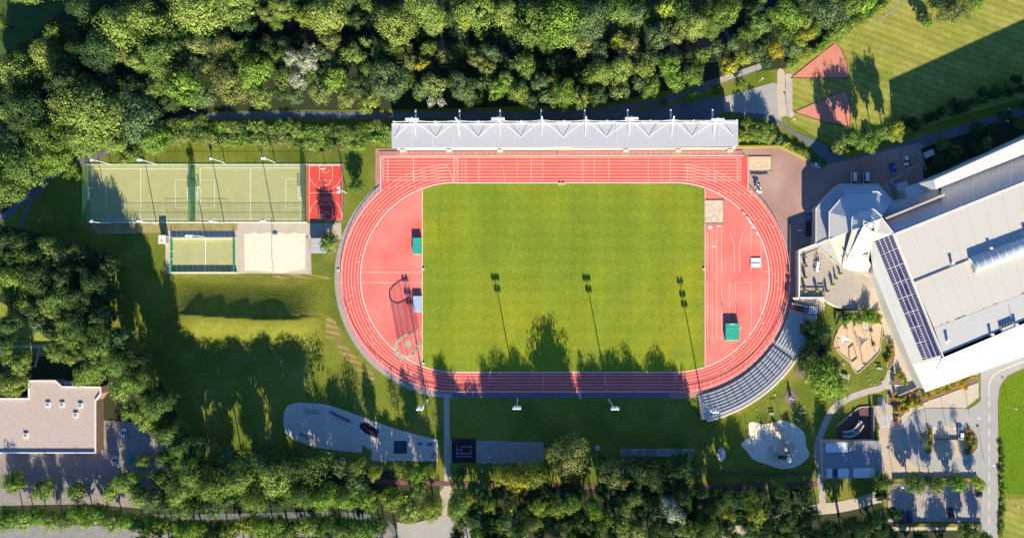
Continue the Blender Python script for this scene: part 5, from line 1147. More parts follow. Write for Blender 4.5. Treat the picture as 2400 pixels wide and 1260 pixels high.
# entrance gate frame
sheet('entrance_walk', [(2042, 953), (2060, 948), (2100, 940), (2130, 975), (2150, 990), (2150, 1050), (2180, 1095), (2240, 1108), (2297, 1116), (2297, 1124), (2060, 1124), (2062, 1100), (2052, 1033), (2047, 1000), (2043, 980)], M_PAVE2, 0.056)
sheet('ramp_paving', [(2056, 930), (2066, 928), (2074, 940), (2078, 962), (2066, 968), (2060, 950)], M_ASPHL, 0.070)
eg = thing('entrance_gate', 'glazed steel entrance canopy between the brown yard and the car park', 'gate', (*gpt(G(2076, 985)), 0))
for k in range(7):
    b = MB(); b.beam(W(2064, 976+k*3.6, 3), W(2086, 976+k*3.6, 3), .16, .14); b.build('bar', M_STEEL, eg)
for k in range(4):
    b = MB(); b.beam(W(2064+k*7.2, 975, 3.05), W(2064+k*7.2, 999, 3.05), .12, .12); b.build('bar', M_STEEL, eg)
b = MB(); b.poly([W(2064, 999, 2.9), W(2086, 999, 2.9), W(2086, 975, 2.9), W(2064, 975, 2.9)]); b.build('pane', net_mat('canopy_glass', (.5, .55, .6), .35), eg)
for a in ((2064, 976), (2086, 976), (2064, 999), (2086, 999)):
    p = W(*a, 3); b = MB(); b.tube((p.x, p.y, 0), (p.x, p.y, 3), .09); b.build('post', M_STEEL, eg)
b = MB(); p = G(2098, 986); b.box(p, 1.2, .8, 0, 1.2); o = b.build('red_bin', M('bin_red', (.5, .02, .02))); tag(o, 'small red bin beside the entrance gate', 'bin')

# ================================================================== CAR PARK AND ROADS (lower right)
sheet('road', [(2298, 868), (2330, 850), (2420, 815), (2900, 640), (2900, 690), (2420, 852), (2360, 880), (2343, 905), (2338, 940), (2339, 1000), (2339, 1400), (2300, 1400), (2298, 1100)], M_ASPHL, 0.062)
sheet('verge', [(2339, 880), (2420, 853), (2500, 900), (2500, 1400), (2340, 1400)], G_LAWN, 0.052)
sheet('crop_field', [(2345, 912), (2360, 890), (2400, 868), (2900, 700), (2900, 1160), (2400, 1158), (2362, 1156), (2350, 1140), (2343, 1000)], G_BRIGHT, 0.058)
sheet('lower_meadow', [(2358, 1168), (2900, 1168), (2900, 1500), (2356, 1500), (2350, 1260)], G_MEADOW, 0.058)
road = bpy.data.objects['road']
b = MB(); rib(b, smooth_line([(2318, 930), (2318, 905), (2324, 885), (2338, 872), (2360, 862), (2430, 835)], 5), 1.4, .068); b.build('centre_line', M_LINEW, road)
for v in (936, 952, 968): pass
for k in range(11):
    b = MB(); rib(b, [(2318, 936+34*k), (2318, 954+34*k)], 1.6, .068); b.build('lane_marking', M_LINEW, road)
for a, c in (((2300, 925), (2300, 1260)), ((2337, 915), (2338, 1260))):
    b = MB(); P, Q = G(*a), G(*c); b.beam((P.x, P.y, .06), (Q.x, Q.y, .06), .14, .14); b.build('kerb', M_CONC, road)
sheet('drive', [(2110, 1020), (2118, 990), (2140, 968), (2170, 956), (2215, 956), (2270, 957), (2290, 945), (2299, 935), (2299, 1118), (2240, 1108), (2180, 1104), (2140, 1086), (2118, 1058)], M_ASPHL, 0.072)
sheet('forecourt', [(2098, 986), (2115, 965), (2140, 950), (2170, 940), (2240, 915), (2293, 898), (2294, 930), (2262, 956), (2215, 954), (2170, 955), (2136, 968), (2118, 990), (2112, 1000)], M_PAVE, 0.070)
bays = sheet('parking_bay', rect(2188, 998, 2258, 1070), M_PAVE2, 0.078)
for k in range(4):
    b = MB(); rib(b, [(2188+17.5*k, 998), (2188+17.5*k, 1027)], .9, .084); b.build('bay_line', M_LINEW, bays)
b = MB(); P, Q = G(2188, 1027.5), G(2246, 1028); b.beam((P.x, P.y, .35), (Q.x, Q.y, .35), .25, .7); o = b.build('low_hedge_wall', M('dark_timber', (.1, .07, .06))); tag(o, 'low dark wall across the heads of the parking bays', 'wall')
def bed(pts, z=0.082):
    o = sheet('planting_bed', pts, M_MULCH, z); b = MB(); b.wallstrip([gpt(G(*p)) for p in pts+pts[:1]], .25, 0, .2); b.build('kerb', M_CONC, o); return o
bed([(2173, 1005), (2180, 998), (2185, 998), (2187, 1030), (2185, 1058), (2176, 1064), (2172, 1040)])
bed([(2254, 998), (2262, 996), (2276, 1002), (2288, 1014), (2293, 1030), (2291, 1048), (2282, 1060), (2268, 1066), (2259, 1064), (2258, 1030)])
bed([(2080, 922), (2098, 924), (2152, 905), (2163, 905), (2168, 920), (2293, 875), (2293, 896), (2180, 938), (2130, 958), (2110, 978), (2098, 985), (2096, 950), (2079, 948)])
bed([(2104, 872), (2112, 872), (2128, 900), (2126, 902), (2084, 900), (2088, 888)])
bed([(2090, 795), (2094, 795), (2098, 830), (2094, 850), (2082, 862), (2078, 855), (2084, 830)])
b = MB(); b.beam(W(2105, 926, .6), W(2153, 905, .6), .3, 1.2); o = b.build('retaining_wall', M_CONC); tag(o, 'low pale retaining wall above the shrub bed', 'wall')
# lower car park
sheet('car_park', [(2080, 1132), (2298, 1130), (2298, 1222), (2082, 1222)], M('car_park_paving', (.33, .27, .26), c2=(.42, .36, .33), scale=.3), 0.064)
cpk = bpy.data.objects['car_park']
b = MB(); b.poly([(*gpt(G(2095, 1195)), .07), (*gpt(G(2095, 1221)), .07), (*gpt(G(2296, 1221)), .07), (*gpt(G(2296, 1195)), .07)]); b.build('bay_surface', M_ASPHL, cpk)
for k in range(12):
    b = MB(); rib(b, [(2098+17*k, 1195), (2098+17*k, 1221)], .7, .076); b.build('bay_line', M_GREYM, cpk)
for k in range(9):
    b = MB(); rib(b, [(2140+17*k, 1132), (2140+17*k, 1158)], .7, .076); b.build('bay_line', M_GREYM, cpk)
for pts, lab in (([(2092, 1123), (2290, 1122)], 'clipped hedge between the drive and the lower car park'), ([(2095, 1228), (2298, 1228)], 'clipped hedge below the lower car park bays')):
    P, Q = G(*pts[0]), G(*pts[1]); b = MB(); n = 60; i0 = 0
    for k in range(n+1):
        e = P.lerp(Q, k/n); j = rnd.uniform(-.15, .15)
        b.v += [(e.x, e.y-.75+j, 0), (e.x, e.y-.65+j, .95+rnd.uniform(-.1, .1)), (e.x, e.y+.65+j, .95+rnd.uniform(-.1, .1)), (e.x, e.y+.75+j, 0)]
    for k in range(n):
        a = 4*k; b.f += [(a, a+4, a+5, a+1), (a+1, a+5, a+6, a+2), (a+2, a+6, a+7, a+3)]
    o = b.build('clipped_hedge', M('hedge_gold', (.30, .25, .03), c2=(.12, .14, .03), scale=.7, bump=.3)); tag(o, lab, 'hedge')
path('footway', [(2090, 1238), (2200, 1237), (2298, 1237)], 9, M_PAVE, 0.068)
for i, (u, v) in enumerate([(2097, 1131), (2223, 1136), (2227, 1209), (2173, 995), (2216, 995), (2272, 972), (2306, 1080)]):
    p = G(u, v); t = thing('street_lamp', ('lamp by the lower hedge near the service building', 'lamp between two round trees of the lower car park', 'lamp with a white head above the lower bays', 'slim lamp by the narrow planting bed', 'tall slim lamp in front of the parking bays', 'slim lamp on the curve of the drive', 'slim lamp beside the road kerb')[i], 'street lamp', (p.x, p.y, 0), group='car park lamps')
    b = MB(); b.tube((p.x, p.y, 0), (p.x, p.y, 5.5), .08, n=6); b.build('pole', M_STEEL, t); b = MB(); b.box(p, 1.0, .5, 5.4, 5.6); b.build('lamp_head', M_WHITE, t)

# ================================================================== VEHICLES
def car(u, v, heading, color, label, L=4.4, Wd=1.85, H=1.5, kind='car', roofc=None):
    """heading: direction of the nose in the photo, degrees, 0 = right, 90 = up."""
    p = G(u, v); name = {'car': 'parked_car', 'van': 'parked_van'}[kind]; t = thing(name, label, kind, (p.x, p.y, .06), R(heading), group='parked vehicles')
    def part(bm, nm, mat, par=None):
        me = bm.mesh(nm, mat); o = bpy.data.objects.new(nm, me); col.objects.link(o); o.parent = par or t; return o
    pc = paint(color); h1 = H*.56; rr = .32
    prof = [(-.5, .30), (-.5, .50), (-.49, .60), (-.30, .62), (.16, .62), (.40, .54), (.49, .44), (.5, .30)] if kind == 'car' else [(-.5, .25), (-.5, .60), (-.4, .62), (.30, .62), (.42, .52), (.49, .42), (.5, .25)]
    b = MB(); n = len(prof)
    for s_, k in ((-1, 1), (-.86, 1), (.86, 1), (1, 1)):
        for (x, z) in prof:
            xx = x*L*(1 if abs(s_) < .9 else .97); b.v.append((xx, s_*Wd/2, z*H*(1 if abs(s_) < .9 else .93)))
    for j in range(3):
        for k in range(n-1): a = j*n+k; b.f.append((a, a+1, a+n+1, a+n))
    b.f += [tuple(range(n)), tuple(4*n-1-k for k in range(n))]; part(b, 'body', pc)
    cab = (-.44, -.32, .08, .26) if kind == 'car' else (-.49, -.47, .22, .36)
    zb, ztp = h1*1.08, H
    b = MB(); w0, w1 = Wd*.46, Wd*.38
    b.v = [(cab[0]*L, -w0, zb), (cab[3]*L, -w0, zb), (cab[3]*L, w0, zb), (cab[0]*L, w0, zb), (cab[1]*L, -w1, ztp), (cab[2]*L, -w1, ztp), (cab[2]*L, w1, ztp), (cab[1]*L, w1, ztp)]
    b.f = [(3, 2, 1, 0), (4, 5, 6, 7), (0, 1, 5, 4), (1, 2, 6, 5), (2, 3, 7, 6), (3, 0, 4, 7)]; part(b, 'window_glass', M_GLASS)
    b = MB(); b.box((((cab[1]+cab[2])/2)*L, 0), (cab[2]-cab[1])*L*.98, w1*2.02, ztp-.02, ztp+.05, taper=.95); part(b, 'roof', paint(roofc or color))
    for s_ in (-1, 1):
        for x in (cab[1]*L, cab[2]*L*.55):
            b = MB(); b.beam((x, s_*w1*1.0, ztp), (x+(-.25 if x < 0 else .1), s_*w0*1.01, zb), .1, .08); part(b, 'pillar', pc)
        b = MB(); b.box((L*.47, s_*Wd*.36), .16, .36, H*.40, H*.50); part(b, 'headlight', M_WHITE)
        b = MB(); b.box((-L*.49, s_*Wd*.38), .1, .28, H*.42, H*.54); part(b, 'tail_light', M_RUST)
        b = MB(); b.box((cab[3]*L*.8, s_*Wd*.54), .16, .2, zb, zb+.16); part(b, 'mirror', pc)
        for x in (-L*.31, L*.31):
            b = MB(); b.tube((x, s_*(Wd/2-.1), rr), (x, s_*(Wd/2+.03), rr), rr, n=12); wh = part(b, 'wheel', M_TYRE)
            b = MB(); b.tube((x, s_*(Wd/2), rr), (x, s_*(Wd/2+.045), rr), rr*.55, n=8); part(b, 'rim', M_STEEL, wh)
    if kind == 'van':
        for k in range(3): b = MB(); b.box((-L*.35+k*L*.2, 0), .08, w1*1.8, ztp+.05, ztp+.10); part(b, 'roof_bar', M_STEEL)
    return t
Wc, Bl = (.75, .76, .78), (.05, .16, .42)
car(1911, 388, -15, Wc, 'small white car standing alone by the end of the yellow hedge', 3.4, 1.9, 1.5)
car(1998, 420, -90, Wc, 'white van in front of the pavilion, the one nearer the track', 5.0, 2.0, 2.0, 'van')
car(2027, 420, -90, Wc, 'white van in front of the pavilion, the one nearer the blue car', 5.0, 2.0, 2.0, 'van')
car(2091, 396, -75, (.03, .16, .50), 'bright blue car parked in the shade beside the yard', 4.7)
car(2120, 375, -80, Wc, 'white car next to the small yellow crate in the shaded yard', 4.5)
car(1893, 507, 95, (.12, .22, .42), 'blue car parked tight beside the pavilion wall', 4.4)
car(2249, 1014, 90, Wc, 'white car in the last parking bay beside the round bed', 4.5)
car(2112, 1207, 90, (.01, .03, .10), 'dark blue car in the lower car park, the one nearer the wood', 4.4)
car(2129, 1207, 90, (.012, .03, .09), 'dark blue car in the lower car park, the one nearer the lamp', 4.4)
car(2226, 1200, 90, (.01, .012, .02), 'black car beneath the white lamp head in the lower car park', 4.4)
car(2292, 1150, 90, (.015, .015, .03), 'dark car under the round tree nearest the road', 4.2)
car(294, 1016, 95, Wc, 'white car parked on the yard beside the flat roofed building', 4.4)
car(275, 1080, 93, (.5, .53, .58), 'silver car on the yard farther from the flat roofed building', 4.4)
car(385, 1052, 20, (.55, .6, .68), 'pale car at the wooded edge of the building yard', 4.2)
for i, (u, c, w_) in enumerate([(345, (.30, .02, .08), 'magenta'), (379, Wc, 'white'), (418, (.35, .03, .02), 'red'), (432, (.03, .08, .30), 'deep blue'), (467, (.40, .03, .03), 'bright red'), (497, (.06, .14, .35), 'mid blue'), (514, (.25, .04, .04), 'dark red'), (670, Wc, 'white')]):
    car(u, 1263, -90, c, f'{w_} car under the trees on the bottom edge' + (' among coloured cars' if i == 1 else ' standing apart' if i == 7 else ''), 4.4)
# trailers, crates, bins of the yard
def boxthing(name, label, cat, u0, v0, L, Wd, h, rot, mat, top=None):
    p = G(u0, v0); t = thing(name, label, cat, (p.x, p.y, 0)); r = R(rot)
    b = MB(); b.box(p, L, Wd, .3, h, r); b.build('body', mat, t); b = MB(); b.box(p, L*1.02, Wd*1.02, h, h+.12, r, taper=.94); b.build('lid', top or mat, t)
    for s_ in (-1, 1):
        c = Vector((p.x, p.y, 0))+Vector((-math.sin(r), math.cos(r), 0))*s_*Wd*.45; d = Vector((-math.sin(r), math.cos(r), 0)); b = MB(); b.tube(c-d*.1+Vector((0, 0, .3)), c+d*.1+Vector((0, 0, .3)), .3, n=10); b.build('wheel', M_TYRE, t)
    return t
boxthing('covered_trailer', 'pale blue covered trailer in the corner beside the dark bushes', 'trailer', 2172, 362, 3.6, 2.2, 2.0, 25, M_METALB, M_ROOFG)
boxthing('covered_trailer', 'blue grey covered trailer in the yard between pavilion and hall', 'trailer', 2108, 437, 4.2, 2.6, 2.2, 20, M_METALB, M_METALB)
boxthing('dark_trailer', 'long dark open trailer behind the blue car at the pavilion wall', 'trailer', 1894, 537, 2.2, 5.2, .8, 0, M_DARKM)
boxthing('yellow_crate', 'small dusty yellow crate next to the white car', 'crate', 2135, 380, 1.6, 2.0, 1.2, 25, M('crate_yellow', (.35, .30, .15)))
boxthing('white_crate', 'small white crate lit on the shaded yard by the terrace', 'crate', 1873, 540, 1.4, .7, .5, 5, M_WHITE)
boxthing('glass_canopy', 'pale glazed canopy in the nook between pavilion and hall', 'canopy', 2119, 458, 3.6, 2.4, 2.4, 20, M_METALB, M_GLASSP)
for a, c, lab in (((2085, 423), (2110, 412), 'short pale fence in the yard nook by the trailer'), ((2086, 424), (2095, 440), 'slanting pale fence beside the pavilion eaves'), ((2150, 358), (2166, 398), 'double pale fence between yard and dark bushes'), ((2070, 430), (2090, 465), 'pale fence along the narrow gap of the pavilion'), ((2122, 398), (2148, 388), 'low rail behind the yellow crate')):
    fence('yard_fence', lab, [a, c], 1.6, None, 1.6, post_r=.07, post_mat=M_STEEL)
# ================================================================== FLAT ROOFED BUILDING (lower left)
sheet('building_yard', [(-300, 1000), (250, 985), (330, 990), (400, 1060), (385, 1130), (330, 1190), (200, 1180), (-300, 1190)], M('yard_paving', (.33, .29, .27)), 0.040)  # grey-brown paving of the building yard
sheet('bottom_car_park', [(-300, 1225), (1000, 1238), (1000, 1500), (-300, 1500)], M('car_park_grey', (.30, .28, .28)), 0.040)
path('footway', [(-40, 815), (75, 811), (155, 816)], 7, M_PAVE, 0.034); path('footway', [(92, 812), (90, 828), (82, 860)], 6, M_PAVE, 0.038)
fb = thing('flat_roofed_building', 'flat building with a pinkish gravel roof, white parapet and square skylights', 'building', (*gpt(G(110, 960)), 0))
out_ = [(-80, 933), (68, 933), (68, 891), (131, 891), (146, 905), (236, 906), (236, 922), (224, 938), (224, 1060), (-80, 1060)]
bb = MB(); _, q = volume(bb, [(*p, 5) for p in out_], 0); bb.build('wall', M('brick_wall', (.30, .17, .12)), fb); bb = MB(); bb.poly([tuple(p+Vector((0, 0, .02))) for p in q]); bb.build('gravel_roof', M_BRICKR, fb)
for a, c in zip(out_, out_[1:]+out_[:1]):
    bb = MB(); bb.beam(W(*a, 5.3), W(*c, 5.3), .35, .6); bb.build('parapet', M_WHITE, fb)
for (u, v) in ((112, 948), (145, 948), (188, 950), (177, 972), (60, 1020)):
    p = W(u, v, 5.3); bb = MB(); bb.box(p, 1.9, 1.9, 5, 5.5, taper=.9); s_ = bb.build('skylight', M_WHITE, fb); bb = MB(); bb.box(p, 1.3, 1.3, 5.5, 5.6, taper=.6); bb.build('dome', M_GLASSP, s_)
pg_ = thing('pergola', 'white comb shaped pergola beams above the building entrance', 'pergola', (*gpt(G(156, 897)), 0))
b = MB(); b.beam(W(140, 897, 3.2), W(173, 897, 3.2), .25); b.build('beam', M_WHITE, pg_)
for k in range(7): b = MB(); b.beam(W(142+k*5, 892, 3.3), W(142+k*5, 903, 3.3), .3, .3); b.build('rafter', M_WHITE, pg_)
for u in (141, 172): p = W(u, 897, 3.1); b = MB(); b.box(p, .2, .2, 0, 3.1); b.build('post', M_WHITE, pg_)
b = MB(); p = G(306, 1073); b.box(p, 1.5, 2.6, 0, 1.3, R(10)); o = b.build('teal_container', M('teal_paint', (.05, .35, .33))); tag(o, 'small teal container on the yard between two cars', 'container')

# ================================================================== TREES AND SHRUBS
def crown_mesh(name, rx, rz, lobes, leaf, density, seed, core=0.58, ragged=.30):
    """Crown of many leaf-sized faces gathered in clumps on an uneven body, radius rx, half height rz."""
    g = np.random.default_rng(seed)
    # clump centres on an uneven ellipsoid, upper side mostly
    sq = 1 + g.uniform(-.14, .14); n = lobes; d = g.normal(size=(n, 3)); d[:, 2] = np.abs(d[:, 2])*1.0 - 0.35; d /= np.linalg.norm(d, axis=1)[:, None]
    rad = 1 - ragged + ragged*g.uniform(-1, 1, n); cr = g.uniform(.20, .36, n)*rx
    cen = d*np.array([rx*sq, rx/sq, rz])*(rad*core+.18)[:, None] * 1.12
    P = []; Nn = []
    for c, r in zip(cen, cr):
        k = max(10, int(density*4*math.pi*r*r/(leaf*leaf)))
        v = g.normal(size=(k, 3)); v[:, 2] += .35; v /= np.linalg.norm(v, axis=1)[:, None]
        q = c + v*(r*g.uniform(.62, 1.08, k))[:, None]*np.array([1, 1, .8]); P.append(q)
        out = c/np.linalg.norm(c+1e-9)*.45; Nn.append(v+out+g.normal(size=(k, 3))*.32)
    if density > .3:          # larger inner leaves make the mass opaque
        k = int(150*(rx/leaf/8)**2); v = g.normal(size=(k, 3)); v /= np.linalg.norm(v, axis=1)[:, None]
        q = v*np.array([rx, rx, rz])*(g.uniform(.15, .72, k)**.6)[:, None]*.86; q[:, 2] -= rz*.06
        P.append(q); Nn.append(v+g.normal(size=(k, 3))*.5); inner = k
    else: inner = 0
    P = np.concatenate(P); Nn = np.concatenate(Nn); Nn /= np.linalg.norm(Nn, axis=1)[:, None]
    k = len(P); t = np.cross(Nn, g.normal(size=(k, 3))); t /= np.linalg.norm(t, axis=1)[:, None]; s_ = np.cross(Nn, t)
    sz = (leaf*g.uniform(.6, 1.2, k))[:, None]
    if inner: sz[-inner:] *= 3.0
    asp = g.uniform(.6, 1.0, k)[:, None]
    V = np.stack([P - t*sz*.5, P + s_*sz*.42*asp, P + t*sz*.5, P - s_*sz*.42*asp], axis=1).reshape(-1, 3)
    me = bpy.data.meshes.new(name); me.vertices.add(len(V)); me.vertices.foreach_set('co', V.ravel())
    me.loops.add(4*k); me.loops.foreach_set('vertex_index', np.arange(4*k)); me.polygons.add(k)
    me.polygons.foreach_set('loop_start', np.arange(0, 4*k, 4)); me.polygons.foreach_set('loop_total', np.full(k, 4)); me.materials.append(LEAF)
    me.update(); me.validate(); return me
def trunk_mesh(h, r, seed):
    q = random.Random(seed); b = MB(); b.tube((0, 0, 0), (0, 0, h*.55), r, r*.65, 7)
    for k in range(5):
        a = 2*math.pi*k/5+q.uniform(-.4, .4); z0 = h*q.uniform(.35, .55); L = h*q.uniform(.22, .34)
        b.tube((0, 0, z0), (math.cos(a)*L*.8, math.sin(a)*L*.8, z0+L), r*.45, r*.12, 5)
    b.tube((0, 0, h*.55), (q.uniform(-.3, .3), q.uniform(-.3, .3), h*.88), r*.65, r*.15, 6)
    return b.mesh('trunk', M_BARK, True)
BIG = [crown_mesh('crown', 7.0, 6.0, 50, .54, .60, 100+i) for i in range(7)]
MED = [crown_mesh('crown', 4.5, 4.2, 36, .46, .62, 200+i) for i in range(7)]
SML = [crown_mesh('crown', 2.6, 2.4, 24, .42, .70, 300+i) for i in range(4)]
TALL = [crown_mesh('crown', 4.2, 7.5, 44, .50, .62, 400+i, ragged=.3) for i in range(3)]
THIN = [crown_mesh('crown', 3.2, 3.0, 40, .30, .16, 500+i, ragged=.4) for i in range(3)]
SHR = [crown_mesh('foliage', 1.0, .8, 12, .28, 1.1, 600+i, ragged=.10) for i in range(3)]
TRK = [trunk_mesh(10, .32, i) for i in range(3)]
print('crown faces', [len(m.polygons) for m in BIG+MED+SML+TALL+THIN+SHR])
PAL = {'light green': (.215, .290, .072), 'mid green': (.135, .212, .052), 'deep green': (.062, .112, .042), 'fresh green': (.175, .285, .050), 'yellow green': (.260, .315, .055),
       'golden': (.34, .33, .050), 'silvery': (.36, .40, .29), 'olive': (.210, .245, .080), 'bluish green': (.130, .200, .085), 'dark plum': (.045, .02, .04)}
TREES = []
ANCH = [(60, 60, 'at the shaded field corner'), (40, 180, 'at the far corner below the field'), (60, 300, 'on the dark outer edge of the wood'), (60, 420, 'above the forked dark path'), (190, 90, 'between field corner and stream'), (200, 250, 'above the path bend by the turf courts'), (310, 60, 'on the first stream bend'),
        (330, 180, 'below the first stream bend'), (330, 290, 'overhanging the path by the turf courts'), (470, 30, 'above the stream dip'), (470, 160, 'below the stream dip'), (460, 220, 'along the path above the outer turf court'), (610, 40, 'above the stream past the dip'), (600, 170, 'between stream and inner turf court'), (620, 225, 'along the path above the inner turf court'),
        (720, 180, 'beside the silvery tree'), (760, 30, 'above the stream over the basketball court'), (790, 150, 'below the stream over the basketball court'), (800, 225, 'along the path above the basketball court'), (930, 40, 'above the stream near the grandstand end'), (930, 170, 'behind the first grandstand mast'), (900, 230, 'along the path at the grandstand end'),
        (1050, 30, 'above the wide pool of the stream'), (1060, 190, 'behind the second grandstand mast'), (1180, 200, 'behind the third grandstand mast'), (1200, 50, 'above the stream behind the third mast'), (1320, 60, 'in the dense block above the stream'), (1290, 210, 'behind the fourth grandstand mast'), (1400, 190, 'behind the fifth grandstand mast'), (1430, 70, 'above the stream behind the fifth mast'),
        (1500, 60, 'above the stream behind the sixth mast'), (1500, 175, 'behind the sixth grandstand mast'), (1600, 50, 'above the stream behind the seventh mast'), (1600, 170, 'near the start of the light path'), (1700, 30, 'above the stream over the light path'), (1700, 130, 'beside the light path'), (1800, 100, 'at the meadow end of the light path'), (1860, 40, 'at the wood edge by the meadow'), (1960, 20, 'at the wood tip by the meadow'),
        (2170, 30, 'on the open meadow'), (1780, 310, 'beside the grandstand at the yard hedge'), (1870, 340, 'between yard hedge and service road'), (2030, 325, 'between road and meadow'), (2200, 280, 'between road and meadow near the hall'), (2350, 220, 'between road and meadow beyond the hall'), (2260, 350, 'in the dark strip north of the hall'), (2370, 300, 'in the dark strip behind the hall'),
        (500, 320, 'in the bank above the outer turf court'), (640, 315, 'in the bank above the inner turf court'), (760, 325, 'in the bank above the basketball court'), (880, 310, 'in the bank touching the grandstand'), (300, 355, 'in the bank beside the path bend'),
        (60, 600, 'in the outer grove beyond the courts'), (200, 600, 'in the grove beside the boarded court'), (60, 720, 'beside the small clearing'), (200, 740, 'in the grove above the gravel roof'), (250, 830, 'in the grove beside the gravel roof'), (360, 900, 'on the big lawn edge'), (420, 1000, 'beside the building yard'), (40, 860, 'at the gravel roof corner'),
        (330, 960, 'on the yard of the gravel roof'), (330, 1090, 'at the lower side of the yard'), (100, 1200, 'in the belt below the yard'), (450, 1120, 'at the outer end of the southern belt'), (600, 1120, 'in the belt below the big lawn'), (760, 1110, 'in the belt below the playground'), (850, 1090, 'just below the playground'), (980, 1100, 'in the row by the slate mat'),
        (600, 1230, 'along the bottom car row'), (800, 1230, 'beside the bottom junction'), (1000, 1160, 'by the walkway end'), (1100, 1100, 'below the plum court'), (1120, 1190, 'beyond the walkway end'), (1220, 1110, 'below the gravel court'), (1220, 1210, 'in the southern wood below the gravel court'), (1330, 1060, 'beside the gravel court'),
        (1370, 1180, 'in the southern wood past the gravel court'), (1450, 1110, 'under the boule lanes'), (1580, 1110, 'under the far end of the boule lanes'), (1500, 1200, 'in the southern wood below the boule lanes'), (1650, 1030, 'on the lawn by the pale oval'), (1640, 1200, 'in the southern wood below the oval'), (1780, 1190, 'in the southern wood below the adventure playground'),
        (1930, 900, 'by the garden path'), (2010, 740, 'at the sandy playground'), (2000, 1220, 'below the lower path'), (2070, 1150, 'at the service building corner'), (2150, 1130, 'in the lower car park row'), (2270, 1250, 'at the bottom by the road'), (2180, 1030, 'in the narrow planting bed'), (2270, 1030, 'in the round planting bed'), (2130, 1040, 'on the drive edge'),
        (820, 440, 'beside the basketball court'), (770, 565, 'over the metal shelter'), (2100, 950, 'in the bed by the entrance gate'), (2150, 935, 'in the bed below the white roof tip'), (2240, 905, 'in the long bed under the white roof'), (2110, 885, 'in the triangular bed'), (2090, 830, 'in the strip bed by the playground')]
TN = {}
def tree(u, v, rpx, h, colour, kind='broad', label=None, rot=None, fillin=False):
    """u, v: crown centre as the photo shows it; rpx: crown radius in photo pixels; h: total height."""
    if 1060 < u < 1930 and v > 1130: h = min(21, h*1.35+1) if u < 1700 else h
    if 380 < u < 870 and v > 1050 and rpx > 30: h = min(23, h*1.04)
    if 230 < u < 470 and 780 < v < 1050: h = min(23, h*1.18)
    if v < 265 and rpx >= 40: h *= 1.12
    hc = h*.62; p = W(u, v, hc); r = rpx/S*(CH-hc)/CH
    if kind == 'huge': src, rx0, rz0 = rnd.choice(BIG), 6.2, 5.6
    elif kind == 'tall': src, rx0, rz0 = rnd.choice(TALL), 4.2, 7.5
    elif kind == 'thin': src, rx0, rz0 = rnd.choice(THIN), 3.2, 3.0
    elif r > 5.2: src, rx0, rz0 = rnd.choice(BIG), 7.0, 6.0
    elif r > 3.0: src, rx0, rz0 = rnd.choice(MED), 4.5, 4.2
    else: src, rx0, rz0 = rnd.choice(SML), 2.6, 2.4
    ch = min(h*.46, max(r*1.05, h*.36))         # half height of the crown
    size = 'small' if rpx < 18 else 'mid-sized' if rpx < 27 else 'broad' if rpx < 38 else 'huge'
    pl = min(ANCH, key=lambda a: (a[0]-u)**2+((a[1]-v)*1.2)**2)[2]
    nm_ = 'pale_willow' if colour == 'silvery' else 'young_tree' if (h < 11 or rpx < 19) else 'understorey_tree' if fillin else 'broadleaf_tree'
    t = bpy.data.objects.new(nm_, None); col.objects.link(t); t.empty_display_size = .5
    a = rnd.uniform(0, 6.28) if rot is None else rot; t.location = (p.x, p.y, 0); t.rotation_euler = (0, 0, a)
    tag(t, label or f'{size} {colour.replace("mid green", "leaf green")} tree {pl}', 'tree', 'trees of the park and woods')
    t['_u'] = u; t['_v'] = v
    o = link_part('trunk', rnd.choice(TRK), t, sc_=(max(.5, r/6),)*2+(h/10*.92,))
    sx = rnd.uniform(.88, 1.22); c = link_part('crown', src, t, (0, 0, h-ch*.98), 0, (r/rx0*sx, r/rx0*rnd.uniform(1.0, 1.16)/sx**.6, ch/rz0))
    bc = PAL[colour]; k = rnd.uniform(.86, 1.14); c.color = (bc[0]*k*rnd.uniform(.93, 1.07), bc[1]*k, bc[2]*k, 1)
    TREES.append((u, v, rpx)); return t
def shrub(u, v, rpx, h, colour, label=None, group='shrubs and low bushes', cat='shrub', cc=None):
    p = W(u, v, h*.6); r = rpx/S; small = r < 1.3
    src = rnd.choice(SHR) if small else rnd.choice(SML); rx0, rz0 = (1.0, .8) if small else (2.6, 2.4)
    size = 'tiny' if rpx < 6 else 'small' if rpx < 11 else 'spreading' if rpx < 17 else 'large'
    pl = min(ANCH, key=lambda a: (a[0]-u)**2+((a[1]-v)*1.2)**2)[2]
    t = bpy.data.objects.new('shrub', None); col.objects.link(t); t.empty_display_size = .3
    t.location = (p.x, p.y, 0); t.rotation_euler = (0, 0, rnd.uniform(0, 6.28)); tag(t, label or f'{size} {colour.replace("mid green", "leaf green")} shrub {pl}', cat, group); t['_u'] = u; t['_v'] = v
    ch = h*.5
    c = link_part('foliage', src, t, (0, 0, h-ch), 0, (r/rx0*1.15, r/rx0*1.15, ch/rz0)); bc = cc or PAL[colour]; k = rnd.uniform(.85, 1.15); c.color = (bc[0]*k, bc[1]*k, bc[2]*k, 1)
    o = link_part('stem', TRK[0], t, sc_=(.22, .22, h/10*.8)); return t

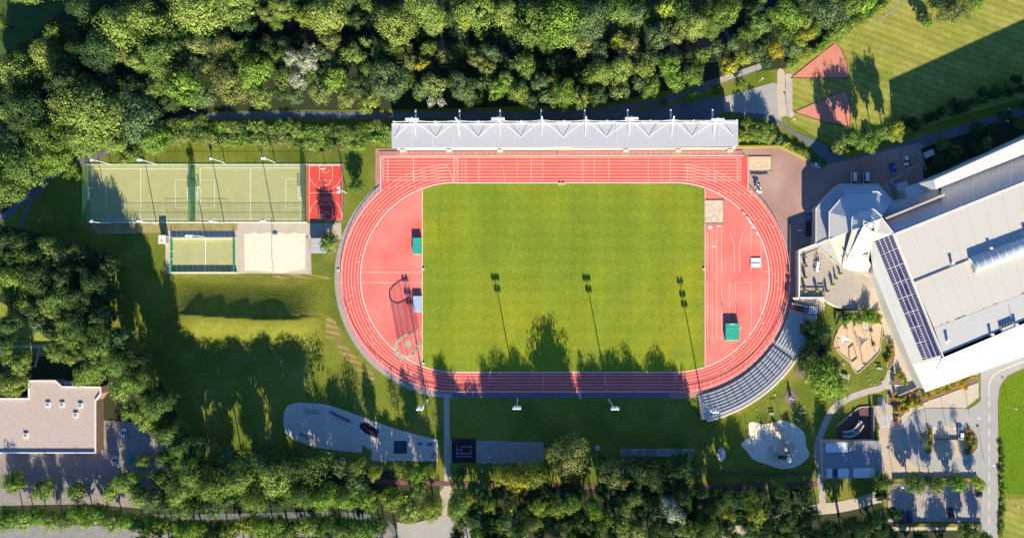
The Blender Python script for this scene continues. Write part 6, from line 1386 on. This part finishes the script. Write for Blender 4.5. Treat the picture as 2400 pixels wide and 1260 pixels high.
# --- individually placed trees (u, v, radius px, height m, colour, kind)
for row in [
    (205, 250, 78, 19, 'light green'), (330, 270, 62, 17, 'bluish green'), (360, 320, 40, 15, 'fresh green'), (265, 70, 62, 17, 'light green'), (350, 50, 55, 17, 'light green'), (460, 30, 66, 18, 'light green'), (560, 15, 50, 18, 'light green'),
    (110, 135, 42, 14, 'light green'), (45, 165, 48, 15, 'light green'), (60, 390, 60, 16, 'mid green'), (20, 440, 45, 16, 'mid green'), (130, 370, 38, 13, 'fresh green'), (110, 320, 45, 16, 'mid green'), (200, 320, 50, 14, 'light green'), (265, 330, 34, 12, 'light green'), (150, 190, 40, 18, 'deep green'), (240, 120, 44, 18, 'deep green'), (60, 255, 50, 18, 'deep green'), (200, 20, 36, 15, 'deep green'),
    (370, 130, 46, 16, 'mid green'), (325, 150, 26, 15, 'light green'), (465, 105, 28, 14, 'olive'), (530, 110, 34, 14, 'olive'), (430, 200, 46, 15, 'fresh green'), (480, 225, 32, 13, 'bluish green'), (385, 175, 36, 13, 'olive'), (540, 195, 46, 14, 'olive'), (600, 170, 42, 15, 'fresh green'), (610, 225, 32, 13, 'light green'), (570, 60, 30, 16, 'deep green'),
    (662, 25, 30, 15, 'light green'), (775, 35, 50, 17, 'light green'), (720, 45, 30, 14, 'yellow green'), (690, 140, 24, 16, 'silvery'), (725, 150, 26, 16, 'silvery'), (700, 190, 24, 15, 'silvery'), (735, 120, 18, 15, 'silvery'), (665, 185, 26, 13, 'mid green'), (695, 225, 24, 12, 'bluish green'), (750, 215, 30, 13, 'olive'), (792, 185, 30, 14, 'fresh green'), (828, 130, 32, 15, 'light green'), (860, 100, 16, 14, 'mid green'),
    (865, 235, 32, 13, 'light green'), (815, 230, 26, 12, 'olive'), (910, 190, 44, 17, 'bluish green'), (925, 60, 52, 18, 'light green'), (995, 20, 46, 18, 'light green'), (1020, 60, 28, 16, 'light green'), (1110, 15, 56, 18, 'light green'), (1090, 40, 30, 17, 'yellow green'), (955, 115, 18, 12, 'mid green'), (960, 150, 22, 13, 'olive'), (993, 152, 17, 13, 'golden'), (1005, 115, 20, 13, 'mid green'), (1020, 200, 30, 14, 'olive'), (985, 210, 22, 13, 'bluish green'), (1010, 238, 14, 11, 'silvery'), (1035, 240, 12, 11, 'silvery'), (980, 228, 12, 10, 'fresh green'),
    (1083, 205, 36, 16, 'bluish green'), (1120, 140, 26, 15, 'olive'), (1150, 125, 24, 15, 'bluish green'), (1165, 210, 30, 15, 'fresh green'), (1190, 190, 24, 15, 'light green'), (1215, 215, 28, 15, 'light green'), (1185, 40, 34, 17, 'light green'), (1240, 55, 50, 17, 'mid green'), (1240, 100, 24, 13, 'mid green'), (1320, 50, 66, 19, 'fresh green'), (1380, 50, 46, 18, 'bluish green'), (1330, 85, 30, 17, 'light green'), (1450, 25, 38, 17, 'mid green'), (1490, 40, 26, 15, 'bluish green'), (1540, 85, 30, 16, 'bluish green'),
    (1300, 183, 16, 12, 'golden'), (1325, 215, 34, 15, 'fresh green'), (1360, 230, 26, 14, 'light green'), (1265, 195, 24, 14, 'bluish green'), (1320, 255, 12, 9, 'light green'), (1400, 175, 34, 15, 'light green'), (1450, 165, 34, 15, 'light green'), (1510, 155, 32, 15, 'light green'), (1570, 155, 32, 14, 'fresh green'), (1455, 210, 26, 12, 'olive'), (1525, 205, 26, 12, 'mid green'), (1580, 190, 26, 12, 'fresh green'), (1625, 175, 30, 13, 'mid green'), (1452, 100, 26, 14, 'yellow green'), (1480, 110, 24, 14, 'olive'), (1370, 110, 28, 14, 'olive'), (1400, 120, 24, 14, 'bluish green'), (1620, 60, 36, 17, 'light green'), (1680, 40, 34, 17, 'mid green'), (1710, 30, 30, 16, 'fresh green'), (1600, 30, 30, 16, 'mid green'), (1560, 20, 26, 16, 'yellow green'),
    (1680, 112, 18, 9, 'bluish green'), (1718, 103, 19, 9, 'bluish green'), (1645, 130, 22, 11, 'mid green'), (1710, 155, 24, 9, 'golden'), (1745, 135, 22, 9, 'yellow green'), (1770, 125, 22, 10, 'bluish green'), (1775, 60, 28, 14, 'mid green'), (1820, 115, 24, 9, 'golden'), (1795, 145, 18, 8, 'deep green'), (1840, 35, 40, 15, 'fresh green'), (1890, 78, 24, 9, 'golden'), (1870, 95, 20, 8, 'yellow green'), (1945, 25, 44, 14, 'bluish green'), (1985, 15, 30, 12, 'mid green'), (2030, 8, 24, 8, 'fresh green'), (1910, 60, 22, 9, 'mid green'), (1880, 10, 30, 15, 'deep green'),
    (1682, 208, 15, 5, 'mid green'), (1736, 195, 17, 5.5, 'mid green'), (1619, 227, 18, 6, 'fresh green'), (1555, 240, 10, 4, 'mid green'),
    (2165, 38, 18, 7, 'deep green'), (2235, 22, 44, 5, 'olive'), (2175, 52, 16, 4, 'fresh green'), (2290, 8, 20, 4, 'fresh green'),
    (1790, 308, 30, 7, 'light green'), (1752, 285, 16, 6, 'mid green'), (1748, 318, 16, 6, 'fresh green'), (1800, 322, 16, 6, 'light green'), (1825, 328, 12, 4.5, 'bluish green'),
    (1965, 340, 20, 12, 'olive'), (1990, 320, 24, 12, 'mid green'), (2018, 325, 26, 13, 'mid green'), (2040, 338, 20, 12, 'fresh green'), (2070, 310, 26, 13, 'mid green'), (2095, 300, 20, 13, 'yellow green'), (2095, 320, 16, 10, 'light green'), (1975, 355, 12, 8, 'light green'),
    (832, 436, 22, 6, 'mid green'), (770, 566, 26, 9.5, 'mid green'),
    (1330, 1062, 50, 18.8, 'olive', 'huge'), (1650, 1035, 10, 3.5, 'olive'), (1935, 890, 56, 13, 'fresh green'), (1920, 790, 36, 9, 'deep green'), (1950, 850, 20, 6, 'dark plum'), (1905, 840, 40, 11, 'deep green'), (1895, 770, 24, 8, 'deep green'),
    (1985, 745, 15, 6.5, 'mid green'), (2008, 745, 18, 7.6, 'fresh green'), (2040, 742, 20, 7.8, 'fresh green'), (2025, 738, 17, 7, 'mid green', 'thin'), (1975, 742, 14, 4, 'mid green'), (2055, 748, 14, 4, 'yellow green'),
    (2068, 1128, 28, 9, 'mid green'), (2065, 1158, 18, 8, 'deep green'), (2148, 1133, 28, 9.6, 'mid green'), (2178, 1128, 17, 9, 'deep green'), (2200, 1137, 20, 8.4, 'light green'), (2247, 1132, 23, 8.6, 'fresh green'), (2293, 1133, 19, 7, 'yellow green'), (2230, 1125, 14, 7, 'deep green'),
    (2272, 1250, 30, 10, 'mid green'), (2310, 1262, 20, 8, 'mid green'), (2160, 1262, 24, 8, 'deep green'), (2170, 1040, 13, 5, 'olive', 'thin'), (2168, 1022, 11, 5, 'deep green', 'thin'), (2262, 1040, 13, 6, 'deep green', 'thin')]:
    tree(*row)
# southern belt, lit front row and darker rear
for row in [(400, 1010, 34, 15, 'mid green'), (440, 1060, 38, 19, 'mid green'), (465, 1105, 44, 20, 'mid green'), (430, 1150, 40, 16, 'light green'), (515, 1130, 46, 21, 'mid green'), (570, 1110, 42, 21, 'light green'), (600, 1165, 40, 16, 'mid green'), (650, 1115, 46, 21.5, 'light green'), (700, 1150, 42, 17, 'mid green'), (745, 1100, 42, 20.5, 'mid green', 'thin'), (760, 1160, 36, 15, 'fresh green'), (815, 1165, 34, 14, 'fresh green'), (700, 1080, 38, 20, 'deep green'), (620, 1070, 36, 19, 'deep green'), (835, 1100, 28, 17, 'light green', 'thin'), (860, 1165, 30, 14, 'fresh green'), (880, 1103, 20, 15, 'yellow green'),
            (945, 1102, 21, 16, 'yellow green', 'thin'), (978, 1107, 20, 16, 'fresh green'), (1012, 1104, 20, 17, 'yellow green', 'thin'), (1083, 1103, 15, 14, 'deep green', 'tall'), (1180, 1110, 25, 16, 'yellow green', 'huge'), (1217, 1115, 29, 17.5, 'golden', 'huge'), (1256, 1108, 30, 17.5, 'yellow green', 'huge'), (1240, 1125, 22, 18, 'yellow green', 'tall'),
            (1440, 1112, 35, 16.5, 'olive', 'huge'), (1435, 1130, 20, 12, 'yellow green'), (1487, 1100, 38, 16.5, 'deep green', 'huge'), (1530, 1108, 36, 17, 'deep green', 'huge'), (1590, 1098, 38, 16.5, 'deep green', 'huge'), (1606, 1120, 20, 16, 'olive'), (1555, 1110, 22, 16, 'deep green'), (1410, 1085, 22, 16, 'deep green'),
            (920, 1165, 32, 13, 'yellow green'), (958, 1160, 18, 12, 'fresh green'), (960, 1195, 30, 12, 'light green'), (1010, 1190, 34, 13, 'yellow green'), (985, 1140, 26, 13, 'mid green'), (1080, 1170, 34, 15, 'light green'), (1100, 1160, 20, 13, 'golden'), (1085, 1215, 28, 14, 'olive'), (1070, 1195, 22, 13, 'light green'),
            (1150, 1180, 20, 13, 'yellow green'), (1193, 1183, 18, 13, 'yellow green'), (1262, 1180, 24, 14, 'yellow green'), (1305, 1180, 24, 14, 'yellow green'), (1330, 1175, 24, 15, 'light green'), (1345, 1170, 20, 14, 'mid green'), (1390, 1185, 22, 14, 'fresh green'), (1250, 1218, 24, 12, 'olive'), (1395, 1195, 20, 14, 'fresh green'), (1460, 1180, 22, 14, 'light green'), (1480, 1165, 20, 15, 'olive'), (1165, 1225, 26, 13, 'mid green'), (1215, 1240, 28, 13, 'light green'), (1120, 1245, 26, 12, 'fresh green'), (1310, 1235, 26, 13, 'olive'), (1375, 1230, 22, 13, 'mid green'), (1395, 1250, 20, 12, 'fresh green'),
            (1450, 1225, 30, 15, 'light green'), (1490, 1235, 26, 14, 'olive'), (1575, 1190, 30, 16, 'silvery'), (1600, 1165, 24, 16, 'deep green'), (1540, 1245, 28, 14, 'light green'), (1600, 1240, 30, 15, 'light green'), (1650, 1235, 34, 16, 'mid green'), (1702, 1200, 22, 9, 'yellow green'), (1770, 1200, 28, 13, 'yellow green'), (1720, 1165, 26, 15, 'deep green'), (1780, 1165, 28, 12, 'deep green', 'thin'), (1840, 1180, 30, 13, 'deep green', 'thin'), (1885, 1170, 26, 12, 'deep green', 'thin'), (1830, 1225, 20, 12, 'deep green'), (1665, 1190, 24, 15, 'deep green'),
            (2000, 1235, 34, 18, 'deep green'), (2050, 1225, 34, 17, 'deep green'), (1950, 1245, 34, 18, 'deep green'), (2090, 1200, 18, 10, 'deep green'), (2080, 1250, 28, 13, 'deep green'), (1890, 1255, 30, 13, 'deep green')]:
    tree(*row)
for k in range(17):     # row above the bottom car line
    tree(345+k*34+rnd.uniform(-6, 6), 1236+rnd.uniform(-8, 8), rnd.uniform(26, 34), rnd.uniform(11, 15), rnd.choice(['fresh green', 'mid green', 'light green', 'yellow green']))
# western grove and lower left
for row in [(100, 590, 44, 15, 'mid green'), (150, 600, 36, 13, 'olive'), (60, 570, 36, 14, 'deep green'), (20, 560, 40, 15, 'deep green'), (155, 655, 30, 17, 'deep green'), (95, 650, 42, 17, 'deep green'), (200, 600, 32, 12, 'deep green'), (262, 628, 26, 14, 'deep green'), (228, 660, 38, 17, 'deep green'), (25, 650, 40, 14, 'fresh green'), (50, 700, 34, 12, 'mid green'), (20, 670, 28, 11, 'fresh green'), (145, 700, 34, 17, 'mid green'), (120, 720, 26, 15, 'olive'), (190, 700, 34, 18, 'deep green'), (160, 750, 26, 15, 'mid green'), (100, 760, 30, 13, 'bluish green'), (200, 760, 36, 18, 'deep green'), (240, 800, 40, 18, 'mid green'), (180, 790, 30, 14, 'mid green'), (290, 850, 34, 18, 'mid green'), (230, 850, 40, 16, 'mid green'), (200, 880, 26, 12, 'light green'), (330, 890, 36, 18, 'mid green'), (290, 910, 32, 14, 'light green'), (370, 950, 34, 17, 'mid green'), (390, 1010, 30, 15, 'deep green'), (420, 1100, 30, 15, 'deep green'), (250, 740, 30, 19, 'deep green'), (280, 790, 30, 19, 'deep green'), (330, 840, 26, 18, 'deep green'), (400, 930, 22, 17, 'deep green'), (130, 820, 26, 12, 'mid green'), (170, 835, 22, 11, 'light green'),
            (25, 760, 26, 18, 'deep green'), (10, 800, 34, 16, 'deep green'), (40, 850, 34, 12, 'light green'), (30, 900, 34, 12, 'light green'), (345, 975, 32, 12, 'light green'), (310, 960, 26, 10, 'light green'), (380, 1000, 28, 12, 'yellow green'), (335, 1080, 20, 8, 'light green'), (300, 1130, 34, 12, 'light green'), (330, 1160, 28, 12, 'light green'), (260, 1150, 22, 10, 'light green'), (30, 1130, 30, 11, 'mid green'), (100, 1145, 28, 11, 'mid green'), (180, 1150, 26, 11, 'mid green')]:
    tree(*row)
for k in range(9): tree(15+k*36+rnd.uniform(-6, 6), 1212+rnd.uniform(-10, 10), rnd.uniform(24, 32), rnd.uniform(9, 12), rnd.choice(['light green', 'mid green', 'fresh green']))
# --- remaining gaps in the northern wood
def inside(p, poly):
    x, y = p; c = False; j = len(poly)-1
    for i in range(len(poly)):
        if (poly[i][1] > y) != (poly[j][1] > y) and x < (poly[j][0]-poly[i][0])*(y-poly[i][1])/(poly[j][1]-poly[i][1])+poly[i][0]: c = not c
        j = i
    return c
STREAM = smooth_line([(-100, 260), (90, 230), (233, 147), (277, 110), (340, 70), (417, 43), (467, 67), (560, 85), (700, 68), (780, 75), (857, 67), (950, 97), (1067, 103), (1130, 100), (1210, 125), (1333, 130), (1430, 140), (1533, 130), (1617, 108), (1720, 73), (1790, 30), (1850, -60)], 6)
def fill(poly, n, r0, r1, h0, h1, cols, gap=.62, avoid=None, tries=6000):
    us = [p[0] for p in poly]; vs = [p[1] for p in poly]; k = 0
    for _ in range(tries):
        if k >= n: break
        u, v = rnd.uniform(min(us), max(us)), rnd.uniform(min(vs), max(vs)); r = rnd.uniform(r0, r1)
        if not inside((u, v), poly): continue
        if avoid and min((u-a)**2+(v-c)**2 for a, c in STREAM) < (avoid+r*.5)**2: continue
        if any((u-a)**2+(v-c)**2 < ((r+q)*gap)**2 for a, c, q in TREES): continue
        tree(u, v, r, rnd.uniform(h0, h1), rnd.choice(cols), fillin=True); k += 1
NW = [(0, 130), (60, 110), (150, 55), (215, -10), (2040, -10), (1985, 60), (1850, 130), (1700, 150), (1600, 190), (1480, 205), (1400, 228), (1330, 235), (1190, 235), (900, 238), (720, 236), (560, 232), (440, 225), (380, 275), (330, 320), (240, 335), (150, 370), (60, 440), (0, 470)]
fill(NW, 130, 17, 32, 8, 15, ['deep green', 'mid green', 'deep green', 'olive', 'bluish green', 'mid green'], .60, 5)
for k in range(17): tree(330+k*37, 1283+rnd.uniform(-6, 6), 30, rnd.uniform(12, 15), rnd.choice(['mid green', 'deep green', 'fresh green']))  # row at the lower frame edge, added to shade the forest drive
fill([(1070, 1140), (1900, 1145), (1900, 1262), (1070, 1262)], 84, 17, 27, 9, 13, ['deep green', 'mid green', 'deep green', 'bluish green'], .52)
fill([(360, 1060), (860, 1085), (860, 1190), (360, 1190)], 14, 22, 30, 12, 17, ['deep green', 'mid green', 'bluish green'], .55)
fill([(0, 540), (250, 590), (290, 680), (240, 740), (340, 850), (380, 960), (300, 900), (180, 830), (40, 700), (0, 690)], 20, 18, 28, 10, 15, ['deep green', 'deep green', 'mid green'], .55)
fill([(2180, 400), (2410, 300), (2410, 245), (2190, 340)], 10, 14, 22, 4, 6, ['deep green', 'mid green'], .65)
fill([(2090, 318), (2400, 215), (2410, 170), (2110, 285)], 13, 12, 20, 4, 6, ['deep green', 'mid green'], .65)
# trees just outside the frame whose shadows fall into it
for u, v, r, h, c in [(1090, 1300, 36, 15, 'mid green'), (1160, 1295, 36, 16, 'deep green'), (1235, 1300, 38, 16, 'mid green'), (1310, 1295, 36, 16, 'deep green'), (1385, 1300, 38, 16, 'mid green'), (1460, 1295, 36, 17, 'deep green'), (1540, 1300, 40, 17, 'mid green'), (1595, 1295, 34, 17, 'deep green'), (1650, 1300, 40, 18, 'deep green'), (1940, 1310, 40, 19, 'deep green'), (2010, 1305, 38, 18, 'mid green'), (2080, 1305, 36, 16, 'deep green'), (2150, 1300, 30, 10, 'mid green'), (2230, 1300, 28, 9, 'mid green'), (-25, 560, 44, 19, 'deep green'), (-25, 780, 40, 18, 'mid green'), (-25, 40, 40, 16, 'mid green'), (60, -25, 40, 15, 'mid green'), (130, -30, 36, 15, 'mid green')]:
    tree(u, v, r, h, c)
print('trees', len(TREES))
# --- shrub bands
for k in range(88):     # bank between path and courts
    u = 392+(k//2)*12+rnd.uniform(-4, 4); v = (300 if k % 2 else 326) + (8 if 690 < u < 850 else 0) - (6 if u < 480 else 0)
    shrub(u, v+rnd.uniform(-7, 7), rnd.uniform(13, 19), rnd.uniform(2.2, 3.6), rnd.choice(['mid green', 'light green', 'fresh green', 'light green', 'olive']))
for k in range(16): shrub(290+k*8+rnd.uniform(-5, 5), 372-k*3.5+rnd.uniform(-9, 9), rnd.uniform(9, 15), rnd.uniform(2, 3), rnd.choice(['light green', 'mid green', 'fresh green']))
for (u, v) in ((165, 405), (180, 412), (172, 395), (158, 413)): shrub(u, v, 11, 2.5, 'fresh green')
for k in range(12): shrub(1818+k*10+rnd.uniform(-2, 2), 325+k*5.2+rnd.uniform(-3, 3), rnd.uniform(7, 11), rnd.uniform(1.5, 2.5), ('golden' if k in (2, 3, 7) else rnd.choice(['mid green', 'bluish green', 'olive'])))
for (u, v) in ((1732, 292), (1738, 305), (1735, 325), (1765, 300), (1770, 322)): shrub(u, v, 10, 3, rnd.choice(['fresh green', 'yellow green', 'mid green']))
for k in range(22): shrub(1855+k*10.5+rnd.uniform(-4, 4), 152-k*6.8+rnd.uniform(-6, 6), rnd.uniform(9, 14), rnd.uniform(1.2, 2.2), rnd.choice(['mid green', 'fresh green', 'light green', 'yellow green']))
for k in range(30): shrub(1950+k*15+rnd.uniform(-4, 4), 352-k*4.9+rnd.uniform(-8, 6), rnd.uniform(8, 14), rnd.uniform(1.5, 3), rnd.choice(['mid green', 'deep green', 'deep green']))
for k in range(12): shrub(2054+rnd.uniform(-3, 3), 993+k*3.6, 5.5, 1.5, 'fresh green')
for (u, v) in ((2087, 805), (2091, 815), (2088, 828), (2086, 838), (2080, 848)): shrub(u, v, 6, 1.5, 'golden' if v > 810 else 'mid green', cc=(.35, .28, .03))
beds = [(2090, 932, 5), (2104, 935, 6), (2098, 920, 5), (2112, 937, 6), (2118, 948, 6), (2108, 952, 5), (2101, 963, 7), (2105, 975, 6), (2117, 963, 6), (2125, 960, 6), (2120, 932, 5), (2132, 925, 4), (2136, 944, 8), (2148, 948, 7), (2158, 946, 6), (2150, 935, 5), (2152, 920, 6), (2135, 935, 5), (2130, 950, 7), (2168, 925, 6), (2178, 930, 8), (2182, 918, 6), (2192, 915, 6), (2200, 922, 5), (2198, 910, 5), (2210, 905, 8), (2214, 917, 6), (2222, 912, 7), (2232, 902, 6), (2238, 906, 5), (2246, 894, 6), (2252, 890, 6), (2258, 900, 9), (2262, 908, 6), (2266, 888, 5), (2278, 882, 5), (2286, 882, 5), (2272, 885, 5)]
for i, (u, v, r) in enumerate(beds): shrub(u, v, r, .9+r*.12, 'golden' if i % 3 else 'yellow green', cc=((.42, .33, .03), (.30, .34, .04), (.45, .30, .03))[i % 3], group='clipped shrubs in the planting beds')
for i, (u, v, r) in enumerate([(2108, 875, 6), (2112, 884, 7), (2116, 892, 7), (2095, 893, 5), (2125, 898, 5), (2098, 880, 4), (2110, 868, 4)]): shrub(u, v, r, 1.6, 'yellow green', cc=(.33, .33, .04), group='clipped shrubs in the planting beds')
for i, (u, v, r) in enumerate([(2178, 1008, 5), (2182, 1018, 5), (2177, 1030, 6), (2182, 1040, 7), (2178, 1050, 6), (2174, 1058, 4), (2264, 1018, 5), (2272, 1008, 4), (2276, 1022, 6), (2284, 1030, 6), (2272, 1034, 6), (2282, 1042, 7), (2270, 1050, 6), (2278, 1056, 5), (2264, 1058, 4)]): shrub(u, v, r, 1.2, 'golden' if i % 2 else 'mid green', cc=((.12, .16, .03), (.42, .27, .03), (.30, .30, .03))[i % 3], group='clipped shrubs in the planting beds')
for k in range(26): shrub(2348+rnd.uniform(-4, 5), 1040+k*8.5, rnd.uniform(4, 8), rnd.uniform(.7, 1.4), rnd.choice(['mid green', 'yellow green', 'fresh green']))

# ================================================================== LABELS: tell look-alikes apart by their order
def settle_labels():
    ordn = ['first', 'second', 'third', 'fourth', 'fifth', 'sixth', 'seventh', 'eighth', 'ninth', 'tenth', 'eleventh', 'twelfth', 'thirteenth', 'fourteenth', 'fifteenth', 'sixteenth', 'seventeenth', 'eighteenth', 'nineteenth', 'twentieth', 'twenty-first', 'twenty-second', 'twenty-third', 'twenty-fourth', 'twenty-fifth', 'twenty-sixth', 'twenty-seventh', 'twenty-eighth']
    by = {}
    for o in THINGS: by.setdefault(o['label'], []).append(o)
    for lab, os_ in by.items():
        if len(os_) < 2: continue
        pos = [(o.location.x if o.type == 'EMPTY' else sum((o.matrix_world @ Vector(c)).x for c in o.bound_box)/8, o.location.y if o.type == 'EMPTY' else sum((o.matrix_world @ Vector(c)).y for c in o.bound_box)/8) for o in os_]
        dx = max(p[0] for p in pos)-min(p[0] for p in pos); dy = max(p[1] for p in pos)-min(p[1] for p in pos)
        if dx >= dy: order = sorted(range(len(os_)), key=lambda i: pos[i][0]); side = 'from the left'
        else: order = sorted(range(len(os_)), key=lambda i: -pos[i][1]); side = 'from the top'
        for k, i in enumerate(order):
            os_[i]['label'] = f'{lab}, {ordn[k]} {side}' if k < len(ordn) else lab
    for o in THINGS:
        for kx in ('_u', '_v'):
            if kx in o: del o[kx]
bpy.context.view_layer.update()
settle_labels()
# 'light green' is a colour name: keep names plain
